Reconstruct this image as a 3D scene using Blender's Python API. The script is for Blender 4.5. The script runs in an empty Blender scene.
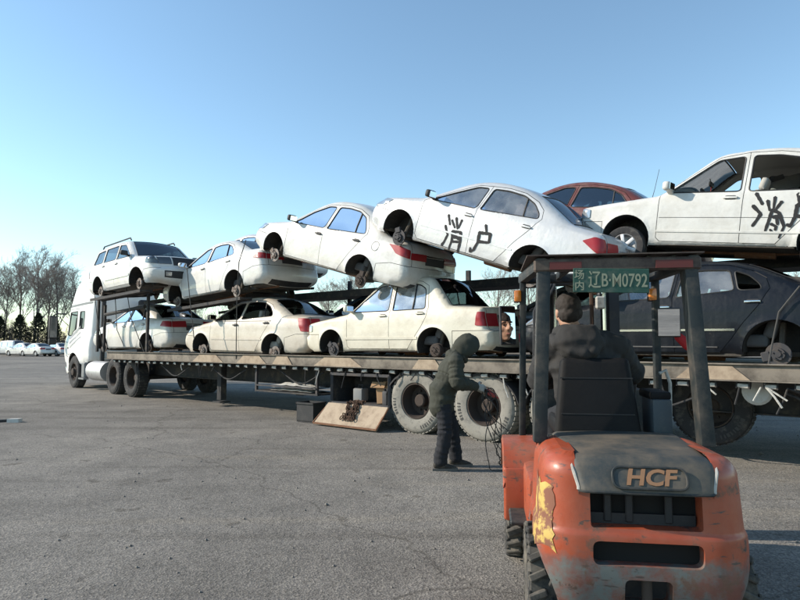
import bpy, bmesh, math, random
import numpy as np
from mathutils import Vector, Matrix
from mathutils.geometry import delaunay_2d_cdt

rad = math.radians
scene = bpy.context.scene
col = scene.collection

# ------------------------------------------------------------------ camera
CAM_H = 1.5
FPX = 600.0                      # focal length in photograph pixels (800 wide)
PITCH = math.atan(43 / FPX)      # horizon lies 43 px under the picture's centre
cam_d = bpy.data.cameras.new('camera')
cam_d.sensor_width = 36.0
cam_d.lens = 36.0 * FPX / 800.0
cam_d.clip_start = 0.05
cam_d.clip_end = 5000
cam = bpy.data.objects.new('camera', cam_d)
cam.location = (0, 0, CAM_H)
cam.rotation_euler = (rad(90) + PITCH, 0, 0)
col.objects.link(cam)
scene.camera = cam

# ------------------------------------------------------------------ sky and sun
SUN_EL = rad(29)
SUN_AZ = rad(-88)                # compass bearing from +Y: the sun stands to the left
world = bpy.data.worlds.new('World')
scene.world = world
world.use_nodes = True
wn = world.node_tree
wn.nodes.clear()
w_out = wn.nodes.new('ShaderNodeOutputWorld')
w_bg = wn.nodes.new('ShaderNodeBackground')
w_sky = wn.nodes.new('ShaderNodeTexSky')
w_sky.sky_type = 'NISHITA'
w_sky.sun_disc = False
w_sky.sun_elevation = SUN_EL
w_sky.sun_rotation = SUN_AZ
w_sky.altitude = 50
w_sky.air_density = 1.0
w_sky.dust_density = 0.05
w_sky.ozone_density = 0.5
w_bg.inputs['Strength'].default_value = 0.15
w_tint = wn.nodes.new('ShaderNodeMix')          # even white balance of the whole sky
w_tint.data_type = 'RGBA'
w_tint.blend_type = 'MULTIPLY'
w_tint.inputs[0].default_value = 1.0
w_tint.inputs[7].default_value = (0.93, 1.05, 1.03, 1)
wn.links.new(w_sky.outputs[0], w_tint.inputs[6])
wn.links.new(w_tint.outputs[2], w_bg.inputs['Color'])
wn.links.new(w_bg.outputs[0], w_out.inputs['Surface'])

sun_d = bpy.data.lights.new('sun', 'SUN')
sun_d.energy = 4.3
sun_d.angle = rad(0.53)
sun_d.color = (1.0, 0.90, 0.76)
sun = bpy.data.objects.new('sun', sun_d)
sun_dir = Vector((math.sin(SUN_AZ) * math.cos(SUN_EL), math.cos(SUN_AZ) * math.cos(SUN_EL), math.sin(SUN_EL)))
sun.rotation_euler = (-sun_dir).to_track_quat('-Z', 'Y').to_euler()
sun.location = (-30, 0, 30)
col.objects.link(sun)

vs = scene.view_settings
vs.view_transform = 'Standard'
vs.look = 'None'
vs.exposure = 0.55
vs.gamma = 1.0
vs.use_curve_mapping = False
scene.cycles.max_bounces = 8
scene.cycles.transparent_max_bounces = 16
scene.cycles.use_denoising = True

# ------------------------------------------------------------------ pixel helpers
CP, SP = math.cos(PITCH), math.sin(PITCH)


def ray(u, v):
    a = (u - 400) / FPX
    b = (300 - v) / FPX
    return np.array([a, CP - b * SP, b * CP + SP])


def at_depth(u, v, y):
    r = ray(u, v)
    return Vector(r * (y / r[1])) + Vector((0, 0, CAM_H))


# ------------------------------------------------------------------ materials
MATS = {}


def mat(name, base, rough=0.5, metal=0.0, coat=0.0, dirt=None, dirt_amt=0.0, dscale=3.0, var=0.0, vscale=8.0,
        bump=0.0, bscale=60.0, emit=None, spec=0.5, streak=False, lo=0.5, hi=0.75, chips=0.0):
    if name in MATS:
        return MATS[name]
    m = bpy.data.materials.new(name)
    m.use_nodes = True
    nt = m.node_tree
    b = nt.nodes['Principled BSDF']
    b.inputs['Roughness'].default_value = rough
    b.inputs['Metallic'].default_value = metal
    b.inputs['Coat Weight'].default_value = coat
    b.inputs['Coat Roughness'].default_value = 0.08
    b.inputs['Specular IOR Level'].default_value = spec
    b.inputs['Base Color'].default_value = (*base, 1)
    tc = nt.nodes.new('ShaderNodeTexCoord')
    last = None

    def noise(scale, detail=5, rough_=0.6, vec=None):
        n = nt.nodes.new('ShaderNodeTexNoise')
        n.inputs['Scale'].default_value = scale
        n.inputs['Detail'].default_value = detail
        n.inputs['Roughness'].default_value = rough_
        nt.links.new(vec or tc.outputs['Object'], n.inputs['Vector'])
        return n

    def mix(a, bcol, fac):
        x = nt.nodes.new('ShaderNodeMix')
        x.data_type = 'RGBA'
        if hasattr(a, 'links'):
            nt.links.new(a, x.inputs[6])
        else:
            x.inputs[6].default_value = (*a, 1)
        x.inputs[7].default_value = (*bcol, 1)
        nt.links.new(fac, x.inputs[0])
        return x.outputs[2]

    cur = base
    if var > 0:
        n = noise(vscale)
        cur = mix(cur, tuple(max(0, c * (1 - var)) for c in base), n.outputs['Fac'])
        last = cur
    if dirt is not None and dirt_amt > 0:
        vec = None
        if streak:
            mp = nt.nodes.new('ShaderNodeMapping')
            mp.inputs['Scale'].default_value = (1.0, 1.0, 0.16)
            nt.links.new(tc.outputs['Object'], mp.inputs['Vector'])
            vec = mp.outputs[0]
        n = noise(dscale, 8, 0.7, vec)
        r = nt.nodes.new('ShaderNodeMapRange')
        r.inputs[1].default_value = lo
        r.inputs[2].default_value = hi
        r.inputs[3].default_value = 0
        r.inputs[4].default_value = dirt_amt
        nt.links.new(n.outputs['Fac'], r.inputs[0])
        cur = mix(cur, dirt, r.outputs[0])
        last = cur
        rr = nt.nodes.new('ShaderNodeMapRange')
        rr.inputs[3].default_value = rough
        rr.inputs[4].default_value = min(1, rough + 0.3)
        nt.links.new(n.outputs['Fac'], rr.inputs[0])
        nt.links.new(rr.outputs[0], b.inputs['Roughness'])
    if chips > 0:
        n = noise(19, 6, 0.75)
        r = nt.nodes.new('ShaderNodeMapRange')
        r.inputs[1].default_value = 0.665
        r.inputs[2].default_value = 0.70
        r.inputs[3].default_value = 0
        r.inputs[4].default_value = chips
        nt.links.new(n.outputs['Fac'], r.inputs[0])
        cur = mix(cur, (0.13, 0.10, 0.075), r.outputs[0])
        last = cur
    if last is not None:
        nt.links.new(last, b.inputs['Base Color'])
    if bump > 0:
        n = noise(bscale, 4)
        bp = nt.nodes.new('ShaderNodeBump')
        bp.inputs['Strength'].default_value = 1.0
        bp.inputs['Distance'].default_value = bump
        nt.links.new(n.outputs['Fac'], bp.inputs['Height'])
        nt.links.new(bp.outputs[0], b.inputs['Normal'])
    if emit:
        b.inputs['Emission Color'].default_value = (*emit, 1)
        b.inputs['Emission Strength'].default_value = 1.0
    MATS[name] = m
    return m


def glass_mat(name, tint=(0.78, 0.86, 0.86), base_fac=0.12, rough=0.02, film=None, film_fac=0.0):
    if name in MATS:
        return MATS[name]
    m = bpy.data.materials.new(name)
    m.use_nodes = True
    nt = m.node_tree
    nt.nodes.clear()
    out = nt.nodes.new('ShaderNodeOutputMaterial')
    tr = nt.nodes.new('ShaderNodeBsdfTransparent')
    tr.inputs[0].default_value = (*tint, 1)
    gl = nt.nodes.new('ShaderNodeBsdfGlossy')
    gl.inputs['Color'].default_value = (0.95, 0.97, 1, 1)
    gl.inputs['Roughness'].default_value = rough
    fr = nt.nodes.new('ShaderNodeLayerWeight')
    fr.inputs[0].default_value = 0.27
    mr = nt.nodes.new('ShaderNodeMapRange')
    mr.inputs[3].default_value = base_fac
    mr.inputs[4].default_value = 0.95
    nt.links.new(fr.outputs['Fresnel'], mr.inputs[0])
    mx = nt.nodes.new('ShaderNodeMixShader')
    nt.links.new(mr.outputs[0], mx.inputs[0])
    body = tr.outputs[0]
    if film is not None:
        df = nt.nodes.new('ShaderNodeBsdfDiffuse')
        df.inputs[0].default_value = (*film, 1)
        m2 = nt.nodes.new('ShaderNodeMixShader')
        tcx = nt.nodes.new('ShaderNodeTexCoord')
        nz = nt.nodes.new('ShaderNodeTexNoise')
        nz.inputs['Scale'].default_value = 5
        nz.inputs['Detail'].default_value = 6
        nt.links.new(tcx.outputs['Object'], nz.inputs['Vector'])
        r2 = nt.nodes.new('ShaderNodeMapRange')
        r2.inputs[1].default_value = 0.3
        r2.inputs[2].default_value = 0.7
        r2.inputs[3].default_value = film_fac * 0.5
        r2.inputs[4].default_value = min(1, film_fac * 1.5)
        nt.links.new(nz.outputs['Fac'], r2.inputs[0])
        nt.links.new(r2.outputs[0], m2.inputs[0])
        nt.links.new(tr.outputs[0], m2.inputs[1])
        nt.links.new(df.outputs[0], m2.inputs[2])
        body = m2.outputs[0]
    nt.links.new(body, mx.inputs[1])
    nt.links.new(gl.outputs[0], mx.inputs[2])
    nt.links.new(mx.outputs[0], out.inputs[0])
    MATS[name] = m
    return m


DUST = (0.30, 0.26, 0.20)
mat('paint_white', (0.62, 0.61, 0.58), 0.32, coat=0.5, dirt=(0.34, 0.30, 0.24), dirt_amt=0.6, dscale=2.6, lo=0.44, hi=0.8, chips=0.55, bump=0.016, bscale=2.2)
mat('paint_champagne', (0.56, 0.505, 0.425), 0.36, coat=0.4, dirt=(0.34, 0.27, 0.19), dirt_amt=0.6, dscale=2.8, lo=0.45, hi=0.8, chips=0.55, bump=0.014, bscale=2.4)
mat('paint_cream', (0.62, 0.58, 0.48), 0.38, coat=0.35, dirt=(0.36, 0.30, 0.22), dirt_amt=0.6, dscale=2.8, lo=0.45, hi=0.8, chips=0.55, bump=0.016, bscale=2.2)
mat('paint_pearl', (0.60, 0.59, 0.56), 0.33, coat=0.5, dirt=(0.36, 0.32, 0.26), dirt_amt=0.55, dscale=2.4, lo=0.48, hi=0.8, chips=0.55, bump=0.016, bscale=2.2)
mat('paint_silver', (0.55, 0.555, 0.56), 0.30, metal=0.15, coat=0.6, dirt=(0.40, 0.37, 0.32), dirt_amt=0.4, dscale=2.6, lo=0.45, hi=0.8, chips=0.55, bump=0.016, bscale=2.2)
mat('paint_chalk', (0.58, 0.575, 0.55), 0.42, coat=0.25, dirt=(0.36, 0.33, 0.28), dirt_amt=0.55, dscale=3.0, lo=0.44, hi=0.75, chips=0.55, bump=0.016, bscale=2.2)
mat('paint_navy', (0.004, 0.006, 0.010), 0.32, coat=0.18, spec=0.2, dirt=(0.04, 0.042, 0.045), dirt_amt=0.4, dscale=6, streak=True, lo=0.5, hi=0.8, chips=0.55, bump=0.016, bscale=2.2)
mat('paint_blue', (0.02, 0.05, 0.10), 0.25, coat=0.7, dirt=(0.15, 0.15, 0.15), dirt_amt=0.3, chips=0.55, bump=0.016, bscale=2.2)
mat('paint_maroon', (0.13, 0.035, 0.025), 0.3, coat=0.6, dirt=DUST, dirt_amt=0.35, chips=0.55, bump=0.016, bscale=2.2)
mat('paint_grey', (0.10, 0.11, 0.12), 0.3, coat=0.6, dirt=DUST, dirt_amt=0.3, chips=0.55, bump=0.016, bscale=2.2)
mat('rubber', (0.028, 0.028, 0.03), 0.85, dirt=(0.20, 0.18, 0.155), dirt_amt=0.55, dscale=9)
mat('rubber_dusty', (0.20, 0.19, 0.17), 0.9, dirt=(0.09, 0.085, 0.08), dirt_amt=0.7, dscale=7, bump=0.004, bscale=40)
mat('black_plastic', (0.018, 0.018, 0.02), 0.5, dirt=(0.12, 0.11, 0.10), dirt_amt=0.35, dscale=6)
mat('black_seal', (0.012, 0.012, 0.013), 0.6)
mat('liner', (0.022, 0.021, 0.02), 0.9, dirt=(0.10, 0.085, 0.07), dirt_amt=0.5, dscale=6, bump=0.01, bscale=15)
mat('underside', (0.07, 0.06, 0.05), 0.85, dirt=(0.20, 0.15, 0.10), dirt_amt=0.8, dscale=4, bump=0.006, bscale=20)
mat('trim', (0.06, 0.06, 0.065), 0.8)
mat('lining_light', (0.36, 0.35, 0.33), 0.9)
mat('seat_cloth', (0.13, 0.13, 0.135), 0.9, var=0.3)
mat('seat_light', (0.45, 0.44, 0.41), 0.9, var=0.2)
mat('tail_red', (0.32, 0.012, 0.018), 0.35, coat=0.2, dirt=(0.2, 0.04, 0.04), dirt_amt=0.5)
mat('lamp_clear', (0.45, 0.47, 0.48), 0.12, metal=0.6, coat=1.0)
mat('lamp_dark', (0.07, 0.075, 0.08), 0.15, metal=0.3, coat=1.0)
mat('amber', (0.75, 0.22, 0.02), 0.2, coat=1.0, dirt=(0.25, 0.12, 0.03), dirt_amt=0.4, dscale=12)
mat('chrome', (0.6, 0.6, 0.6), 0.15, metal=1.0)
mat('rusty_disc', (0.20, 0.185, 0.175), 0.55, metal=0.6, dirt=(0.10, 0.06, 0.04), dirt_amt=0.85, dscale=14, lo=0.42, hi=0.62)
mat('rust', (0.16, 0.075, 0.04), 0.85, dirt=(0.28, 0.20, 0.14), dirt_amt=0.7, dscale=9, bump=0.003, bscale=50)
mat('steel_dark', (0.05, 0.05, 0.055), 0.6, metal=0.3, dirt=(0.16, 0.12, 0.09), dirt_amt=0.6, dscale=6)
mat('alloy', (0.55, 0.55, 0.56), 0.35, metal=0.8, dirt=(0.2, 0.17, 0.14), dirt_amt=0.5, dscale=8)
mat('spray_black', (0.012, 0.012, 0.014), 0.8)
mat('plate_blue', (0.02, 0.06, 0.30), 0.4)
mat('mirror', (0.9, 0.9, 0.9), 0.01, metal=1.0)
glass_mat('glass', (0.62, 0.70, 0.70), 0.16)
glass_mat('glass_film', (0.50, 0.56, 0.57), 0.22, film=(0.55, 0.58, 0.58), film_fac=0.55)
glass_mat('glass_dark', (0.16, 0.19, 0.20), 0.10)
glass_mat('glass_dusty', (0.60, 0.66, 0.66), 0.14, film=(0.45, 0.45, 0.43), film_fac=0.25)


# ------------------------------------------------------------------ mesh helpers
def link(o, parent=None):
    col.objects.link(o)
    if parent is not None:
        o.parent = parent
    return o


def mesh_obj(name, verts, faces, material, parent=None, smooth=False, normals=None, angle=None):
    me = bpy.data.meshes.new(name)
    me.from_pydata([tuple(v) for v in verts], [], faces)
    if isinstance(material, (list, tuple)):
        for q in material:
            me.materials.append(MATS[q] if isinstance(q, str) else q)
    else:
        me.materials.append(MATS[material] if isinstance(material, str) else material)
    me.update()
    if smooth or normals is not None or angle is not None:
        me.shade_smooth()
    if angle is not None:
        me.set_sharp_from_angle(angle=rad(angle))
    if normals is not None:
        me.normals_split_custom_set_from_vertices([tuple(n) for n in normals])
    return link(bpy.data.objects.new(name, me), parent)


def tag(o, label, cat=None, group=None, kind=None):
    if label:
        o['label'] = label
    if cat:
        o['category'] = cat
    if group:
        o['group'] = group
    if kind:
        o['kind'] = kind
    return o


def empty(name, loc=(0, 0, 0), rot=None, label=None, cat=None, group=None):
    o = bpy.data.objects.new(name, None)
    o.empty_display_size = 0.2
    o.location = loc
    if rot is not None:
        o.rotation_euler = rot
    link(o)
    tag(o, label, cat, group)
    return o


def copy_tree(o, parent=None):
    c = o.copy()
    col.objects.link(c)
    c.parent = parent
    for ch in list(o.children):
        copy_tree(ch, c)
    return c


class MB:
    """collects geometry, then becomes ONE mesh object"""

    def __init__(s):
        s.v, s.f = [], []

    def add(s, verts, faces):
        o = len(s.v)
        s.v += [Vector(v) for v in verts]
        s.f += [tuple(i + o for i in f) for f in faces]
        return s

    def box(s, c, size, rot=None, bevel=0.0, seg=2):
        bm = bmesh.new()
        bmesh.ops.create_cube(bm, size=1.0)
        for v in bm.verts:
            v.co = Vector((v.co.x * size[0], v.co.y * size[1], v.co.z * size[2]))
        if bevel > 0:
            bevel = min(bevel, 0.49 * min(size))
            bmesh.ops.bevel(bm, geom=bm.edges[:], offset=bevel, segments=seg, affect='EDGES', profile=0.6)
        M = rot if rot is not None else Matrix.Identity(3)
        vs_ = [M @ v.co + Vector(c) for v in bm.verts]
        bm.verts.index_update()
        fs = [[v.index for v in f.verts] for f in bm.faces]
        bm.free()
        return s.add(vs_, fs)

    def cyl(s, p0, p1, r0, r1=None, n=12, caps=True):
        r1 = r0 if r1 is None else r1
        p0, p1 = Vector(p0), Vector(p1)
        d = (p1 - p0).normalized()
        a = d.orthogonal().normalized()
        b = d.cross(a)
        vs_, fs = [], []
        for p, r in ((p0, r0), (p1, r1)):
            for i in range(n):
                t = 2 * math.pi * i / n
                vs_.append(p + a * (r * math.cos(t)) + b * (r * math.sin(t)))
        for i in range(n):
            j = (i + 1) % n
            fs.append((i, j, n + j, n + i))
        if caps:
            fs.append(tuple(range(n - 1, -1, -1)))
            fs.append(tuple(range(n, 2 * n)))
        return s.add(vs_, fs)

    def tube(s, pts, r, n=6, closed=False, caps=True):
        pts = [Vector(p) for p in pts]
        k = len(pts)
        rs = r if isinstance(r, (list, tuple)) else [r] * k
        vs_, fs = [], []
        a = None
        for i, p in enumerate(pts):
            if closed:
                d = (pts[(i + 1) % k] - pts[i - 1])
            else:
                d = pts[min(i + 1, k - 1)] - pts[max(i - 1, 0)]
            if d.length < 1e-9:
                d = Vector((0, 0, 1))
            d.normalize()
            if a is None:
                a = d.orthogonal().normalized()
            a = (a - d * a.dot(d))
            a = a.normalized() if a.length > 1e-6 else d.orthogonal().normalized()
            b = d.cross(a)
            for q in range(n):
                t = 2 * math.pi * q / n
                vs_.append(p + a * (rs[i] * math.cos(t)) + b * (rs[i] * math.sin(t)))
        for i in range(k if closed else k - 1):
            i2 = (i + 1) % k
            for q in range(n):
                q2 = (q + 1) % n
                fs.append((i * n + q, i * n + q2, i2 * n + q2, i2 * n + q))
        if caps and not closed:
            fs.append(tuple(range(n - 1, -1, -1)))
            fs.append(tuple(range((k - 1) * n, k * n)))
        return s.add(vs_, fs)

    def lathe(s, prof, o=(0, 0, 0), axis=(0, 1, 0), n=24, sx=1.0):
        """prof: list of (radius, height along axis)"""
        o = Vector(o)
        d = Vector(axis).normalized()
        a = d.orthogonal().normalized()
        b = d.cross(a)
        vs_, fs = [], []
        for r, h in prof:
            for q in range(n):
                t = 2 * math.pi * q / n
                vs_.append(o + d * h + a * (r * math.cos(t)) + b * (r * math.sin(t)))
        for i in range(len(prof) - 1):
            for q in range(n):
                q2 = (q + 1) % n
                fs.append((i * n + q, i * n + q2, (i + 1) * n + q2, (i + 1) * n + q))
        return s.add(vs_, fs)

    def prism(s, poly, ext):
        """poly: list of 3-D points in one plane, ext: extrusion vector"""
        e = Vector(ext)
        n = len(poly)
        vs_ = [Vector(p) for p in poly] + [Vector(p) + e for p in poly]
        fs = [tuple(range(n - 1, -1, -1)), tuple(range(n, 2 * n))]
        fs += [(i, (i + 1) % n, n + (i + 1) % n, n + i) for i in range(n)]
        return s.add(vs_, fs)

    def bar(s, p0, p1, w, h, up=(0, 0, 1), bevel=0.0):
        p0, p1 = Vector(p0), Vector(p1)
        d = (p1 - p0)
        L = d.length
        d.normalize()
        u = Vector(up)
        x = d.cross(u)
        if x.length < 1e-4:
            x = d.orthogonal()
        x.normalize()
        z = x.cross(d)
        M = Matrix((x, d, z)).transposed()
        return s.box((p0 + p1) / 2, (w, L, h), M, bevel)

    def build(s, name, material, parent=None, angle=32, smooth=True):
        o = mesh_obj(name, s.v, s.f, material, parent, angle=angle if smooth else None)
        bm = bmesh.new()
        bm.from_mesh(o.data)
        bmesh.ops.recalc_face_normals(bm, faces=bm.faces[:])
        bm.to_mesh(o.data)
        bm.free()
        if smooth:
            o.data.set_sharp_from_angle(angle=rad(angle))
        return o


def inpoly(px, pz, poly):
    poly = np.asarray(poly)
    x0, z0 = poly[:, 0], poly[:, 1]
    x1, z1 = np.roll(x0, -1), np.roll(z0, -1)
    px = np.asarray(px)[:, None]
    pz = np.asarray(pz)[:, None]
    cond = (z0 > pz) != (z1 > pz)
    with np.errstate(divide='ignore', invalid='ignore'):
        xi = x0 + (pz - z0) * (x1 - x0) / (z1 - z0)
    return (np.sum(cond & (px < xi), axis=1) % 2) == 1


def area2(poly):
    p = np.asarray(poly)
    return np.sum(p[:, 0] * np.roll(p[:, 1], -1) - np.roll(p[:, 0], -1) * p[:, 1]) / 2


def offset_poly(poly, d):
    """d > 0 grows the polygon"""
    p = np.asarray(poly, float)
    if area2(p) < 0:
        p = p[::-1]
    e = np.roll(p, -1, 0) - p
    e /= np.maximum(np.linalg.norm(e, axis=1, keepdims=True), 1e-9)
    n = np.stack([e[:, 1], -e[:, 0]], 1)
    n0 = np.roll(n, 1, 0)
    b = n + n0
    k = np.maximum(np.sum(b * n, axis=1, keepdims=True), 0.35)
    return p + b / k * d


def densify(poly, step, closed=True):
    p = [np.asarray(q, float) for q in poly]
    out = []
    m = len(p)
    for i in range(m if closed else m - 1):
        a, b = p[i], p[(i + 1) % m]
        k = max(1, int(math.ceil(np.linalg.norm(b - a) / step)))
        for t in range(k):
            out.append(a + (b - a) * t / k)
    if not closed:
        out.append(p[-1])
    return np.array(out)


def round_poly(poly, r, closed=True, seg=4):
    p = [np.asarray(q, float) for q in poly]
    m = len(p)
    out = []
    for i in range(m):
        if not closed and i in (0, m - 1):
            out.append(p[i])
            continue
        a, b, c = p[i - 1], p[i], p[(i + 1) % m]
        ri = r[i] if isinstance(r, (list, tuple)) else r
        ra = min(ri, 0.45 * np.linalg.norm(a - b))
        rc = min(ri, 0.45 * np.linalg.norm(c - b))
        if ri <= 0:
            out.append(b)
            continue
        s0 = b + (a - b) / np.linalg.norm(a - b) * ra
        s1 = b + (c - b) / np.linalg.norm(c - b) * rc
        for t in range(seg + 1):
            u = t / seg
            out.append((1 - u) ** 2 * s0 + 2 * u * (1 - u) * b + u * u * s1)
    return np.array(out)


def cdt(points, loops):
    """points Nx2, loops: list of (Mx2, closed). returns verts Nx2, tris"""
    pts = [tuple(p) for p in points]
    edges = []
    for lp, closed in loops:
        o = len(pts)
        pts += [tuple(p) for p in lp]
        n = len(lp)
        edges += [(o + i, o + (i + 1) % n) for i in range(n if closed else n - 1)]
    r = delaunay_2d_cdt([Vector(p) for p in pts], edges, [], 0, 1e-5)
    V = np.array([tuple(v) for v in r[0]])
    T = np.array([tuple(f) for f in r[2]])
    return V, T


def vnormals(V3, T):
    n = np.cross(V3[T[:, 1]] - V3[T[:, 0]], V3[T[:, 2]] - V3[T[:, 0]])
    N = np.zeros_like(V3)
    for k in range(3):
        np.add.at(N, T[:, k], n)
    return N / np.maximum(np.linalg.norm(N, axis=1, keepdims=True), 1e-12)


def subset(V3, N, T, sel):
    t = T[sel]
    ids, inv = np.unique(t, return_inverse=True)
    return V3[ids], N[ids], inv.reshape(-1, 3)


def text_mesh(body, size, extrude=0.004, shear=0.0, offset=0.0):
    """mesh data of a line of lettering centred on the origin in its XY plane"""
    cu = bpy.data.curves.new('lettering', 'FONT')
    cu.body = body
    cu.size = size
    cu.extrude = extrude
    cu.shear = shear
    cu.offset = offset
    cu.align_x = 'CENTER'
    cu.align_y = 'CENTER'
    cu.resolution_u = 3
    o = bpy.data.objects.new('lettering', cu)
    col.objects.link(o)
    dg = bpy.context.evaluated_depsgraph_get()
    me = bpy.data.meshes.new_from_object(o.evaluated_get(dg))
    bpy.data.objects.remove(o)
    return me


def lettering(body, size, material, parent, loc, rot, extrude=0.004, shear=0.0, offset=0.0, name='lettering', sx=1.0):
    me = text_mesh(body, size, extrude, shear, offset)
    me.materials.clear()
    me.materials.append(MATS[material])
    o = bpy.data.objects.new(name, me)
    link(o, parent)
    o.location = loc
    o.rotation_euler = rot
    o.scale = (sx, 1, 1)
    return o
# ------------------------------------------------------------------ cars
RSEC = dict(bumper_f=0.24, nose=0.22, hood=0.10, windshield=0.10, roof=0.10, backlight=0.11, deck=0.09, tail=0.12, bumper_r=0.13)
CROWN = dict(bumper_f=0.06, nose=0.06, hood=0.035, windshield=0.07, roof=0.03, backlight=0.06, deck=0.03, tail=0.04, bumper_r=0.05)


class CarShape:
    """body surface: a side outline in (x, z) lifted to a half width W(x, z), and a strip across the top along the outline"""

    def __init__(s, c):
        c.setdefault('arch_z', c['hub_z'])
        s.c = c
        ctrl = c['ctrl']
        pts, tags = [], []
        m = len(ctrl)
        P = [np.array(q[:2], float) for q in ctrl]
        for i, q in enumerate(ctrl):
            r = q[2]
            if i in (0, m - 1) or r <= 0:
                pts.append(P[i]); tags.append(q[3])
                continue
            a, b, d = P[i - 1], P[i], P[i + 1]
            ra = min(r, 0.48 * np.linalg.norm(a - b)); rc = min(r, 0.48 * np.linalg.norm(d - b))
            s0 = b + (a - b) / np.linalg.norm(a - b) * ra
            s1 = b + (d - b) / np.linalg.norm(d - b) * rc
            for t in range(7):
                u = t / 6
                pts.append((1 - u) ** 2 * s0 + 2 * u * (1 - u) * b + u * u * s1)
                tags.append(ctrl[i - 1][3] if t < 3 else q[3])
        step = c.get('step', 0.06)
        op, ot = [], []
        for i in range(len(pts) - 1):
            k = max(1, int(math.ceil(np.linalg.norm(pts[i + 1] - pts[i]) / step)))
            for t in range(k):
                op.append(pts[i] + (pts[i + 1] - pts[i]) * t / k); ot.append(tags[i])
        op.append(pts[-1]); ot.append(tags[-1])
        s.P = np.array(op)
        s.tag = ot
        n = len(op)
        s.S = np.concatenate([[0], np.cumsum(np.linalg.norm(np.diff(s.P, axis=0), axis=1))])
        rs = {**RSEC, **c.get('rsec', {})}
        cr = {**CROWN, **c.get('crown', {})}
        r0 = np.array([rs[t] for t in ot]); c0 = np.array([cr[t] for t in ot])
        K = np.exp(-((s.S[:, None] - s.S[None, :]) / 0.09) ** 2)
        K /= K.sum(1, keepdims=True)
        s.R = K @ r0
        s.C = K @ c0
        t = np.gradient(s.P, axis=0)
        t /= np.linalg.norm(t, axis=1, keepdims=True)
        s.N = np.stack([t[:, 1], -t[:, 0]], 1)
        bot = densify([s.P[-1], s.P[0]], 0.12, closed=False)[1:-1]
        s.outline = np.vstack([s.P, bot])
        s.oR = np.concatenate([s.R, np.full(len(bot), 0.035)])
        s.Wedge = s.W(s.P[:, 0], s.P[:, 1])

    def W0(s, x, z):
        c = s.c
        h = c['width'] / 2
        zb = np.interp(x, [q[0] for q in c['belt']], [q[1] for q in c['belt']])
        zz = np.minimum(z, zb)
        zm = c.get('zmid', 0.62)
        body = h - 0.045 * np.clip((zm - zz) / 0.42, 0, 1.3) ** 2 - 0.035 * np.clip((zz - zm) / 0.35, 0, 1.2) ** 2
        up = np.clip(z - zb, 0, None)
        g = body - 0.018 * np.clip(up / 0.03, 0, 1) - math.tan(rad(c.get('tumble', 19))) * up
        xs = [q[0] for q in c['ctrl']]
        xc, hl = (max(xs) + min(xs)) / 2, (max(xs) - min(xs)) / 2
        g = g - 0.07 * np.clip((np.abs(x - xc) / hl - 0.35) / 0.65, 0, 1) ** 2
        for ax in (c['wb'] / 2, -c['wb'] / 2):
            rho = np.sqrt((x - ax) ** 2 + (z - c['arch_z']) ** 2) - c['arch']
            g = g + c.get('flare', 0.018) * np.exp(-np.clip(rho, 0, None) / 0.035)
        if 'crease' in c:
            g = g + 0.012 * np.exp(-((z - c['crease']) / 0.05) ** 2)
        return g

    def W(s, x, z):
        x = np.asarray(x, float); z = np.asarray(z, float)
        o = s.outline
        a = o; b = np.roll(o, -1, 0)
        r = np.maximum(s.oR, 0.02); r2 = np.roll(r, -1)
        d = b - a
        L2 = np.maximum((d ** 2).sum(1), 1e-12)
        out = np.zeros(len(x))
        for k in range(0, len(x), 4000):
            q = np.stack([x[k:k + 4000], z[k:k + 4000]], 1)[:, None, :]
            t = np.clip(((q - a) * d).sum(2) / L2, 0, 1)
            dist = np.sqrt((((a + t[..., None] * d) - q) ** 2).sum(2))
            rr = r + (r2 - r) * t
            u = np.clip(1 - dist / rr, 0, 1)
            drop = rr * (1 - np.sqrt(np.clip(1 - u * u, 0, 1)))
            out[k:k + 4000] = drop.max(1)
        return s.W0(x, z) - out

    def normal(s, x, z):
        e = 0.006
        wx = (s.W(x + e, z) - s.W(x - e, z)) / (2 * e)
        wz = (s.W(x, z + e) - s.W(x, z - e)) / (2 * e)
        n = np.stack([-wx, np.ones_like(wx), -wz], 1)
        return n / np.linalg.norm(n, axis=1, keepdims=True)

    def patch(s, poly, off, side, res=0.05, thick=0.0):
        """a polygon in (x, z) laid on the side surface, off metres proud. -> verts, faces"""
        poly = densify(poly, res)
        lo, hi = poly.min(0), poly.max(0)
        gx, gz = np.meshgrid(np.arange(lo[0], hi[0], res), np.arange(lo[1], hi[1], res))
        g = np.stack([gx.ravel(), gz.ravel()], 1)
        if len(g):
            g = g[inpoly(g[:, 0], g[:, 1], offset_poly(poly, -0.25 * res))]
        V, T = cdt(g, [(poly, True), (s.outline, True)])
        cen = V[T].mean(1)
        T = T[inpoly(cen[:, 0], cen[:, 1], poly) & inpoly(cen[:, 0], cen[:, 1], s.outline)]
        ids, T = np.unique(T, return_inverse=True)
        V, T = V[ids], T.reshape(-1, 3)
        w = s.W(V[:, 0], V[:, 1])
        n = s.normal(V[:, 0], V[:, 1])
        V3 = np.stack([V[:, 0], w, V[:, 1]], 1) + n * off
        F = [tuple(t) for t in T]
        if thick > 0:
            cnt = {}
            for t in T:
                for i in range(3):
                    e = (t[i], t[(i + 1) % 3])
                    cnt[tuple(sorted(e))] = cnt.get(tuple(sorted(e)), 0) + 1
            k = len(V3)
            V3 = np.vstack([V3, V3 - n * thick])
            F += [(a, b, b + k, a + k) for (a, b), q in cnt.items() if q == 1]
        V3 = V3 * np.array([1, side, 1])
        return V3, F

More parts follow.
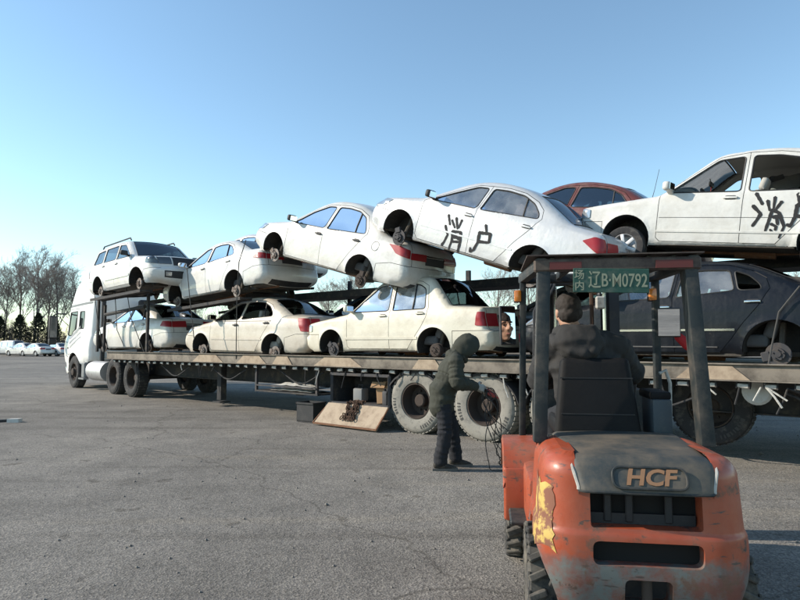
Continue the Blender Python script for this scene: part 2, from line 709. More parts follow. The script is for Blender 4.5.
    def strip(s, sv, jv, off=0.0, shrink=0.0):
        x = np.interp(sv, s.S, s.P[:, 0]); z = np.interp(sv, s.S, s.P[:, 1])
        nx = np.interp(sv, s.S, s.N[:, 0]); nz = np.interp(sv, s.S, s.N[:, 1])
        w = np.interp(sv, s.S, s.Wedge) - shrink; cc = np.interp(sv, s.S, s.C)
        h = cc[:, None] * (1 - jv[None, :] ** 2) + off
        V = np.stack([x[:, None] + nx[:, None] * h, w[:, None] * jv[None, :], z[:, None] + nz[:, None] * h], 2)
        a, b = len(sv), len(jv)
        F = [(i * b + j, i * b + j + 1, (i + 1) * b + j + 1, (i + 1) * b + j) for i in range(a - 1) for j in range(b - 1)]
        return V.reshape(-1, 3), F

    def srange(s, tags, zlo=None, zhi=None):
        ss = np.linspace(0, s.S[-1], 1500)
        idx = np.clip(np.searchsorted(s.S, ss, side='right') - 1, 0, len(s.tag) - 1)
        ok = np.array([s.tag[i] in tags for i in idx])
        z = np.interp(ss, s.S, s.P[:, 1])
        if zlo is not None:
            ok &= (z >= zlo) & (z <= zhi)
        q = ss[ok]
        return q.min(), q.max()


JC = np.array([0, .16, .32, .48, .62, .74, .84, .905, .935, .95, .975, 1.0])
JCOL = np.concatenate([-JC[::-1], JC[1:]])


def quad_normals(V, F):
    T = []
    for f in F:
        T.append((f[0], f[1], f[2]))
        if len(f) == 4:
            T.append((f[0], f[2], f[3]))
    return vnormals(V, np.array(T))


hub_rng = random.Random(31)


def hub_mesh(kind):
    """bare brake disc / drum with hub and studs, axis +y outwards, centred on the axle"""
    m = MB()
    if kind == 'disc':
        m.lathe([(0.0, 0.045), (0.032, 0.045), (0.034, 0.03), (0.072, 0.03), (0.078, 0.0), (0.138, 0.0), (0.14, -0.004), (0.14, -0.02), (0.06, -0.022), (0, -0.022)], n=20)
        m.box((0.10, -0.012, 0.085), (0.10, 0.06, 0.12), Matrix.Rotation(rad(-40), 3, 'Y'), 0.012, 1)
    else:
        m.lathe([(0.0, 0.05), (0.03, 0.05), (0.034, 0.03), (0.10, 0.026), (0.116, 0.012), (0.118, -0.05), (0.125, -0.055), (0.05, -0.06), (0, -0.06)], n=20)
    for k in range(5):
        a = 2 * math.pi * k / 5
        p = Vector((0.054 * math.cos(a), 0.028, 0.054 * math.sin(a)))
        m.cyl(p, p + Vector((0, 0.03, 0)), 0.008, n=6)
    return m


def wheel_parts(root, pos, r, w, side, rim_mat='alloy', spokes=6):
    t = MB()
    t.lathe([(r * 0.63, -w * .42), (r * .70, -w * .5), (r * .93, -w * .48), (r * .985, -w * .36), (r, -w * .2), (r, w * .2), (r * .985, w * .36), (r * .93, w * .48),
             (r * .70, w * .5), (r * .63, w * .42), (r * .63, -w * .42)], pos, (0, side, 0), n=32)
    wh = t.build('wheel', 'rubber', root, angle=50)
    g = MB()
    g.lathe([(r * .63, w * .40), (r * .60, w * .44), (r * .57, w * .36), (r * .57, -w * .3), (0, -w * .3)], pos, (0, side, 0), n=28)
    P = Vector(pos)
    for k in range(spokes):
        a = 2 * math.pi * k / spokes + 0.3
        d = Vector((math.cos(a), 0, math.sin(a)))
        g.bar(P + d * r * .12 + Vector((0, side * w * .36, 0)), P + d * r * .60 + Vector((0, side * w * .38, 0)), 0.05, 0.028, (0, 1, 0), 0.008)
    g.lathe([(0, w * .48), (r * .15, w * .47), (r * .2, w * .40), (r * .2, w * .2)], pos, (0, side, 0), n=16)
    g.build('rim', rim_mat, wh, angle=30)
    return wh


def build_car(c, name, label, paint, group=None, cat='car', glass='glass', res=0.075, hubs=True, simple=False,
              windows_open=(), seat='seat_cloth'):
    sh = CarShape(c)
    root = empty(name, label=label, cat=cat, group=group)
    wb, hz, ar = c['wb'], c['arch_z'], c['arch']
    hub = c['hub_z']
    # ---------------- side panels
    gx, gz = np.meshgrid(np.arange(sh.outline[:, 0].min(), sh.outline[:, 0].max(), res), np.arange(0.1, sh.outline[:, 1].max(), res))
    pts = np.stack([gx.ravel(), gz.ravel()], 1)
    pts = pts[inpoly(pts[:, 0], pts[:, 1], sh.outline)]
    ring = []
    nn = len(sh.P)
    for f in (0.015, 0.07, 0.2, 0.42, 0.7, 1.0):
        q = sh.P - sh.N * (sh.R * f)[:, None]
        ring.append(q[1:-1])
    ring = np.vstack(ring)
    ring = ring[inpoly(ring[:, 0], ring[:, 1], sh.outline)]
    pts = np.vstack([pts, ring])
    loops = [(sh.outline, True)]
    arches = []
    for ax in (wb / 2, -wb / 2):
        a = np.linspace(0, 2 * math.pi, 40, endpoint=False)
        lp = np.stack([ax + ar * np.cos(a), hz + ar * np.sin(a)], 1)
        arches.append((ax, lp))
        loops.append((lp, True))
        lp2 = np.stack([ax + (ar + .04) * np.cos(a), hz + (ar + .04) * np.sin(a)], 1)
        pts = np.vstack([pts, lp2])
    panels = []
    gap = c.get('gap', 0.0042)
    for nm, poly in c['panels']:
        poly = densify(poly, 0.06)
        oi, oo = offset_poly(poly, -gap), offset_poly(poly, gap)
        panels.append((nm, oi, oo))
        loops += [(oi, True), (oo, True)]
    wins = []
    for k, (poly, owner) in enumerate(c['windows']):
        poly = round_poly(poly, 0.05)
        wins.append((poly, owner, k))
        loops.append((densify(poly, 0.08), True))
    V, T = cdt(pts, loops)
    cen = V[T].mean(1)
    ok = inpoly(cen[:, 0], cen[:, 1], sh.outline)
    T, cen = T[ok], cen[ok]
    w = sh.W(V[:, 0], V[:, 1])
    owner = np.zeros(len(T), int)                  # 0 body, -1 nothing, k+1 panel k
    for k, (nm, oi, oo) in enumerate(panels):
        i1 = inpoly(cen[:, 0], cen[:, 1], oi)
        i2 = inpoly(cen[:, 0], cen[:, 1], oo)
        owner[i1] = k + 1
        owner[i2 & ~i1 & (owner == 0)] = -1
    inner_ok = np.ones(len(T), bool)
    for poly, own, k in wins:
        i = inpoly(cen[:, 0], cen[:, 1], poly)
        owner[i] = -1
        inner_ok &= ~i
    for ax, lp in arches:
        i = inpoly(cen[:, 0], cen[:, 1], lp)
        owner[i] = -1
        inner_ok &= ~i
    sides = (1, -1)
    side_data = {}
    for sd in sides:
        V3 = np.stack([V[:, 0], sd * w, V[:, 1]], 1)
        TT = T[:, ::-1] if sd > 0 else T
        side_data[sd] = (V3, vnormals(V3, TT), TT)
    # ---------------- strip over the top
    strip_bits = {}

    def strip_rows(tags, jsel, trim0=0.0, trim1=0.0, off=0.0):
        s0, s1 = sh.srange(tags)
        s0 += trim0; s1 -= trim1
        inner = sh.S[(sh.S > s0 + 0.004) & (sh.S < s1 - 0.004)]
        sv = np.concatenate([[s0], inner, [s1]])
        return sh.strip(sv, jsel, off)

    jf, jm = JCOL, JCOL[(JCOL >= -.936) & (JCOL <= .936)]
    jl, jr = JCOL[JCOL <= -.949], JCOL[JCOL >= .949]
    g2 = 0.0045

    class Acc:
        def __init__(s): s.V, s.N, s.F, s.k = [], [], [], 0

        def put(s, V_, N_, F_):
            s.V.append(np.asarray(V_)); s.N.append(np.asarray(N_))
            s.F += [tuple(int(i) + s.k for i in f) for f in F_]
            s.k += len(V_)

        def build(s, nm, mt, par):
            return mesh_obj(nm, np.vstack(s.V), s.F, mt, par, normals=np.vstack(s.N))

    def put_strip(acc, *a, **k):
        v, f = strip_rows(*a, **k)
        acc.put(v, quad_normals(v, f), f)

    body = Acc()
    for sd in sides:
        V3, N, TT = side_data[sd]
        v, n, t = subset(V3, N, TT, owner == 0)
        body.put(v, n, t)
    for t_ in ('roof',):
        put_strip(body, (t_,), jf)
    for t_ in ('hood', 'windshield', 'backlight', 'deck'):
        if t_ in sh.tag:
            put_strip(body, (t_,), jl)
            put_strip(body, (t_,), jr)
    body_o = body.build('body', paint, root)
    a = Acc(); put_strip(a, ('hood',), jm, g2, g2); a.build('hood', paint, root)
    a = Acc()
    if 'deck' in sh.tag:
        put_strip(a, ('deck', 'tail'), jm, g2, g2)
        if 'tail' in sh.tag:
            put_strip(a, ('tail',), jl, 0, g2); put_strip(a, ('tail',), jr, 0, g2)
        a.build('trunk_lid', paint, root)
    else:
        put_strip(a, ('tail',), jf, g2, g2)
        a.build('tailgate', paint, root)
    a = Acc(); put_strip(a, ('nose',), jf, 0, 0.0)
    a.build('front_panel', paint, root)
    # panels: doors and bumpers
    made = {}
    for k, (nm, oi, oo) in enumerate(panels):
        if nm in ('front_bumper', 'rear_bumper'):
            a = Acc()
            for sd in sides:
                V3, N, TT = side_data[sd]
                v, n, t = subset(V3, N, TT, owner == k + 1)
                a.put(v, n, t)
            put_strip(a, ('bumper_f',) if nm[0] == 'f' else ('bumper_r',), jf)
            made[nm] = a.build(nm, c.get('bumper_mat', paint), root)
        else:
            for sd in sides:
                V3, N, TT = side_data[sd]
                v, n, t = subset(V3, N, TT, owner == k + 1)
                a = Acc(); a.put(v, n, t)
                made[(nm, sd)] = a.build('door', paint, root)
    # ---------------- inner shell (dark, seen through gaps and windows)
    a = Acc()
    for sd in sides:
        V3, N, TT = side_data[sd]
        v, n, t = subset(V3 - N * 0.022, -N, TT[:, ::-1], inner_ok)
        a.put(v, n, t)
    for t_, jj in (('hood', jf), ('roof', jf), ('nose', jf), ('deck', jf), ('tail', jf), ('bumper_f', jf), ('bumper_r', jf)):
        if t_ in sh.tag:
            v, f = strip_rows((t_,), jj * 0.985, off=-0.022)
            a.put(v, -quad_normals(v, f), [q[::-1] for q in f])
    a.build('interior_lining', c.get('lining', 'trim'), root)
    # ---------------- windscreen and rear window
    s0, s1 = sh.srange(('windshield',))
    sv = np.linspace(s0 + .02, s1 - .015, 8)
    v, f = sh.strip(sv, np.linspace(-.945, .945, 13), -0.006)
    mesh_obj('windshield', v, f, c.get('ws_glass', glass), root, smooth=True)
    per = [v[j] for j in range(13)] + [v[i * 13 + 12] for i in range(1, 8)] + [v[7 * 13 + j] for j in range(11, -1, -1)] + [v[i * 13] for i in range(6, 0, -1)]
    MB().tube(per, 0.012, 5, closed=True).build('windshield_seal', 'black_seal', root)
    if 'backlight' in sh.tag:
        s0, s1 = sh.srange(('backlight',))
        if 'backlight_z' in c:
            s0, s1 = sh.srange(('backlight',), *c['backlight_z'])
        sv = np.linspace(s0 + .02, s1 - .02, 8)
        v, f = sh.strip(sv, np.linspace(-.945, .945, 13), -0.006)
        mesh_obj('rear_window', v, f, c.get('rear_glass', 'glass_dark'), root, smooth=True)
        per = [v[j] for j in range(13)] + [v[i * 13 + 12] for i in range(1, 8)] + [v[7 * 13 + j] for j in range(11, -1, -1)] + [v[i * 13] for i in range(6, 0, -1)]
        MB().tube(per, 0.012, 5, closed=True).build('rear_window_seal', 'black_seal', root)
    # ---------------- side windows
    for poly, own, k in wins:
        for sd in sides:
            par = made.get((own, sd), body_o)
            pz = densify(poly, 0.06)
            ww = sh.W(pz[:, 0], pz[:, 1])
            loop3 = np.stack([pz[:, 0], sd * (ww - 0.004), pz[:, 1]], 1)
            MB().tube(loop3, 0.011, 5, closed=True).build('window_seal', 'black_seal', par)
            if k in windows_open and sd > 0 or k in c.get('open_both', ()):
                continue
            v, f = sh.patch(poly, -0.010, sd, 0.10)
            mesh_obj('window', v, f, glass if sd > 0 else 'glass', par, smooth=True)
    for bar in c.get('bars', ()):
        for sd in sides:
            pz = np.array(bar)
            ww = sh.W(pz[:, 0], pz[:, 1])
            pp = np.stack([pz[:, 0], sd * (ww - 0.003), pz[:, 1]], 1)
            MB().tube(pp, 0.013, 5).build('window_bar', 'black_seal', made.get((c['bar_owner'], sd), body_o))
    # ---------------- wheel wells
    for ax, lp in arches:
        for sd in sides:
            aa = np.linspace(rad(-28), rad(208), 22)
            xs, zs = ax + ar * np.cos(aa), hz + ar * np.sin(aa)
            keep = zs > sh.outline[:, 1].min() + 0.0
            xs, zs = xs[keep], zs[keep]
            ww = sh.W(xs, zs)
            m = len(xs)
            lip = [(x, sd * (q + 0.0015), z) for x, q, z in zip(xs, ww, zs)] + [(x, sd * (q - 0.03), z) for x, q, z in zip(xs, ww, zs)]
            mesh_obj('arch_lip', lip, [(i, i + 1, m + i + 1, m + i) for i in range(m - 1)], paint, root, smooth=True)
            xs2, zs2 = ax + (ar - .004) * np.cos(aa)[keep], hz + (ar - .004) * np.sin(aa)[keep]
            yin = c['width'] / 2 - 0.42
            lin = [(x, sd * (q - 0.012), z) for x, q, z in zip(xs2, ww, zs2)] + [(x, sd * yin, z) for x, z in zip(xs2, zs2)] + [(ax, sd * yin, hz - .05)]
            fs = [(i, i + 1, m + i + 1, m + i) for i in range(m - 1)] + [(m + i, m + i + 1, 2 * m) for i in range(m - 1)]
            mesh_obj('wheel_well', lin, fs, 'liner', root, smooth=False)
    # ---------------- running gear
    ty = c['width'] / 2 - 0.10
    for ax in (wb / 2, -wb / 2):
        for sd in sides:
            if simple or not hubs:
                wheel_parts(root, (ax, sd * ty, hub), c.get('tyre_r', 0.30), 0.19, sd, c.get('rim_mat', 'alloy'))
            else:
                kind = 'disc' if (ax > 0 or c.get('rear_disc', True)) else 'drum'
                m = hub_mesh(kind)
                Rr = Matrix.Rotation(hub_rng.uniform(-1.2, 1.2), 3, 'Y')
                m.v = [Rr @ q for q in m.v]
                if sd < 0:
                    m.v = [Vector((q.x, -q.y, q.z)) for q in m.v]
                m.v = [q + Vector((ax, sd * (ty + 0.01), hub)) for q in m.v]
                h_ = m.build('brake_disc', hub_rng.choice(('rusty_disc', 'rusty_disc', 'steel_dark', 'rim_rust')), root)
                MB().cyl((ax, sd * (ty - .02), hub), (ax, sd * (ty - .35), hub + .02), 0.035, n=8).cyl((ax - .02, sd * (ty - .1), hub + .02), (ax - .04, sd * (ty - .2), hz + .33), 0.035, n=8) \
                    .build('suspension_strut', 'underside', h_)
    # ---------------- floor
    zb = sh.outline[:, 1].min()
    x0, x1 = sh.P[0][0], sh.P[-1][0]
    hw = c['width'] / 2 - 0.06
    m = MB()
    m.box(((wb / 2 - ar - .02 - (wb / 2 - ar - .02)) / 2, 0, zb + .05), (wb - 2 * ar - .04, 2 * hw, 0.06), bevel=.01)
    m.box(((x0 + wb / 2 + ar) / 2 - .02, 0, zb + .07), (x0 - wb / 2 - ar - .02, 2 * hw - .3, 0.06), bevel=.01)
    m.box(((x1 - wb / 2 - ar) / 2 + .02, 0, zb + .07), (-x1 - wb / 2 - ar - .02, 2 * hw - .3, 0.06), bevel=.01)
    m.box((0, 0, zb + .09), (x0 - x1 - .3, 2 * hw - .75, 0.06), bevel=.01)
    m.box((wb / 2, 0, zb + .03), (.25, 1.0, 0.09), bevel=.03)
    m.box((-wb / 2 - .02, 0, zb + .05), (.16, 1.1, 0.10), bevel=.03)
    for s_ in (-1, 1):
        m.bar((wb / 2 + .3, s_ * .42, zb + .05), (-wb / 2 - .3, s_ * .42, zb + .05), .09, .06, bevel=.01)
    m.build('floor_pan', 'underside', root)
    MB().tube([(.6, .12, zb + .02), (-.5, .12, zb + .01), (-.9, .2, zb + .04), (-1.5, .25, zb + .06), (x1 - .05, .3, zb + .03)], 0.03, 7) \
        .cyl((-.1, .12, zb + .01), (-.6, .12, zb + .01), .07, n=10).build('exhaust_pipe', 'rust', root)
    # ---------------- lamps, grille, plates
    for lamp in c.get('lamps', ()):
        for sd in sides:
            V_, F_, k = [], [], 0
            if lamp.get('side'):
                v, f = sh.patch(round_poly(lamp['side'], lamp.get('round', 0.02)), 0.013, sd, 0.022, 0.016)
                V_ += list(v); F_ += [tuple(int(i) for i in q) for q in f]; k = len(V_)
            if lamp.get('strip'):
                tg, zl, zh, j0, j1 = lamp['strip']
                sa, sb = sh.srange(tg, zl, zh)
                v, f = sh.strip(np.linspace(sa, sb, 5), np.linspace(j0, j1, 8) * sd, 0.013)
                V_ += list(v); F_ += [tuple(i + k for i in q) for q in f]
            o = MB().add(V_, F_).build(lamp['name'], lamp['mat'], root, angle=60)
    for pt in c.get('patches', ()):
        tg, zl, zh, j0, j1 = pt['strip']
        sa, sb = sh.srange(tg, zl, zh)
        sv = np.linspace(sa, sb, 5); jv = np.linspace(j0, j1, 9)
        v, f = sh.strip(sv, jv, pt.get('off', 0.006))
        k = len(v)
        v2, _ = sh.strip(sv, jv, -0.004)
        b = 9
        per = [j for j in range(b)] + [i * b + b - 1 for i in range(1, 5)] + [4 * b + j for j in range(b - 2, -1, -1)] + [i * b for i in range(3, 0, -1)]
        f2 = list(f) + [(per[i], per[(i + 1) % len(per)], per[(i + 1) % len(per)] + k, per[i] + k) for i in range(len(per))]
        mesh_obj(pt['name'], np.vstack([v, v2]), f2, pt['mat'], root, angle=40)
    for x0_, x1_, z0_, z1_, off, mt in c.get('strips', ()):
        for sd in sides:
            v, f = sh.patch([(x0_, z0_), (x1_, z0_ + (c.get('strip_rise', 0)) * (x1_ - x0_)), (x1_, z1_ + (c.get('strip_rise', 0)) * (x1_ - x0_)), (x0_, z1_)], off, sd, 0.09, off)
            mesh_obj('rub_strip', v, f, mt, root, angle=40)
    # ---------------- mirrors and handles
    mx, mz = c['mirror']
    wm = float(sh.W(np.array([mx]), np.array([mz]))[0])
    fdoor = c['panels'][0][0]
    for sd in sides:
        m = MB().box((mx + .01, sd * (wm + .13), mz + .07), (.10, .19, .125), Matrix.Rotation(rad(-8 * sd), 3, 'Z'), .045, 3)
        m.bar((mx, sd * (wm - .02), mz + .0), (mx + .01, sd * (wm + .10), mz + .04), .07, .045, bevel=.015)
        o = m.build('mirror', c.get('mirror_mat', paint), root, angle=50)
        MB().box((mx - .045, sd * (wm + .13), mz + .07), (.008, .155, .095), Matrix.Rotation(rad(-8 * sd), 3, 'Z'), .003, 1).build('mirror_glass', 'mirror', o)
    for hx, hz_, own in c['handles']:
        ww = float(sh.W(np.array([hx]), np.array([hz_]))[0])
        for sd in sides:
            par = made.get((own, sd), body_o)
            m = MB().box((hx, sd * (ww + .022), hz_), (.17, .018, .028), None, .008, 2)
            m.box((hx + .075, sd * (ww + .008), hz_), (.022, .03, .022)).box((hx - .075, sd * (ww + .008), hz_), (.022, .03, .022))
            m.build('door_handle', c.get('handle_mat', paint), par)
            v, f = sh.patch(round_poly([(hx - .07, hz_ - .028), (hx + .07, hz_ - .028), (hx + .07, hz_ + .03), (hx - .07, hz_ + .03)], .025), 0.002, sd, 0.05)
            mesh_obj('handle_recess', v, f, 'black_plastic', par)  # flat dark patch painting the shadow behind the handle, no hollow
    # ---------------- inside
    if not simple:
        fs_x = c.get('seat_x', 0.05)
        zt = c.get('seat_z', 0.42)
        for sd in sides:
            m = MB().box((fs_x - .05, sd * .36, zt), (.52, .50, .16), None, .05, 2)
            Mb = Matrix.Rotation(rad(-16), 3, 'Y')
            m.box((fs_x - .37, sd * .36, zt + .32), (.14, .48, .58), Mb, .05, 2)
            o = m.build('front_seat', seat, root, angle=60)
            MB().box((fs_x - .46, sd * .36, zt + .70), (.09, .26, .17), Mb, .04, 2).build('headrest', seat, o, angle=60)
        m = MB().box((fs_x - .98, 0, zt), (.5, 1.25, .16), None, .05, 2)
        m.box((fs_x - 1.32, 0, zt + .30), (.14, 1.25, .56), Matrix.Rotation(rad(-20), 3, 'Y'), .05, 2)
        m.build('rear_seat', seat, root, angle=60)
        dx, dz = c['dash']
        MB().box((dx, 0, dz - .10), (.40, c['width'] - .34, .26), None, .08, 3).build('dashboard', 'black_plastic', root, angle=60)
        m = MB()
        Mw = Matrix.Rotation(rad(-62), 3, 'Y')
        cc = Vector((dx - .34, .36, dz + .02))
        rim_ = [cc + Mw @ Vector((.185 * math.cos(t), .185 * math.sin(t), 0)) for t in np.linspace(0, 2 * math.pi, 24, endpoint=False)]
        m.tube(rim_, .016, 6, closed=True)
        for t in (0.2, 2.94, 4.71):
            m.tube([cc, cc + Mw @ Vector((.18 * math.cos(t), .18 * math.sin(t), 0))], .014, 5)
        m.cyl(cc, cc + Vector((.26, 0, -.14)), .03, n=8)
        m.build('steering_wheel', 'black_plastic', root)
    return root, sh, made


def place_by_hubs(root, c, f_px, r_px, ang, side=1):
    """f_px, r_px: pixels of the two visible hubs, first the one farther along the truck; ang: heading of the line through them"""
    rf, rr = ray(*f_px), ray(*r_px)
    hx, hy = -math.cos(rad(ang)), math.sin(rad(ang))
    A = np.array([[rf[0], -rr[0]], [rf[1], -rr[1]]])
    a1, b1 = np.linalg.solve(A, np.array([hx, hy]))
    dz = a1 * rf[2] - b1 * rr[2]
    m = c['wb'] / math.sqrt(1 + dz * dz)
    F = Vector(a1 * m * rf) + Vector((0, 0, CAM_H))
    R = Vector(b1 * m * rr) + Vector((0, 0, CAM_H))
    set_by_hubs(root, c, F, R, side)


def set_by_hubs(root, c, F, R, side=1, roll=0.0):
    """F, R: hub centres in the world (F farther along the truck); side=1: the car heads along the truck, -1: it heads back"""
    d = (F - R).normalized() * side
    up = Vector((0, 0, 1))
    left = up.cross(d).normalized()
    up = d.cross(left)
    M = Matrix((d, left, up)).transposed()
    if roll:
        M = M @ Matrix.Rotation(roll, 3, 'X')
    ty = c['width'] / 2 - 0.10
    loc = (F + R) / 2 - M @ Vector((0, side * ty, c['hub_z']))
    root.rotation_euler = M.to_euler()
    root.location = loc


def door_front(x0, xb, zbelt, ztop, xt, sill=.27, x0b=None):
    return [(x0, zbelt), (x0 if x0b is None else x0b, sill + .05), ((x0 if x0b is None else x0b) - .05, sill), (xb, sill), (xb, ztop), (xt, ztop - .03)]


def raise_roof(c, k, z0, droop=.09):
    """stretch the glasshouse by k above z0; droop: how far unloaded hubs hang below their arches"""
    f = lambda z: z if z < z0 else z0 + (z - z0) * k
    c['ctrl'] = [(q[0], f(q[1]), q[2], q[3]) for q in c['ctrl']]
    c['panels'] = [(n, [(x, f(z)) for x, z in pl]) for n, pl in c['panels']]
    c['windows'] = [([(x, f(z)) for x, z in pl], n) for pl, n in c['windows']]
    c['bars'] = [[(x, f(z)) for x, z in b] for b in c.get('bars', ())]
    c['arch_z'] = c['hub_z']
    c['hub_z'] -= droop
    return c


# shapes of the cars, x forwards from the middle of the wheelbase, z from the ground under the tyres
def jetta(droop=.09, roofk=1.24):
    return raise_roof(dict(
        wb=2.47, width=1.66, hub_z=.30, arch=.345, tumble=17, zmid=.60, crease=.80,
        ctrl=[(1.94, .20, .05, 'bumper_f'), (2.06, .28, .06, 'bumper_f'), (2.08, .52, .04, 'bumper_f'), (1.99, .55, .02, 'nose'), (1.95, .76, .06, 'hood'), (.82, .925, .05, 'windshield'),
              (.12, 1.355, .14, 'roof'), (-.45, 1.41, .3, 'roof'), (-1.05, 1.365, .12, 'backlight'), (-1.52, .985, .06, 'deck'), (-2.16, .955, .06, 'tail'), (-2.23, .60, .03, 'tail'),
              (-2.33, .57, .04, 'bumper_r'), (-2.33, .34, .08, 'bumper_r'), (-2.22, .26, 0, 'bumper_r')],
        belt=[(2.1, .86), (.8, .93), (-1.5, .96), (-2.3, .95)],
        rsec=dict(bumper_f=.16, nose=.13, tail=.08, bumper_r=.12, hood=.07, deck=.06, roof=.08, backlight=.09, windshield=.08),
        crown=dict(bumper_f=.08, nose=.06),
        panels=[('front_door', [(.80, .93), (.80, .32), (.75, .27), (-.25, .27), (-.25, 1.355), (.10, 1.315)]),
                ('rear_door', [(-.25, 1.355), (-.25, .27), (-.66, .27), (-.80, .44), (-.98, .66), (-1.08, .82), (-1.10, .98), (-1.03, 1.26), (-.88, 1.32), (-.60, 1.355)]),
                ('front_bumper', [(2.3, .545), (1.60, .545), (1.60, .1), (2.3, .1)]), ('rear_bumper', [(-2.5, .575), (-1.62, .575), (-1.62, .1), (-2.5, .1)])],
        windows=[([(.70, .955), (.11, 1.285), (-.205, 1.315), (-.205, .955)], 'front_door'), ([(-.30, .955), (-.30, 1.318), (-.60, 1.312), (-.85, 1.275), (-.98, 1.22), (-1.03, .965)], 'rear_door')],
        bars=[[(-.76, .96), (-.76, 1.13), (-.76, 1.29)]], bar_owner='rear_door',
        lamps=[dict(name='tail_light', mat='tail_red', side=[(-2.05, .66), (-2.3, .64), (-2.3, .88), (-2.08, .88)], strip=(('tail',), .64, .86, .55, 1.0)),
               dict(name='headlight', mat='lamp_clear', side=[(1.80, .60), (2.0, .60), (2.0, .74), (1.80, .73)], strip=(('nose',), .59, .72, .55, 1.0))],
        patches=[dict(name='grille', mat='black_plastic', strip=(('nose',), .59, .72, -.5, .5)), dict(name='plate_recess', mat='black_plastic', strip=(('tail',), .66, .84, -.5, .5), off=.005), dict(name='rear_valance', mat='black_plastic', strip=(('bumper_r',), .27, .33, -.9, .9), off=.005)],
        strips=[(.84, -.90, .44, .485, .012, 'paint_cream')],
        mirror=(.66, .95), handles=[(-.10, .87, 'front_door'), (-.95, .89, 'rear_door')], dash=(.62, .90), rear_disc=False, mirror_mat='paint_cream', tyre_r=.30), roofk, .955, droop)


def sedan(h=1.47, tail_z=1.04, hood_z=.98, droop=.12):
    k = h / 1.47
    c = dict(
        wb=2.6, width=1.74, hub_z=.31, arch=.365, tumble=22, zmid=.60, crease=.84,
        ctrl=[(1.98, .205, .06, 'bumper_f'), (2.16, .29, .10, 'bumper_f'), (2.20, .50, .12, 'bumper_f'), (2.12, .68, .10, 'nose'), (1.90, .80, .20, 'hood'), (.98, hood_z, .06, 'windshield'),
              (.16, 1.40 * k, .28, 'roof'), (-.38, h, .4, 'roof'), (-.98, 1.40 * k, .25, 'backlight'), (-1.68, tail_z + .03, .10, 'deck'), (-2.16, tail_z, .08, 'tail'), (-2.27, tail_z - .16, .08, 'tail'),
              (-2.31, .66, .06, 'bumper_r'), (-2.36, .50, .12, 'bumper_r'), (-2.32, .36, .08, 'bumper_r'), (-2.14, .275, 0, 'bumper_r')],
        belt=[(2.1, .78), (.9, .93), (-1.0, 1.0), (-2.3, 1.0)],
        panels=[('front_door', [(.93, .92), (.94, .34), (.89, .27), (-.15, .27), (-.13, .98), (-.20, 1.37 * k), (.05, 1.345 * k), (.40, 1.20 * k)]),
                ('rear_door', [(-.15, .27), (-.68, .27), (-.82, .45), (-.95, .64), (-1.12, .85), (-1.24, 1.06), (-1.20, 1.18), (-1.06, 1.29 * k), (-.80, 1.37 * k), (-.50, 1.39 * k), (-.20, 1.37 * k), (-.13, .98)]),
                ('front_bumper', [(2.4, .66), (1.98, .62), (1.64, .60), (1.64, .1), (2.4, .1)]), ('rear_bumper', [(-2.5, .66), (-1.98, .66), (-1.66, .58), (-1.66, .1), (-2.5, .1)])],
        windows=[([(.80, .965), (.40, 1.17 * k), (.05, 1.315 * k), (-.15, 1.33 * k), (-.09, .985)], 'front_door'),
                 ([(-.17, .985), (-.24, 1.335 * k), (-.50, 1.35 * k), (-.80, 1.33 * k), (-1.02, 1.25 * k), (-1.16, 1.12), (-1.18, 1.05)], 'rear_door')],
        bars=[[(-.93, 1.03), (-.90, 1.15), (-.87, 1.30 * k)]], bar_owner='rear_door',
        lamps=[dict(name='tail_light', mat='tail_red', side=[(-1.95, .90), (-2.2, .78), (-2.34, .78), (-2.34, .97), (-2.1, .99)], strip=(('tail',), .78, .95, .5, 1.0)),
               dict(name='headlight', mat='lamp_clear', side=[(1.62, .80), (1.80, .68), (2.2, .62), (2.2, .74), (1.85, .80)], strip=(('nose',), .69, .79, .5, 1.0))],
        patches=[dict(name='grille', mat='black_plastic', strip=(('nose',), .69, .76, -.4, .4)), dict(name='air_intake', mat='black_plastic', strip=(('bumper_f',), .30, .46, -.8, .8)),
                 dict(name='plate_recess', mat='trim', strip=(('tail',), .72, .86, -.42, .42), off=.004), dict(name='chrome_strip', mat='chrome', strip=(('tail',), .865, .89, -.42, .42), off=.012),
                 dict(name='rear_valance', mat='black_plastic', strip=(('bumper_r',), .285, .37, -.86, .86), off=.006)],
        mirror=(.74, .97), handles=[(-.02, .86, 'front_door'), (-1.06, .90, 'rear_door')], dash=(.74, .92), tyre_r=.31)
    return raise_roof(c, 1.15, 1.06, droop)


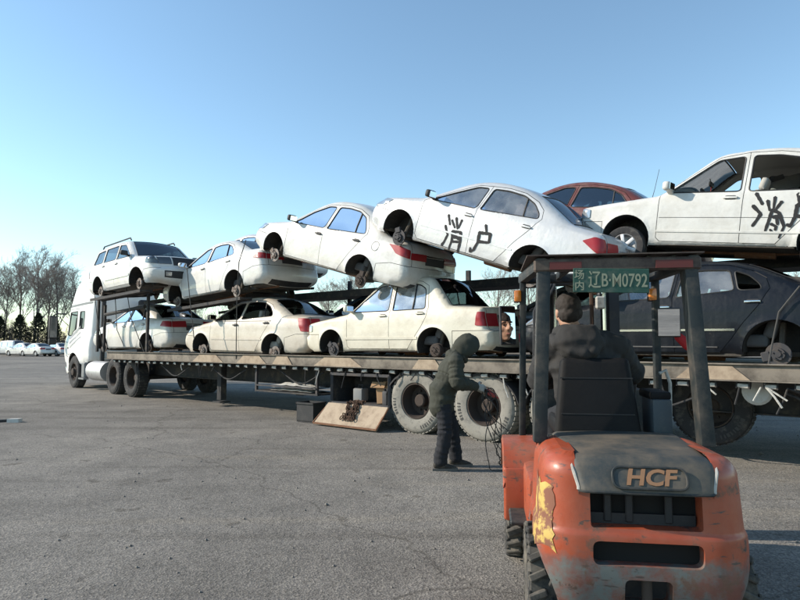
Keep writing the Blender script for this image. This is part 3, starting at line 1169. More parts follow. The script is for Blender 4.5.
def suv():
    return dict(
        wb=2.56, width=1.78, hub_z=.36, arch=.42, tumble=15, zmid=.75, flare=.03, crease=.95,
        ctrl=[(1.88, .34, .06, 'bumper_f'), (2.06, .42, .10, 'bumper_f'), (2.10, .66, .08, 'bumper_f'), (2.03, .72, .06, 'nose'), (1.98, .98, .10, 'hood'), (.95, 1.10, .06, 'windshield'),
              (.32, 1.60, .16, 'roof'), (-.5, 1.67, .4, 'roof'), (-1.85, 1.60, .10, 'backlight'), (-2.10, 1.06, .06, 'tail'), (-2.16, .70, .05, 'tail'), (-2.22, .66, .04, 'bumper_r'), (-2.22, .44, .08, 'bumper_r'), (-2.08, .34, 0, 'bumper_r')],
        belt=[(2.1, 1.0), (.9, 1.08), (-2.2, 1.12)],
        rsec=dict(bumper_f=.22, nose=.17, tail=.12, bumper_r=.14, backlight=.12),
        panels=[('front_door', [(.90, 1.07), (.90, .46), (.85, .40), (-.15, .40), (-.15, 1.57), (.28, 1.53)]),
                ('rear_door', [(-.15, 1.57), (-.15, .40), (-.70, .40), (-.86, .58), (-1.02, .85), (-1.06, 1.10), (-1.06, 1.55), (-.6, 1.575)]),
                ('front_bumper', [(2.4, .70), (1.62, .68), (1.62, .2), (2.4, .2)]), ('rear_bumper', [(-2.5, .67), (-1.72, .67), (-1.72, .2), (-2.5, .2)])],
        windows=[([(.80, 1.11), (.28, 1.48), (-.11, 1.52), (-.11, 1.12)], 'front_door'), ([(-.20, 1.12), (-.20, 1.525), (-1.01, 1.515), (-1.01, 1.13)], 'rear_door'),
                 ([(-1.12, 1.13), (-1.12, 1.51), (-1.70, 1.49), (-1.86, 1.15)], 'body')],
        lamps=[dict(name='headlight', mat='lamp_dark', side=[(1.72, .84), (2.1, .78), (2.1, .98), (1.76, .97)], strip=(('nose',), .79, .96, .52, 1.0)),
               dict(name='fog_light', mat='lamp_clear', side=None, strip=(('bumper_f',), .50, .60, .62, .86)),
               dict(name='tail_light', mat='tail_red', side=[(-2.05, .78), (-2.3, .78), (-2.3, 1.02), (-2.05, 1.02)], strip=(('tail',), .78, 1.02, .8, 1.0))],
        patches=[dict(name='grille', mat='black_plastic', strip=(('nose',), .76, .96, -.46, .46), off=.01), dict(name='air_intake', mat='black_plastic', strip=(('bumper_f',), .47, .63, -.9, .9), off=.004)],
        strips=[(.82, -.72, .60, .66, .015, 'paint_white')],
        mirror=(.72, 1.12), mirror_mat='black_plastic', handles=[(-.02, 1.0, 'front_door'), (-.92, 1.02, 'rear_door')], dash=(.72, 1.05), seat_z=.62, tyre_r=.35,
        rear_glass='glass_dark', ws_glass='glass_dark')


def van():
    return dict(
        wb=2.5, width=1.66, hub_z=.30, arch=.34, tumble=10, zmid=.7, step=.15,
        ctrl=[(1.75, .25, .05, 'bumper_f'), (1.90, .34, .08, 'bumper_f'), (1.93, .58, .06, 'bumper_f'), (1.88, .64, .06, 'nose'), (1.80, .86, .10, 'hood'), (1.35, 1.02, .08, 'windshield'),
              (.60, 1.72, .2, 'roof'), (-.5, 1.82, .5, 'roof'), (-1.75, 1.76, .15, 'backlight'), (-1.95, 1.05, .06, 'tail'), (-1.98, .62, .05, 'tail'), (-2.02, .58, .04, 'bumper_r'), (-2.02, .34, .06, 'bumper_r'), (-1.92, .25, 0, 'bumper_r')],
        belt=[(2.0, .95), (-2.0, 1.02)],
        panels=[('front_door', [(1.22, 1.0), (1.10, .34), (.25, .34), (.25, 1.62), (.62, 1.60)]), ('rear_door', [(.25, 1.66), (.25, .34), (-.8, .34), (-.8, 1.66)]),
                ('front_bumper', [(2.2, .61), (1.65, .61), (1.65, .1), (2.2, .1)]), ('rear_bumper', [(-2.3, .6), (-1.65, .6), (-1.65, .1), (-2.3, .1)])],
        windows=[([(1.15, 1.05), (.62, 1.56), (.30, 1.60), (.30, 1.05)], 'front_door'), ([(.20, 1.05), (.20, 1.60), (-.75, 1.60), (-.75, 1.05)], 'rear_door'), ([(-.86, 1.05), (-.86, 1.6), (-1.65, 1.57), (-1.8, 1.08)], 'body')],
        lamps=[dict(name='headlight', mat='lamp_clear', side=[(1.65, .70), (1.95, .66), (1.95, .84), (1.68, .86)], strip=(('nose',), .68, .84, .5, 1.0)),
               dict(name='tail_light', mat='tail_red', side=[(-1.88, .7), (-2.1, .7), (-2.1, 1.0), (-1.88, 1.0)], strip=(('tail',), .7, 1.0, .8, 1.0))],
        mirror=(1.0, 1.06), handles=[(.36, .92, 'front_door'), (-.65, .92, 'rear_door')], dash=(1.1, 1.0), tyre_r=.30, mirror_mat='black_plastic')
# ------------------------------------------------------------------ ground
def ground_material():
    m = bpy.data.materials.new('asphalt')
    m.use_nodes = True
    nt = m.node_tree
    b = nt.nodes['Principled BSDF']
    b.inputs['Roughness'].default_value = 0.92
    b.inputs['Specular IOR Level'].default_value = 0.25
    tc = nt.nodes.new('ShaderNodeTexCoord')

    def noise(scale, det=6, ro=0.65):
        n = nt.nodes.new('ShaderNodeTexNoise')
        n.inputs['Scale'].default_value = scale
        n.inputs['Detail'].default_value = det
        n.inputs['Roughness'].default_value = ro
        nt.links.new(tc.outputs['Object'], n.inputs['Vector'])
        return n.outputs['Fac']

    def ramp(f, pts):
        r = nt.nodes.new('ShaderNodeValToRGB')
        e = r.color_ramp.elements
        while len(e) < len(pts):
            e.new(0.5)
        for q, (p, c) in zip(e, pts):
            q.position = p
            q.color = (*c, 1)
        nt.links.new(f, r.inputs[0])
        return r.outputs[0]

    def mul(a, bb, fac=1.0, mode='MULTIPLY'):
        x = nt.nodes.new('ShaderNodeMix')
        x.data_type = 'RGBA'
        x.blend_type = mode
        x.inputs[0].default_value = fac
        nt.links.new(a, x.inputs[6]); nt.links.new(bb, x.inputs[7])
        return x.outputs[2]
    big = ramp(noise(0.13, 5), [(0.36, (0.155, 0.144, 0.130)), (0.5, (0.20, 0.186, 0.168)), (0.66, (0.255, 0.236, 0.208))])
    mid = ramp(noise(1.3, 7, 0.7), [(0.3, (0.72, 0.72, 0.72)), (0.55, (1, 1, 1)), (0.75, (1.12, 1.11, 1.08))])
    grit = nt.nodes.new('ShaderNodeTexVoronoi')
    grit.inputs['Scale'].default_value = 75
    nt.links.new(tc.outputs['Object'], grit.inputs['Vector'])
    gcol = ramp(grit.outputs['Color'], [(0.1, (0.55, 0.54, 0.52)), (0.5, (0.95, 0.95, 0.95)), (0.9, (1.45, 1.42, 1.36))])
    fine = ramp(noise(38, 4, 0.8), [(0.3, (0.62, 0.62, 0.63)), (0.5, (1, 1, 1)), (0.72, (1.35, 1.33, 1.3))])
    # cracks and tar seams
    vor = nt.nodes.new('ShaderNodeTexVoronoi')
    vor.feature = 'DISTANCE_TO_EDGE'
    vor.inputs['Scale'].default_value = 0.16
    wob = nt.nodes.new('ShaderNodeTexNoise')
    wob.inputs['Scale'].default_value = 1.2
    wob.inputs['Detail'].default_value = 8
    nt.links.new(tc.outputs['Object'], wob.inputs['Vector'])
    ad = nt.nodes.new('ShaderNodeMix')
    ad.data_type = 'RGBA'; ad.blend_type = 'ADD'; ad.inputs[0].default_value = 0.9
    nt.links.new(tc.outputs['Object'], ad.inputs[6]); nt.links.new(wob.outputs['Color'], ad.inputs[7])
    nt.links.new(ad.outputs[2], vor.inputs['Vector'])
    crack = ramp(vor.outputs['Distance'], [(0.0, (0.45, 0.44, 0.42)), (0.0035, (1, 1, 1))])
    # oil and tyre stains, each with a shape of its own
    st = ramp(noise(0.55, 4, 0.55), [(0.62, (1, 1, 1)), (0.74, (0.62, 0.61, 0.6))])
    c = mul(mul(mul(mul(big, mid), gcol, 0.85), fine, 0.8), crack, 0.7)
    c = mul(c, st, 0.8)
    # tyre tracks: long bands along the yard, and paler dusty patches
    mp = nt.nodes.new('ShaderNodeMapping')
    mp.inputs['Rotation'].default_value = (0, 0, math.radians(28))
    mp.inputs['Scale'].default_value = (0.05, 1.1, 1)
    nt.links.new(tc.outputs['Object'], mp.inputs['Vector'])
    tn = nt.nodes.new('ShaderNodeTexNoise')
    tn.inputs['Scale'].default_value = 1.6
    tn.inputs['Detail'].default_value = 3
    nt.links.new(mp.outputs[0], tn.inputs['Vector'])
    c = mul(c, ramp(tn.outputs['Fac'], [(0.34, (0.74, 0.73, 0.72)), (0.44, (1, 1, 1)), (0.60, (1, 1, 1)), (0.72, (1.16, 1.13, 1.07))]), 0.85)
    c = mul(c, ramp(noise(2.6, 3, 0.5), [(0.66, (1, 1, 1)), (0.70, (0.55, 0.54, 0.53))]), 0.8)
    nt.links.new(c, b.inputs['Base Color'])
    bp = nt.nodes.new('ShaderNodeBump')
    bp.inputs['Strength'].default_value = 0.7
    bp.inputs['Distance'].default_value = 0.006
    nt.links.new(grit.outputs['Distance'], bp.inputs['Height'])
    bp2 = nt.nodes.new('ShaderNodeBump')
    bp2.inputs['Strength'].default_value = 0.5
    bp2.inputs['Distance'].default_value = 0.02
    nt.links.new(noise(9, 6, 0.7), bp2.inputs['Height'])
    nt.links.new(bp.outputs[0], bp2.inputs['Normal'])
    nt.links.new(bp2.outputs[0], b.inputs['Normal'])
    MATS['asphalt'] = m


ground_material()
rng = random.Random(7)
gv, gf = [], []
xs = [-2500, -600, -150] + [x for x in np.arange(-60, 61, 4)] + [150, 600, 2500]
ys = [-2500, -400, -60, -20] + [y for y in np.arange(-8, 89, 4)] + [150, 500, 3500]
for y in ys:
    for x in xs:
        gv.append((x, y, 0.0))
nx = len(xs)
gf = [(j * nx + i, j * nx + i + 1, (j + 1) * nx + i + 1, (j + 1) * nx + i) for j in range(len(ys) - 1) for i in range(nx - 1)]
g = mesh_obj('ground', gv, gf, 'asphalt', smooth=True)
tag(g, 'wide yard of worn gritty grey asphalt', None, None, 'structure')

# strip of bare earth under the trees
mat('earth', (0.16, 0.125, 0.09), 0.95, var=0.4, vscale=0.8, bump=0.03, bscale=3)
ev = []
for i, x in enumerate(np.linspace(-190, 190, 60)):
    for k, (y, z) in enumerate(((79.0, 0.004), (80.2, 0.16), (84, 0.28), (110, 0.35), (400, 0.4))):
        ev.append((x * (1 if k < 4 else 5), y + (0.5 * math.sin(i * 1.7) if k == 0 else 0), z))
g = mesh_obj('verge', ev, [(i * 5 + k, i * 5 + 5 + k, i * 5 + 6 + k, i * 5 + 1 + k) for i in range(59) for k in range(4)], 'earth', smooth=True)
tag(g, 'strip of bare earth along the far edge of the yard', None, None, 'structure')

# ------------------------------------------------------------------ bare trees behind the yard
mat('bark', (0.20, 0.17, 0.15), 0.95, var=0.35, vscale=5)
mat('twig', (0.27, 0.23, 0.205), 0.95)
mat('conifer', (0.028, 0.04, 0.026), 0.9, var=0.5, vscale=2.0)


def bare_tree(seed, H):
    r = random.Random(seed)
    trunk, crown = MB(), MB()

    def grow(p, d, L, rad_, depth):
        n = 4 if depth < 2 else 3
        pts = [p.copy()]
        q = p.copy()
        dd = d.copy()
        for k in range(n):
            dd = (dd + Vector((r.uniform(-1, 1), r.uniform(-1, 1), r.uniform(-.35, .65))) * (.09 if depth == 0 else .17)).normalized()
            q = q + dd * (L / n)
            pts.append(q.copy())
        end = rad_ * (0.55 if depth < 4 else 0.5)
        rs = [rad_ + (end - rad_) * k / n for k in range(n + 1)]
        (trunk if depth == 0 else crown).tube(pts, rs, 6 if depth == 0 else (4 if depth < 3 else 3), caps=False)
        if depth >= 5:
            return
        kids = {0: 12, 1: 6, 2: 5, 3: 4, 4: 4}[depth]
        for k in range(kids):
            if depth == 0:
                f = 0.26 + 0.74 * (k + r.random() * .8) / kids
            else:
                f = 0.25 + 0.75 * (k + r.random()) / kids
            f = min(f, 0.999)
            x = f * n
            i = min(int(x), n - 1)
            b = pts[i].lerp(pts[i + 1], x - i)
            ax = (pts[i + 1] - pts[i]).normalized()
            side = Vector((r.uniform(-1, 1), r.uniform(-1, 1), r.uniform(-.2, .4)))
            side = (side - ax * side.dot(ax)).normalized()
            ang = r.uniform(24, 46) if depth == 0 else r.uniform(22, 55)
            nd = (ax * math.cos(rad(ang)) + side * math.sin(rad(ang)))
            nd.z += 0.18
            nd.normalize()
            if depth == 0:
                ln = H * (0.50 - 0.30 * f) * r.uniform(.8, 1.2)
            else:
                ln = L * r.uniform(.38, .66)
            grow(b, nd, ln, max(0.0085, rad_ * (.5 if depth == 0 else .52) * (1.1 - .4 * f)), depth + 1)
    grow(Vector((0, 0, 0)), Vector((r.uniform(-.04, .04), r.uniform(-.04, .04), 1)), H * .86, H * .0115, 0)
    t = empty('bare_tree')
    trunk.build('trunk', 'bark', t, angle=60)
    crown.build('crown', 'twig', t, smooth=False)
    return t


def conifer(seed, H, R):
    r = random.Random(seed)
    t = empty('conifer_tree')
    MB().cyl((0, 0, 0), (0, 0, H * .9), .11, .03, n=7).build('trunk', 'bark', t)
    v, f = [], []
    for k in range(3600):
        u = r.random() ** 0.75
        z = H * (0.05 + 0.95 * u)
        rr = R * (1 - u) ** .85 * (0.45 + 0.6 * r.random() ** .6) * (1 + .18 * math.sin(z * 9 + seed)) + .05
        a = r.uniform(0, 2 * math.pi)
        c_ = Vector((rr * math.cos(a), rr * math.sin(a), z))
        o = Vector((math.cos(a), math.sin(a), r.uniform(-.2, .9))).normalized()
        s1 = o.cross(Vector((0, 0, 1))).normalized()
        L, w = r.uniform(.16, .34), r.uniform(.05, .10)
        b = len(v)
        v += [c_ - s1 * w, c_ + s1 * w, c_ + o * L + Vector((0, 0, r.uniform(-.03, .1)))]
        f.append((b, b + 1, b + 2))
    mesh_obj('crown', v, f, 'conifer', t)
    return t


T_GROUP = 'bare winter trees along the far edge of the yard'
protos = [bare_tree(11, 12.5), bare_tree(23, 13.0), bare_tree(37, 11.5)]
trng = random.Random(3)
spots = []
for k, (px, y, sc) in enumerate([(-38, 86, 1.0), (-16, 92, 0.95), (3, 86, 1.0), (20, 90, 1.06), (33, 85, 1.02), (46, 93, 1.05), (58, 86, 0.95), (72, 90, 0.86), (88, 87, 0.82), (108, 92, .9)]):
    spots.append((at_depth(px, 343, y).x, y, sc))
for x in np.arange(-38, 95, 6.5):
    spots.append((x + trng.uniform(-1.5, 1.5), trng.uniform(86, 94), trng.uniform(.72, .92)))
for i, (x, y, sc) in enumerate(spots):
    o = protos[i] if i < 3 else copy_tree(protos[i % 3])
    o.location = (x, y, 0.25)
    o.scale = (sc * 1.08, sc * 1.08, sc)
    o.rotation_euler = (0, 0, trng.uniform(0, 6.28))
    tag(o, 'leafless grey winter tree with a fine twiggy crown', 'tree', T_GROUP)
bw = MB()
br_ = random.Random(8)
for k in range(9000):
    x = br_.uniform(-105, 120)
    y = br_.uniform(96, 104)
    h_ = br_.uniform(2.2, 5.2) * (1 + .3 * math.sin(x * .35))
    p = Vector((x, y, .3))
    q1 = p + Vector((br_.uniform(-.5, .5), br_.uniform(-.3, .3), h_ * .55))
    q2 = q1 + Vector((br_.uniform(-.7, .7), br_.uniform(-.4, .4), h_ * .45))
    bw.tube([p, q1, q2], [.035, .024, .010], 3, caps=False)
    q3 = q1 + Vector((br_.uniform(-1, 1), br_.uniform(-.4, .4), h_ * .4))
    bw.tube([q1, q3], [.02, .008], 3, caps=False)
tag(bw.build('brushwood', 'twig', smooth=False), 'dense band of bare brushwood behind the winter trees', 'brushwood', None, 'stuff')
cp = conifer(5, 5.0, 2.2)
for i, (px, y, sc) in enumerate([(19, 80.5, 1.0), (37.5, 81, 1.05), (-1, 80.5, .95), (55, 82, .85), (-22, 81, 1.0), (76, 82, .9)]):
    o = cp if i == 0 else copy_tree(cp)
    o.location = (at_depth(px, 343, y).x, y, 0.2)
    o.scale = (sc, sc, sc)
    o.rotation_euler = (0, 0, i * 1.3)
    tag(o, 'dark pointed evergreen standing under the bare trees', 'conifer', 'dark evergreens under the bare trees')

# ------------------------------------------------------------------ cars parked far off on the left
PARK = 'cars parked below the trees'


def coarse(c):
    c['step'] = 0.16
    return c


for k, (px, y, cfg, paint, label, nm, ct) in enumerate([
        (9, 72.5, van(), 'paint_silver', 'silver minivan parked below the trees', 'parked_van', 'van'),
        (23, 70, sedan(droop=0), 'paint_pearl', 'white saloon parked directly beside the silver minivan below the trees', 'parked_car', 'car'),
        (37, 68.5, sedan(1.44, droop=0), 'paint_white', 'white saloon parked between another white saloon and a grey one below the trees', 'parked_car', 'car'),
        (58, 69.5, sedan(1.46, droop=0), 'paint_silver', 'pale grey saloon parked last in the row below the trees, by the tractor cab', 'parked_car', 'car')]):
    r_, _, _ = build_car(coarse(cfg), nm, label, paint, PARK, ct, res=0.2, simple=True, hubs=False, glass='glass_dark')
    p = at_depth(px, 343, y)
    r_.location = (p.x, y, 0.0)
    r_.rotation_euler = (0, 0, rad(180 - 24 - 3 * k))

# ------------------------------------------------------------------ the car carrier: a frame of its own, x along the truck (forwards), y towards the near side
TA = 39.0
P0 = Vector((1.26, 9.24, 0))
TR = Matrix.Rotation(rad(180 - TA), 4, 'Z')
TR.translation = P0


def tw(s, o, z):
    """carrier frame -> world"""
    return TR @ Vector((s, o, z))


def s_of(px, o):
    k = (px - 400) / FPX
    q = P0 + Vector((-math.sin(rad(TA)), -math.cos(rad(TA)), 0)) * o
    ca, sa = math.cos(rad(TA)), math.sin(rad(TA))
    return (q.x - k * q.y) / (ca + k * sa)


DECK = 1.25
mat('deck_dusty', (0.22, 0.19, 0.155), 0.85, dirt=(0.06, 0.05, 0.042), dirt_amt=0.9, dscale=3.5, lo=0.42, hi=0.7)
mat('frame_black', (0.03, 0.03, 0.032), 0.7, dirt=(0.15, 0.12, 0.09), dirt_amt=0.7, dscale=5)
mat('box_tan', (0.37, 0.29, 0.21), 0.75, dirt=(0.16, 0.11, 0.075), dirt_amt=0.75, dscale=5, lo=0.45, hi=0.7)
mat('roller_pale', (0.52, 0.50, 0.46), 0.6, dirt=DUST, dirt_amt=0.5, dscale=20)
mat('tyre_truck', (0.25, 0.235, 0.205), 0.92, dirt=(0.07, 0.068, 0.065), dirt_amt=0.75, dscale=9, lo=0.5, hi=0.72, bump=0.003, bscale=60)
mat('tyre_letters', (0.06, 0.058, 0.055), 0.9)
mat('rim_rust', (0.05, 0.036, 0.029), 0.8, dirt=(0.035, 0.03, 0.028), dirt_amt=0.7, dscale=8)
mat('tarp_pale', (0.55, 0.54, 0.50), 0.9, var=0.35, vscale=6, bump=0.02, bscale=12)
mat('case_grey', (0.20, 0.205, 0.21), 0.7, dirt=DUST, dirt_amt=0.6, dscale=9)
mat('cardboard', (0.36, 0.22, 0.12), 0.9, var=0.3, vscale=12)

trailer = empty('car_carrier_trailer', P0, (0, 0, rad(180 - TA)), 'long dusty flatbed car carrier trailer loaded with two tiers of scrap cars', 'trailer')
S0, S1 = -7.2, 12.1          # rear and front end of the deck
ON, OF = 0.06, -4.05         # near and far edge
m = MB()
m.box(((S0 + S1) / 2, ON - .03, DECK - .09), (S1 - S0, .06, .18), bevel=.008)
m.box(((S0 + S1) / 2, ON - .02, DECK + .006), (S1 - S0, .12, .014))
m.box(((S0 + S1) / 2, ON - .0, DECK - .186), (S1 - S0, .12, .012))
m.build('side_rail', 'deck_dusty', trailer)
MB().box(((S0 + S1) / 2, OF + .03, DECK - .11), (S1 - S0, .06, .22), bevel=.008).build('side_rail', 'deck_dusty', trailer)
m = MB()
npl = 16
for k in range(npl):
    a, b = S0 + (S1 - S0) * k / npl, S0 + (S1 - S0) * (k + 1) / npl
    o_ = MB().box(((a + b) / 2, (ON + OF) / 2 - .02, DECK - .035), (b - a - .012, ON - OF - .16, .03)).build('deck_plate', 'deck_dusty', trailer)
for o in (-.95, -2.65):
    m = MB()
    m.box(((S0 + S1) / 2, o, DECK - .07), (S1 - S0 - .2, .18, .02)).box(((S0 + S1) / 2, o, .88), (S1 - S0 - .2, .014, .56)).box(((S0 + S1) / 2 - 1, o, .60), (S1 - S0 - 2.2, .18, .02))
    m.build('chassis_beam', 'frame_black', trailer)
for k, s in enumerate(np.arange(S0 + .3, S1, 1.1)):
    MB().box((s, (ON + OF) / 2, DECK - .13), (.08, ON - OF - .2, .14)).build('crossmember', 'frame_black', trailer)
# pale gusset plates welded under the rail and the lashing rollers
roller = None
for k, s in enumerate(np.arange(-6.9, 11.9, 0.31)):
    s = s + rng.uniform(-.03, .03)
    if roller is None:
        mm = MB().cyl((-.055, 0, 0), (.055, 0, 0), .028, n=8)
        roller = mm.build('lashing_roller', 'roller_pale', trailer)
        mm = MB().box((-.065, -.01, .015), (.014, .07, .09)).box((.065, -.01, .015), (.014, .07, .09)).box((0, -.035, .03), (.15, .02, .07))
        br = mm.build('bracket', 'frame_black', roller)
        o, b_ = roller, br
    else:
        o = roller.copy(); col.objects.link(o)
        b_ = br.copy(); col.objects.link(b_); b_.parent = o
    o.location = (s, ON - .035, DECK - .245)
    o.rotation_euler = (0, rng.uniform(-.1, .1), rng.uniform(-.12, .12))
for s, w in ((-5.0, .5), (3.05, .62), (4.6, .3), (5.6, .5), (-3.2, .4), (1.0, .3), (7.2, .6)):
    MB().prism([(s - w, ON + .012, DECK - .178), (s + w, ON + .012, DECK - .178), (s + w * .55, ON + .012, DECK - .02), (s - w * .55, ON + .012, DECK - .02)], (0, .008, 0)).build('gusset_plate', 'box_tan', trailer)


def truck_wheel(parent, pos, side, r=.535, w=.30, deep=True, tyre='tyre_truck'):
    P = Vector(pos)
    m = MB()
    m.lathe([(r * .56, -w * .45), (r * .62, -w * .5), (r * .9, -w * .5), (r * .97, -w * .4), (r, -w * .3), (r, w * .3), (r * .97, w * .42), (r * .92, w * .49), (r * .80, w * .52), (r * .66, w * .49),
             (r * .58, w * .45), (r * .55, w * .30), (r * .55, -w * .45)], P, (0, side, 0), n=40)
    # tread ribs
    for k in range(44):
        a = 2 * math.pi * k / 44
        d = Vector((math.cos(a), 0, math.sin(a)))
        t_ = Vector((-math.sin(a), 0, math.cos(a)))
        M = Matrix((t_, Vector((0, 1, 0)), d)).transposed()
        m.box(P + d * (r + .003), (.052, w * .78, .016), M)
    o = m.build('wheel', tyre, parent, angle=40)
    m = MB()
    if deep:
        m.lathe([(r * .555, w * .40), (r * .52, w * .42), (r * .50, w * .10), (r * .46, -w * .30), (r * .20, -w * .34), (r * .20, w * .02), (r * .16, w * .08), (0, w * .08)], P, (0, side, 0), n=32)
        nb, rb, hb = 10, r * .31, -w * .32
    else:
        m.lathe([(r * .555, w * .40), (r * .52, w * .44), (r * .49, w * .20), (r * .40, w * .16), (r * .24, w * .42), (r * .22, w * .60), (r * .14, w * .64), (0, w * .64)], P, (0, side, 0), n=32)
        nb, rb, hb = 10, r * .31, w * .28
    for k in range(nb):
        a = 2 * math.pi * k / nb
        q = P + Vector((rb * math.cos(a), side * hb, rb * math.sin(a)))
        m.cyl(q, q + Vector((0, side * .035, 0)), .018, n=6)
    m.build('rim', 'rim_rust', o, angle=35)
    # moulded sidewall lettering as a broken raised ring
    m = MB()
    for a0, n_ in ((200, 9), (330, 6)):
        for k in range(n_):
            a = rad(a0 + k * 6.5)
            d = Vector((math.cos(a), 0, math.sin(a)))
            t_ = Vector((-math.sin(a), 0, math.cos(a)))
            M = Matrix((t_, Vector((0, 1, 0)), d)).transposed()
            m.box(P + d * (r * .81) + Vector((0, side * w * .52, 0)), (.018 if k % 3 else .034, .008, .05), M)
    tag(m.build('sidewall_marking', 'tyre_letters', o), None, kind='stuff')
    return o


for s in (1.31, 0.0, -1.31):
    truck_wheel(trailer, (s, -.15, .535), 1)
    truck_wheel(trailer, (s, -.50, .535), 1)
    truck_wheel(trailer, (s, -3.5, .535), -1)
    MB().cyl((s, -.3, .535), (s, -3.4, .535), .07, n=10).build('axle', 'frame_black', trailer)
    a = np.linspace(rad(12), rad(168), 14)
    m = MB()
    for k in range(13):
        p = [(s + .63 * math.cos(a[k]), 0.0, .50 + .54 * math.sin(a[k])), (s + .63 * math.cos(a[k + 1]), 0.0, .50 + .54 * math.sin(a[k + 1]))]
        m.add([(p[0][0], .02, p[0][2]), (p[1][0], .02, p[1][2]), (p[1][0], -.7, p[1][2]), (p[0][0], -.7, p[0][2])], [(0, 1, 2, 3)])
        m.add([(p[0][0], .02, p[0][2]), (p[1][0], .02, p[1][2]), (p[1][0], .02, p[1][2] - .035), (p[0][0], .02, p[0][2] - .035)], [(0, 1, 2, 3)])
    m.build('mudguard', 'frame_black', trailer)
truck_wheel(trailer, (-2.98, -.95, .66), 1, .50, .28, True, 'rubber')
MB().box((-2.98, -1.25, .95), (.5, .12, .5)).build('spare_wheel_carrier', 'frame_black', trailer)
# lower gear: landing legs, tanks, boxes
for o in (-.6, -3.2):
    MB().box((7.6, o, .62), (.16, .16, .95), bevel=.01).box((7.6, o, .10), (.30, .30, .03)).build('landing_leg', 'frame_black', trailer)
MB().cyl((5.9, -1.5, .72), (4.9, -1.5, .72), .22, n=18).build('air_tank', 'frame_black', trailer)
MB().lathe([(0, .0), (.13, .0), (.16, -.02), (.16, -.05), (0, -.05)], (-3.62, -.18, .93), (0, 1, 0), 22).build('pale_cover_disc', 'roller_pale', trailer)
# cable bundle hanging under the rail near the rear
m = MB()
for k in range(7):
    c0 = -4.55 + rng.uniform(-.12, .12)
    p = [(c0 + .16 * math.cos(t * 2.1 + k), .05 + .03 * math.sin(t * 3 + k), .92 + .09 * math.sin(t * 2.4 + k * 1.3) - .02 * t) for t in np.linspace(0, 3.2, 14)]
    m.tube(p, .009, 5)
m.build('cable_bundle', 'rubber', trailer)
m = MB()
m.tube([(-3.75, .05, 1.0), (-3.83, .08, .9), (-3.9, .08, .78)], .012, 5).tube([(-3.75, .05, 1.0), (-3.95, .07, .86)], .01, 5).tube([(-3.7, .05, 1.0), (-3.62, .07, .84)], .01, 5)
m.build('rope_ends', 'tarp_pale', trailer)

# loose strap ends and hoses under the rail
for k in range(26):
    s = rng.uniform(-6.6, 11.5)
    if -2.2 < s < 3.4 and rng.random() < .5:
        continue
    L_ = rng.uniform(.10, .34)
    a_ = rng.uniform(-.12, .12)
    MB().tube([(s, .03, 1.0), (s + a_ * .4, .05, 1.0 - L_ * .5), (s + a_, .04, 1.0 - L_)], .010, 5).build('strap_end', rng.choice(('rubber', 'tarp_pale', 'frame_black')), trailer)
for k in range(5):
    a_ = (3.6, 6.0, 8.2, -3.2, -5.2)[k]
    MB().tube([(a_ + 1.3 * t, -.12, .93 - .22 * math.sin(math.pi * t) + .02 * math.sin(9 * t)) for t in np.linspace(0, 1, 12)], .016, 6).build('air_hose', 'rubber', trailer)

# black rubber skirt sagging under the rail near the rear
sk = []
for i, s in enumerate(np.linspace(-3.95, -6.6, 16)):
    u = i / 15
    zz_ = .98 - .20 * math.sin(math.pi * min(1, u * 1.15)) ** .8
    sk += [(s, -.02, 1.0), (s, .02, (1.0 + zz_) / 2), (s, -.02, zz_), (s, -.10, zz_ - .02)]
mesh_obj('rubber_skirt', sk, [(i * 4 + k, (i + 1) * 4 + k, (i + 1) * 4 + k + 1, i * 4 + k + 1) for i in range(15) for k in range(3)], 'black_plastic', trailer, smooth=True)

# open tool box with its flap hanging to the ground
tb = empty('tool_box')
tb.parent = trailer
m = MB()
s0, s1, zb, zt = 1.86, 3.26, .40, .93
m.box(((s0 + s1) / 2, -.62, (zb + zt) / 2), (s1 - s0, .03, zt - zb)).box(((s0 + s1) / 2, -.32, zb), (s1 - s0, .62, .03)).box(((s0 + s1) / 2, -.32, zt), (s1 - s0, .62, .03))
m.box((s0, -.32, (zb + zt) / 2), (.03, .62, zt - zb)).box((s1, -.32, (zb + zt) / 2), (.03, .62, zt - zb))
m.build('box_shell', 'frame_black', tb)
m = MB()
m.bar((s0 - .02, .0, zt + .0), (s1 + .02, .0, zt), .05, .05).bar((s1, 0, zb), (s1, 0, zt), .05, .05).bar((s0, 0, zb), (s0, 0, zt), .05, .05).bar((s0 - .02, 0, zb), (s1 + .02, 0, zb), .05, .05)
m.build('box_frame', 'steel_dark', tb)
m = MB()
m.prism([(s0 - .02, .03, zb - .01), (s1 + .02, .03, zb - .01), (s1 + .16, .30, .02), (s0 + .02, .30, .02)], (0, .03, .012))
m.build('flap', 'box_tan', tb)
m = MB()
m.bar((s0 - .02, .055, zb - .02), (s1 + .02, .055, zb - .02), .02, .03).bar((s0 + .02, .32, .045), (s1 + .16, .32, .045), .02, .03).bar((s1 + .02, .055, zb - .02), (s1 + .16, .325, .045), .03, .02).bar((s0 - .02, .055, zb - .02), (s0 + .02, .325, .045), .03, .02)
m.build('flap_rim', 'rust', tb)
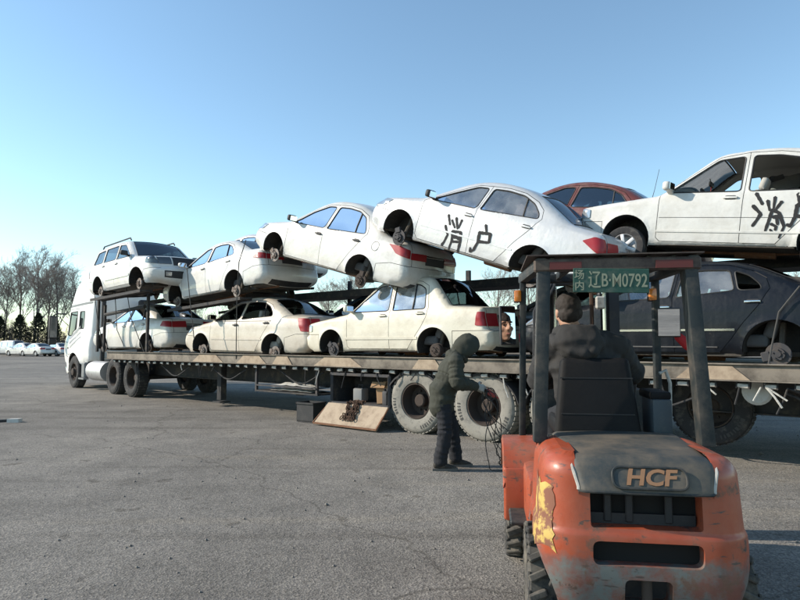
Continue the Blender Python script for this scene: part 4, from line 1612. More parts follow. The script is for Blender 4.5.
# things in and on the tool box
r1 = empty('wrench_case', tw(2.80, -.30, zb + .015), (0, 0, rad(180 - TA)), 'small grey tool case standing inside the open tool box', 'tool case')
MB().box((0, 0, .13), (.22, .2, .24), None, .03, 2).build('case_body', 'case_grey', r1)
MB().tube([(-.05, 0, .25), (-.05, 0, .31), (.05, 0, .31), (.05, 0, .25)], .012, 6).build('handle', 'steel_dark', r1)
r1 = empty('cardboard_box', tw(2.16, -.30, zb + .015), (0, 0, rad(180 - TA + 12)), 'crumpled brown cardboard box inside the open tool box', 'box')
MB().box((0, 0, .17), (.30, .26, .32), Matrix.Rotation(rad(4), 3, 'Y'), .01, 1).build('carton', 'cardboard', r1)
MB().box((.10, .15, .34), (.28, .012, .12), Matrix.Rotation(rad(35), 3, 'X')).box((-.02, -.13, .35), (.28, .012, .12), Matrix.Rotation(rad(-50), 3, 'X')).build('carton_flap', 'cardboard', r1)
r1 = empty('jerrycan', tw(1.98, -.10, zb + .015), (0, 0, rad(180 - TA - 8)), 'dented grey jerrycan at the edge of the open tool box', 'jerrycan')
MB().box((0, 0, .13), (.12, .17, .25), None, .03, 2).build('can', 'steel_dark', r1)
MB().cyl((0, .05, .24), (0, .07, .29), .022, n=10).tube([(0, -.06, .25), (0, -.06, .29), (0, .02, .29), (0, .02, .25)], .01, 5).build('spout', 'black_plastic', r1)
r1 = empty('chain_heap', tw(2.58, .04, zb - .2), (0, 0, rad(180 - TA)), 'rusty chains and hooks hanging over the tool box flap', 'chain')
cr = random.Random(4)
mat('chain_rust', (0.10, 0.055, 0.035), 0.8, metal=0.4, var=0.5, vscale=20)
link_me = None
for c_ in range(7):
    px_ = cr.uniform(-.14, .14)
    nlk = 9
    for q in range(nlk):
        u = q / (nlk - 1)
        y = -.10 + .17 * u * 1.5 if u < .3 else .0 + (u - .3) * .28
        z = .235 - .02 * math.sin(u * 3) if u < .3 else .235 - (u - .3) * .36
        p = Vector((px_ + .05 * math.sin(q * .9 + c_), y + .035, z))
        t_ = [(.026 * math.cos(a), 0, .042 * math.sin(a)) for a in np.linspace(0, 2 * math.pi, 9, endpoint=False)]
        if link_me is None:
            o = MB().tube(t_, .010, 5, closed=True).build('chain_link', 'chain_rust', r1)
            link_me = o
        else:
            o = link_me.copy(); col.objects.link(o)
        o.location = p
        o.rotation_euler = (cr.uniform(.2, .8), cr.uniform(-.5, .5), (q % 2) * 1.5 + cr.uniform(-.3, .3))
for s_ in (-.08, .07):
    MB().tube([(s_ + .045 * math.cos(a), .19, -.02 + .06 * math.sin(a)) for a in np.linspace(rad(80), rad(380), 12)], [.016] * 11 + [.006], 6).build('hook', 'chain_rust', r1)
# shelf with sheeting and crates left of the tool box
sh_ = empty('side_shelf'); sh_.parent = trailer
MB().box((4.65, -.35, .50), (1.9, .6, .03)).build('shelf_board', 'frame_black', sh_)
for s in (3.74, 5.6):
    MB().box((s, -.08, .75), (.05, .05, .54)).build('shelf_upright', 'steel_dark', sh_)
MB().bar((3.74, -.05, .62), (5.6, -.05, .62), .03, .03).build('shelf_rail', 'steel_dark', sh_)
r1 = empty('folded_sheeting', tw(4.55, -.30, .515), (0, 0, rad(180 - TA)), 'pile of crumpled pale plastic sheeting on the side shelf', 'sheeting')
for k in range(3):
    q = MB()
    nX, nY = 12, 5
    vv = []
    for i in range(nX + 1):
        for j in range(nY + 1):
            x = -.62 + 1.24 * i / nX
            y = -.22 + .44 * j / nY
            e = min(1, 3 * min(i / nX, 1 - i / nX)) * min(1, 2.4 * min(j / nY, 1 - j / nY) + .2)
            vv.append((x + .02 * math.sin(j * 2 + k), y, .02 + k * .05 + e * (.05 + .035 * math.sin(i * 1.9 + k * 2) * math.cos(j * 1.4 + k))))
    q.add(vv, [(i * (nY + 1) + j, (i + 1) * (nY + 1) + j, (i + 1) * (nY + 1) + j + 1, i * (nY + 1) + j + 1) for i in range(nX) for j in range(nY)])
    q.build('sheet_layer', 'tarp_pale', r1, angle=50)
r1 = empty('black_crate', tw(3.80, .02, 0), (0, 0, rad(180 - TA + 5)), 'black plastic crate on the ground beside the tool box flap', 'crate')
MB().box((0, 0, .02), (.42, .34, .03)).build('crate_base', 'black_plastic', r1)
for x, y, w, d in ((0, .16, .42, .02), (0, -.16, .42, .02), (.2, 0, .02, .30), (-.2, 0, .02, .30)):
    MB().box((x, y, .19), (w, d, .34)).build('crate_side', 'black_plastic', r1)
MB().box((0, .175, .36), (.46, .03, .03)).box((0, -.175, .36), (.46, .03, .03)).box((.215, 0, .36), (.03, .38, .03)).box((-.215, 0, .36), (.03, .38, .03)).build('crate_rim', 'black_plastic', r1)
# ------------------------------------------------------------------ tractor unit
TAN = 45.0
kp = tw(10.4, -1.49, 0)
tractor = empty('tractor_unit', kp + Vector((-math.cos(rad(TAN)), math.sin(rad(TAN)), 0)) * 6.0, (0, 0, rad(180 - TAN)), 'white high roof tractor unit with grey door stripes pulling the car carrier', 'truck')
mat('cab_white', (0.80, 0.79, 0.76), 0.35, coat=0.4, dirt=(0.5, 0.45, 0.37), dirt_amt=0.35, dscale=1.6, lo=0.45, hi=0.8)
mat('stripe_grey', (0.30, 0.31, 0.32), 0.4)
mat('void_trim', (0.02, 0.02, 0.022), 0.9)
mat('glass_black', (0.012, 0.016, 0.018), 0.06, spec=0.35)
mat('cab_grey', (0.16, 0.165, 0.17), 0.5)
cabc = dict(
    wb=0.0, width=2.46, hub_z=.54, arch=.64, tumble=3, zmid=1.3, flare=.02,
    ctrl=[(1.26, .40, .06, 'bumper_f'), (1.38, .46, .10, 'bumper_f'), (1.42, .90, .06, 'bumper_f'), (1.40, 1.0, .06, 'nose'), (1.37, 1.60, .10, 'windshield'), (1.12, 2.74, .10, 'roof'), (.98, 2.92, .10, 'roof'),
          (.50, 3.58, .35, 'roof'), (-.45, 3.84, .4, 'roof'), (-1.22, 3.88, .10, 'tail'), (-1.28, 3.75, .08, 'tail'), (-1.28, 1.05, .06, 'tail'), (-1.22, .92, 0, 'tail')],
    belt=[(2, 1.7), (-2, 1.7)], rsec=dict(bumper_f=.22, nose=.2, windshield=.2, roof=.20, tail=.10), crown=dict(bumper_f=.08, nose=.08, windshield=.10, roof=.04, tail=.01))
sc_ = CarShape(cabc)
gx, gz = np.meshgrid(np.arange(-1.3, 1.45, .11), np.arange(.4, 3.9, .11))
pts = np.stack([gx.ravel(), gz.ravel()], 1)
pts = pts[inpoly(pts[:, 0], pts[:, 1], sc_.outline)]
rg = np.vstack([(sc_.P - sc_.N * (sc_.R * f)[:, None])[1:-1] for f in (.015, .07, .2, .42, .7, 1.0)])
pts = np.vstack([pts, rg[inpoly(rg[:, 0], rg[:, 1], sc_.outline)]])
door = densify([(1.10, 1.62), (1.02, 1.10), (.72, 1.02), (.62, 1.12), (.02, 1.14), (-.02, 1.5), (-.02, 2.66), (.86, 2.66)], .1)
win = round_poly([(1.0, 1.78), (.85, 2.56), (.10, 2.58), (.10, 1.98), (.40, 1.90), (.55, 1.74)], .06)
win2 = round_poly([(-.16, 1.98), (-.16, 2.56), (-.62, 2.56), (-.62, 1.98)], .06)
aa = np.linspace(0, 2 * math.pi, 40, endpoint=False)
arch = np.stack([.64 * np.cos(aa), .54 + .64 * np.sin(aa)], 1)
di, do = offset_poly(door, -.008), offset_poly(door, .008)
V, T = cdt(pts, [(sc_.outline, True), (di, True), (do, True), (densify(win, .1), True), (densify(win2, .1), True), (arch, True)])
cen = V[T].mean(1)
ok = inpoly(cen[:, 0], cen[:, 1], sc_.outline) & ~inpoly(cen[:, 0], cen[:, 1], arch)
T, cen = T[ok], cen[ok]
inw = inpoly(cen[:, 0], cen[:, 1], win) | inpoly(cen[:, 0], cen[:, 1], win2)
ind, indo = inpoly(cen[:, 0], cen[:, 1], di), inpoly(cen[:, 0], cen[:, 1], do)
w = sc_.W(V[:, 0], V[:, 1])
bV, bN, bF, k0 = [], [], [], 0
for sd in (1, -1):
    V3 = np.stack([V[:, 0], sd * w, V[:, 1]], 1)
    TT = T[:, ::-1] if sd > 0 else T
    N = vnormals(V3, TT)
    v, n, t = subset(V3, N, TT, ~inw & ~indo)
    bV.append(v); bN.append(n); bF += [tuple(int(i) + k0 for i in q) for q in t]; k0 += len(v)
    v, n, t = subset(V3, N, TT, ~inw & ind)
    dr = mesh_obj('cab_door', v, [tuple(int(i) for i in q) for q in t], 'cab_white', tractor, normals=n)
    v, n, t = subset(V3 - N * .03, -N, TT[:, ::-1], ~inw)
    mesh_obj('cab_lining', v, [tuple(int(i) for i in q) for q in t], 'trim', tractor, normals=n)
    for wp, gl in ((win, 'glass_black'), (win2, 'glass_black')):
        v, f = sc_.patch(wp, -.01, sd, .12)
        wo = mesh_obj('window', v, f, gl, dr if wp is win else tractor, smooth=True)
        pz = densify(wp, .1)
        ww = sc_.W(pz[:, 0], pz[:, 1])
        MB().tube(np.stack([pz[:, 0], sd * (ww - .004), pz[:, 1]], 1), .018, 5, closed=True).build('window_seal', 'black_seal', wo.parent)
    v, f = sc_.patch([(.62, 1.30), (.70, 1.30), (.70, 1.36), (.62, 1.36)], .012, sd, .05, .012)
    mesh_obj('door_handle', v, f, 'black_plastic', dr)
    for q, (x, z, w_) in enumerate([(.66, 1.62, .10), (.60, 1.46, .07), (.50, 1.33, .05)]):
        v, f = sc_.patch([(x, z), (x - .08, z), (x - .95, z + .36), (x - .95, z + .36 + w_), (x - .05, z + w_ * 1.3)], .004, sd, .1)
        mesh_obj('door_stripe', v, f, 'stripe_grey', tractor)
    v, f = sc_.patch([(1.16, 2.72), (-1.24, 2.80), (-1.24, 2.87), (1.10, 2.80)], .006, sd, .1, .006)
    mesh_obj('roof_seam', v, f, 'cab_grey', tractor)
    v, f = sc_.patch([(.25, 3.22), (-.55, 3.34), (-.50, 3.50), (.15, 3.42)], .004, sd, .1)
    mesh_obj('roof_emblem', v, f, 'stripe_pale' if 'stripe_pale' in MATS else mat('stripe_pale', (.55, .57, .58), .4), tractor)
    # big rear view mirrors
    m = MB().box((1.28, sd * 1.56, 2.05), (.16, .26, .80), None, .05, 2).box((1.28, sd * 1.56, 1.55), (.15, .25, .22), None, .05, 2)
    m.tube([(1.12, sd * 1.17, 2.52), (1.24, sd * 1.42, 2.52), (1.28, sd * 1.56, 2.46)], .025, 6).tube([(1.2, sd * 1.18, 1.55), (1.26, sd * 1.42, 1.55)], .025, 6)
    mo = m.build('mirror', 'black_plastic', tractor)
    MB().box((1.195, sd * 1.56, 2.05), (.01, .21, .70)).build('mirror_glass', 'lamp_dark', mo)
for tg, mt, nm in (('roof', 'cab_white', None), ('tail', 'cab_white', None), ('nose', 'cab_white', None)):
    s0, s1 = sc_.srange((tg,))
    sv = np.concatenate([[s0], sc_.S[(sc_.S > s0 + .004) & (sc_.S < s1 - .004)], [s1]])
    v, f = sc_.strip(sv, JCOL)
    bV.append(v); bN.append(quad_normals(v, f)); bF += [tuple(i + k0 for i in q) for q in f]; k0 += len(v)
mesh_obj('cab_body', np.vstack(bV), bF, 'cab_white', tractor, normals=np.vstack(bN))
s0, s1 = sc_.srange(('windshield',))
v, f = sc_.strip(np.linspace(s0, s1, 12), JCOL, -.004)
mesh_obj('windshield', v, f, 'glass_dark', tractor, smooth=True)
s0, s1 = sc_.srange(('bumper_f',))
v, f = sc_.strip(np.linspace(s0, s1, 12), JCOL, 0)
mesh_obj('front_bumper', v, f, 'cab_grey', tractor, smooth=True)
s0, s1 = sc_.srange(('nose',), 1.05, 1.5)
v, f = sc_.strip(np.linspace(s0, s1, 6), JCOL * .8, .01)
mesh_obj('grille', v, f, 'black_plastic', tractor, smooth=True)
for sd in (1, -1):
    v, f = sc_.patch(round_poly([(1.05, .62), (1.4, .62), (1.4, .86), (1.10, .84)], .04), .008, sd, .06, .008)
    mesh_obj('headlight', v, f, 'lamp_clear', tractor, smooth=True)
    truck_wheel(tractor, (0, sd * 1.08, .535), sd, .535, .30, False, 'rubber')
    truck_wheel(tractor, (-3.6, sd * 1.08, .535), sd, .535, .32, True, 'rubber')
    truck_wheel(tractor, (-4.95, sd * 1.08, .535), sd, .535, .32, True, 'rubber')
    MB().box((-1.0, sd * 1.15, .62), (.30, .20, .5), None, .03, 1).box((-1.0, sd * 1.22, .35), (.5, .16, .05)).build('cab_step', 'cab_grey', tractor)
    a = np.linspace(rad(0), rad(180), 12)
    m = MB()
    for k in range(11):
        m.add([(.645 * math.cos(a[k]), sd * 1.2, .54 + .645 * math.sin(a[k])), (.645 * math.cos(a[k + 1]), sd * 1.2, .54 + .645 * math.sin(a[k + 1])), (.645 * math.cos(a[k + 1]), sd * .7, .54 + .645 * math.sin(a[k + 1])), (.645 * math.cos(a[k]), sd * .7, .54 + .645 * math.sin(a[k]))], [(0, 1, 2, 3)])
    m.build('wheel_arch', 'black_plastic', tractor)
    MB().box((-1.25, sd * .45, .85), (9.0 * .88, .09, .26)).build('chassis_rail', 'frame_black', tractor)
MB().cyl((-1.45, 1.0, .62), (-2.75, 1.0, .62), .31, n=24).build('fuel_tank', 'alloy', tractor)
MB().box((-2.1, -1.0, .62), (1.2, .5, .55), None, .03, 1).build('battery_box', 'black_plastic', tractor)
MB().box((-4.3, 0, 1.02), (1.0, 1.0, .08), None, .02, 1).build('fifth_wheel', 'frame_black', tractor)
for x in (-3.6, -4.95, 0):
    MB().cyl((x, -1.0, .535), (x, 1.0, .535), .07, n=10).build('axle', 'frame_black', tractor)
MB().box((-.70, 0, 2.2), (.8, 1.9, 2.0)).build('cab_sky_block', 'void_trim', tractor)  # dark block added inside the cab to keep sky from showing through
MB().box((.95, 0, 1.45), (.5, 2.1, .5), None, .08, 2).build('dashboard', 'trim', tractor)
MB().box((.05, .6, 1.75), (.2, .5, .8), None, .06, 2).box((.05, -.6, 1.75), (.2, .5, .8), None, .06, 2).build('seats', 'trim', tractor)
MB().box((-1.62, -.5, 2.0), (.25, .5, 1.9), None, .05, 1).tube([(-1.55, .85, .9), (-1.55, .85, 2.9), (-1.62, .85, 3.2)], .07, 10).build('air_intake_stack', 'black_plastic', tractor)

# ------------------------------------------------------------------ the loaded cars
UP = 'scrap cars on the upper tier of the carrier'
LO = 'scrap cars on the lower deck of the carrier'
FAR = 'scrap cars in the far row of the carrier'

# upper tier, near row, from the cab backwards
c = suv()
c['wb'] = 2.52
U1, shU1, _ = build_car(c, 'scrap_suv', 'white off-road wagon on the upper tier, its dark grille turned away from the cab', 'paint_white', UP, 'car', 'glass_film')
place_by_hubs(U1, c, (101, 291.5), (139.5, 283.5), 43.5, -1)
print('U1', [tuple(round(v, 2) for v in (TR.inverted() @ U1.location)), U1.location[:]])
m = MB()
for s_ in (-1, 1):
    m.tube([(.25, s_ * .60, 1.63), (.18, s_ * .60, 1.70), (-1.6, s_ * .60, 1.69), (-1.68, s_ * .60, 1.62)], .02, 6)
m.build('roof_rail', 'black_plastic', U1)

c = sedan(1.46, 1.06)
c['lamps'][0].update(side=[(-1.98, .86), (-2.3, .80), (-2.38, .80), (-2.38, .92), (-2.1, .95)], strip=(('tail',), .80, .92, .35, 1.0))
U2, shU2, _ = build_car(c, 'scrap_sedan', 'pale silver saloon on the upper tier, nose low, right behind the white off-road wagon', 'paint_pearl', UP, 'car', 'glass_dusty')
c['mirror_mat'] = 'black_plastic'
place_by_hubs(U2, c, (178, 302), (237, 291), 41)

c = sedan(1.54, 1.06, .97)
c['mirror_mat'] = 'black_plastic'
c['handle_mat'] = 'black_plastic'
c['lamps'][0].update(side=[(-1.84, .98), (-2.05, .84), (-2.38, .78), (-2.38, .90), (-2.1, .98)], strip=(('tail',), .78, .90, .40, 1.0))
U3, shU3, _ = build_car(c, 'scrap_sedan', 'plain white saloon tilted nose up on the boot of the pale silver saloon', 'paint_white', UP, 'car', 'glass_film')
place_by_hubs(U3, c, (275, 255), (360.4, 280.6), 39.5)
fl = [(-1.55 + .085 * math.cos(a), .88 + .085 * math.sin(a)) for a in np.linspace(0, 2 * math.pi, 20, endpoint=False)]
fw = shU3.W(np.array([q[0] for q in fl]), np.array([q[1] for q in fl]))
MB().tube([(q[0], float(w_), q[1]) for q, w_ in zip(fl, fw)], .004, 4, closed=True).build('fuel_flap', 'trim', U3)

c = sedan(1.45, 1.05, .97)
c['wb'] = 2.65
c['width'] = 1.78
c['mirror_mat'] = 'black_plastic'
c['strips'] = [(.85, -.95, .50, .525, .008, 'paint_silver')]
U4, shU4, _ = build_car(c, 'scrap_sedan', 'silver saloon sprayed with two black characters, tilted steeply nose up', 'paint_silver', UP, 'car', 'glass_dusty')
place_by_hubs(U4, c, (399, 237.5), (530, 278), 39)

c = jetta(.12, 1.20)
c = raise_roof(c, 1.16, .955, 0.0)
c['arch_z'] = .30
c['open_both'] = (0, 1)
c['strips'] = [(.80, -.92, .40, .425, .010, 'paint_chalk'), (.78, -.92, .60, .606, .003, 'trim')]
c['lining'] = 'lining_light'
c['mirror_mat'] = 'paint_chalk'
c['bars'] = ()
U5, shU5, made5 = build_car(c, 'scrap_hatchback', 'dirty white boxy car on alloy wheels, windows open, sprayed with black characters', 'paint_chalk', UP, 'car', 'glass', hubs=False, seat='seat_light')
# front hub and the door pillar seam fix its pitch; the wheelbase gives the depth
F5, B5 = (625.4, 247), (738.5, 252)
rf, rr = ray(*F5), ray(*B5)
A = np.array([[rf[0], -rr[0]], [rf[1], -rr[1]]])
a1, b1 = np.linalg.solve(A, np.array([-math.cos(rad(39)), math.sin(rad(39))]))
Fw = Vector(a1 * 1.47 * rf) + Vector((0, 0, CAM_H))
d5 = (Matrix.Rotation(0, 3, 'Z') @ Vector((-math.cos(rad(39)) * math.cos(rad(7.6)), math.sin(rad(39)) * math.cos(rad(7.6)), math.sin(rad(7.6)))))
set_by_hubs(U5, c, Fw, Fw - d5 * 2.47, 1)
MB().tube([(1.00, .52, .90), (.97, .53, 1.05), (.93, .54, 1.36)], [.006, .004, .003], 5).build('antenna', 'black_plastic', U5)
o = MB().box((.33, 0, 1.22), (.03, .24, .07), None, .02, 2).tube([(.34, 0, 1.24), (.36, 0, 1.31)], .008, 5).build('inner_mirror', 'black_plastic', U5)
mat('red_cord', (0.35, 0.03, 0.02), 0.7)
MB().tube([(.33, 0, 1.20), (.33, .0, 1.02)], .007, 5).box((.33, 0, .99), (.02, .05, .08)).build('red_tassel', 'red_cord', U5)

# lower deck, near row
HZ = DECK + .125
c = sedan(1.45, 1.03, droop=.05)
c['lamps'][0].update(side=[(-1.95, .84), (-2.38, .80), (-2.38, .96), (-2.0, .97)], strip=(('tail',), .80, .96, .4, 1.0))
L1, shL1, _ = build_car(c, 'scrap_sedan', 'white saloon with broad red tail lamps underneath the white off-road wagon', 'paint_white', LO, 'car', 'glass_dusty')
s_ = s_of(150, -.55)
set_by_hubs(L1, c, tw(s_ + 2.6, -.55, HZ), tw(s_, -.55, HZ), 1)

c = sedan(1.46, 1.03, .95, droop=.05)
c['mirror_mat'] = 'black_plastic'
c['handle_mat'] = 'black_plastic'
c['ctrl'][10] = (-2.20, 1.03, .06, 'tail')
c['lamps'][0].update(side=[(-2.0, .99), (-2.12, .72), (-2.4, .70), (-2.4, .98)], strip=(('tail',), .72, .98, .62, 1.0))
c['strips'] = [(.88, -.93, .52, .555, .010, 'paint_champagne'), (.80, -1.2, .94, .95, .004, 'trim')]
L2, shL2, _ = build_car(c, 'scrap_sedan', 'champagne saloon with open side windows and red corner tail lamps on the lower deck', 'paint_champagne', LO, 'car', 'glass_dark', windows_open=(0, 1), seat='seat_light')
place_by_hubs(L2, c, (203.7, 350), (275.5, 352.5), 37.2)

c = jetta(.05, 1.40)
c['rear_glass'] = 'glass_dark'
L3, shL3, _ = build_car(c, 'scrap_sedan', 'cream boxy saloon with rectangular red tail lamps behind the hooded worker', 'paint_cream', LO, 'car', 'glass_film')
s3 = s_of(436, -.42)
set_by_hubs(L3, c, tw(s3 + 2.47, -.42, HZ), tw(s3, -.42, HZ), 1)

c = sedan(1.44, 1.02, .95, droop=.05)
c['handle_mat'] = 'chrome'
c['windows'][1] = ([(-.17, .985), (-.24, 1.325), (-.50, 1.34), (-.80, 1.32), (-.86, 1.05)], 'rear_door')
c['windows'].append(([(-.90, 1.05), (-.85, 1.31), (-1.02, 1.24), (-1.14, 1.12), (-1.16, 1.05)], 'rear_door'))
c['bars'] = ()
c['strips'] = [(.90, -.86, .545, .572, .012, 'chrome'), (.86, -.66, .335, .35, .010, 'chrome')]
L5, shL5, _ = build_car(c, 'scrap_sedan', 'dark navy saloon with chrome side strips under the white car on alloy wheels', 'paint_navy', LO, 'car', 'glass_dusty', windows_open=(2,))
s5 = s_of(777, -.5)
set_by_hubs(L5, c, tw(s5 + 2.6, -.5, 1.375), tw(s5, -.5, 1.365), 1)

# far row, only glimpsed between the others
c = sedan(1.45, 1.03)
q, _, _ = build_car(c, 'scrap_sedan', 'dark blue saloon on the far side of the lower deck, behind the champagne one', 'paint_blue', FAR, 'car', 'glass_dark')
set_by_hubs(q, c, tw(6.1, -2.35, HZ), tw(3.5, -2.35, HZ), 1)
c = sedan(1.47, 1.04)
q, _, _ = build_car(c, 'scrap_sedan', 'brown red saloon whose roof shows behind the silver sprayed saloon', 'paint_maroon', FAR, 'car', 'glass_dark')
set_by_hubs(q, c, tw(1.1, -2.35, 3.48), tw(-1.4, -2.35, 2.95), 1)
FU1 = (q, c)
c = suv()
q, _, _ = build_car(c, 'scrap_suv', 'dark grey estate whose roof shows above the white car on alloy wheels', 'paint_grey', FAR, 'car', 'glass_dark')
set_by_hubs(q, c, tw(-4.2, -2.35, 3.42), tw(-6.8, -2.35, 3.40), 1)
FU2 = (q, c)
c = sedan(1.45, 1.03)
q, _, _ = build_car(c, 'scrap_sedan', 'pale grey saloon whose roof shows behind the pale silver saloon', 'paint_silver', FAR, 'car', 'glass_dark')
set_by_hubs(q, c, tw(11.0, -2.35, 3.35), tw(8.4, -2.35, 3.30), 1)
FU3 = (q, c)
c = sedan(1.46, 1.03, droop=.05)
q, _, _ = build_car(c, 'scrap_sedan', 'dark grey saloon on the far side of the lower deck behind the cream boxy saloon', 'paint_grey', FAR, 'car', 'glass_dark')
set_by_hubs(q, c, tw(1.0, -2.35, HZ), tw(-1.6, -2.35, HZ), 1)

# ------------------------------------------------------------------ sprayed characters
bpy.context.view_layer.update()


def spray(car, shp, strokes, z0, zw):
    Mi = car.matrix_world.inverted()
    o = Mi @ Vector((0, 0, CAM_H))
    hw = shp.c['width'] / 2
    M = MB()
    rr_ = random.Random(9)
    for k, (pl, wd) in enumerate(strokes):
        q = []
        for (u, v) in pl:
            d = Mi.to_3x3() @ Vector(ray(*z0(u, v)))
            p = o + d * ((hw - o.y) / d.y)
            w_ = float(shp.W(np.array([p.x]), np.array([p.z]))[0])
            p = o + d * ((w_ - o.y) / d.y)
            q.append((p.x, p.z))
        q = densify(q, .03, closed=False)
        t = np.gradient(q, axis=0)
        t /= np.maximum(np.linalg.norm(t, axis=1, keepdims=True), 1e-6)
        n = np.stack([-t[:, 1], t[:, 0]], 1)
        m_ = len(q)
        hw_ = np.array([wd * zw / 2 * (1.0 - .28 * (i / max(1, m_ - 1))) * rr_.uniform(.85, 1.15) for i in range(m_)])
        L, R = q + n * hw_[:, None], q - n * hw_[:, None]
        cap0 = q[0] - t[0] * hw_[0] * .8
        cap1 = q[-1] + t[-1] * hw_[-1] * .8
        poly = np.vstack([[cap0], L, [cap1], R[::-1]])
        # ribbon
        pts_ = np.vstack([L, R, [cap0], [cap1]])
        w_ = shp.W(pts_[:, 0], pts_[:, 1])
        nn = shp.normal(pts_[:, 0], pts_[:, 1])
        V3 = np.stack([pts_[:, 0], w_, pts_[:, 1]], 1) + nn * (.003 + .0004 * k)
        F = [(i, i + 1, m_ + i + 1, m_ + i) for i in range(m_ - 1)] + [(0, m_, 2 * m_), (m_ - 1, 2 * m_ - 1, 2 * m_ + 1)]
        M.add(V3, F)
    # specks of overspray
    M.build('sprayed_characters', 'spray_black', car, smooth=False)


zz4 = lambda u, v: (360 + u / 3.3333, 170 + v / 3.3333)
spray(U4, shU4, [([(296, 150), (300, 182)], 9), ([(285, 185), (291, 212)], 9), ([(272, 250), (280, 240), (293, 214)], 9), ([(322, 160), (325, 196)], 9), ([(307, 167), (316, 192)], 8), ([(340, 168), (329, 193)], 8),
                 ([(309, 204), (306, 235), (296, 266)], 9), ([(309, 205), (336, 207)], 9), ([(336, 207), (334, 240), (326, 272)], 10), ([(312, 224), (333, 226)], 9), ([(309, 238), (331, 240)], 8), ([(314, 212), (328, 232)], 9),
                 ([(420, 184), (422, 206)], 9), ([(398, 209), (435, 213)], 10), ([(435, 213), (430, 242)], 10), ([(394, 238), (432, 243)], 9), ([(399, 209), (392, 242), (378, 266), (366, 272)], 9), ([(366, 272), (368, 258)], 7)], zz4, .0056)
zz5 = lambda u, v: (600 + u / 4, 130 + v / 4)
spray(U5, shU5, [([(626, 254), (650, 297)], 12), ([(612, 303), (643, 336)], 13), ([(643, 336), (626, 362), (609, 384)], 12), ([(671, 283), (679, 322)], 10), ([(701, 269), (695, 312)], 10), ([(727, 287), (700, 322)], 10),
                 ([(690, 318), (673, 368), (660, 404)], 11), ([(690, 319), (716, 332), (736, 386)], 13), ([(736, 386), (714, 432)], 7), ([(692, 350), (706, 344), (710, 378)], 11), ([(684, 376), (704, 386), (700, 400)], 10), ([(680, 398), (690, 412)], 8),
                 ([(795, 256), (801, 296)], 13), ([(790, 300), (848, 304)], 13), ([(848, 304), (842, 348)], 12), ([(786, 344), (842, 350)], 11), ([(790, 300), (780, 348), (760, 386), (748, 378)], 12)], zz5, .0040)

# ------------------------------------------------------------------ upper tier: runways, posts, lashings (parts of the trailer)
TI = TR.inverted()


def runway(car, c, x0, x1, zl, wch=.30, th=.07):
    ty = c['width'] / 2 - .13
    M = TI @ car.matrix_world
    for s_ in (1, -1):
        m = MB()
        a, b = M @ Vector((x0, s_ * ty, zl - th / 2)), M @ Vector((x1, s_ * ty, zl - th / 2))
        m.bar(a, b, wch, th * .4)
        for e in (-1, 1):
            off = (M.to_3x3() @ Vector((0, e * wch / 2, -.01)))
            m.bar(a + off, b + off, .025, th)
        m.build('runway', 'frame_black', trailer)
    return M


M = runway(U1, suv(), -1.7, 1.6, .36 - .17)
M = runway(U2, sedan(), -1.6, 1.6, .19 - .155)
M = runway(U5, jetta(), -2.4, 1.35, -.125, .30, .13)
for car, cc in (FU1, FU2, FU3):
    M = runway(car, cc, -1.6, 1.6, cc['hub_z'] - .155)
post_s = [(12.0, 3.6), (9.0, 2.55), (6.6, 2.6), (2.75, 2.5), (-.85, 2.15), (-2.1, 2.45), (-4.55, 2.2), (-6.9, 2.3)]
for s_, zt in post_s:
    MB().box((s_, -2.12, (DECK + zt) / 2), (.10, .08, zt - DECK)).build('post', 'frame_black', trailer)
    MB().box((s_, OF + .1, (DECK + 3.2) / 2), (.10, .08, 3.2 - DECK)).build('post', 'frame_black', trailer)
# near posts beside the front cars
for px, v0, v1 in ((104, 305, 352), (147, 290, 350), (97.5, 300, 350)):
    s_ = s_of(px, .02)
    p0, p1 = TI @ at_depth(px, v0, tw(s_, .02, 2).y), None
    MB().box((s_, .0, (DECK + p0.z) / 2), (.07, .06, p0.z - DECK)).build('post', 'frame_black', trailer)
MB().tube([(10.2, .0, 2.45), (12.4, .0, 2.30)], .05, 8).build('upper_rail', 'frame_black', trailer)

for k_, (a_, b_) in enumerate(zip(np.linspace(S0, S1 - .4, 9)[:-1], np.linspace(S0, S1 - .4, 9)[1:])):
    MB().box(((a_ + b_) / 2, -3.08, 2.72), (b_ - a_ - .02, 1.86, .05)).build('upper_deck_plate', 'frame_black', trailer)
MB().box(((S0 + S1) / 2, -2.16, 2.66), (S1 - S0 - .4, .06, .16)).build('upper_deck_rail', 'frame_black', trailer)
STR = 'lashings holding the upper tier'
mat('strap', (0.05, 0.048, 0.045), 0.8)
for k, (pl, lab) in enumerate([
        ([(93, 282), (97, 315), (104, 352)], 'black lashing strap running down beside the cab rear'),
        ([(126, 286), (131, 318), (144, 352)], 'black lashing strap slanting over the front door of the white saloon below the off-road wagon'),
        ([(115, 293), (117, 330), (124, 346)], 'short black lashing strap hooked over the white saloon below the off-road wagon'),
        ([(187, 268), (190, 300), (194, 338)], 'black lashing strap down the front wing of the pale silver saloon'),
        ([(246, 240), (239, 262), (237, 292), (236, 359)], 'black lashing strap down over the boot of the pale silver saloon'),
        ([(800, 286), (779, 312), (772, 345), (765, 385)], 'black cable running down over the dark navy saloon')]):
    pts_ = []
    for (u, v) in pl:
        o_ = .14 if k != 5 else -.36
        if v > 350:
            o_ = .075
        s_ = s_of(u, o_)
        y = tw(s_, o_, 0).y
        pts_.append(at_depth(u, v, y))
    tag(MB().tube(pts_, .011, 6).build('lashing_strap', 'strap'), lab, 'strap', STR)
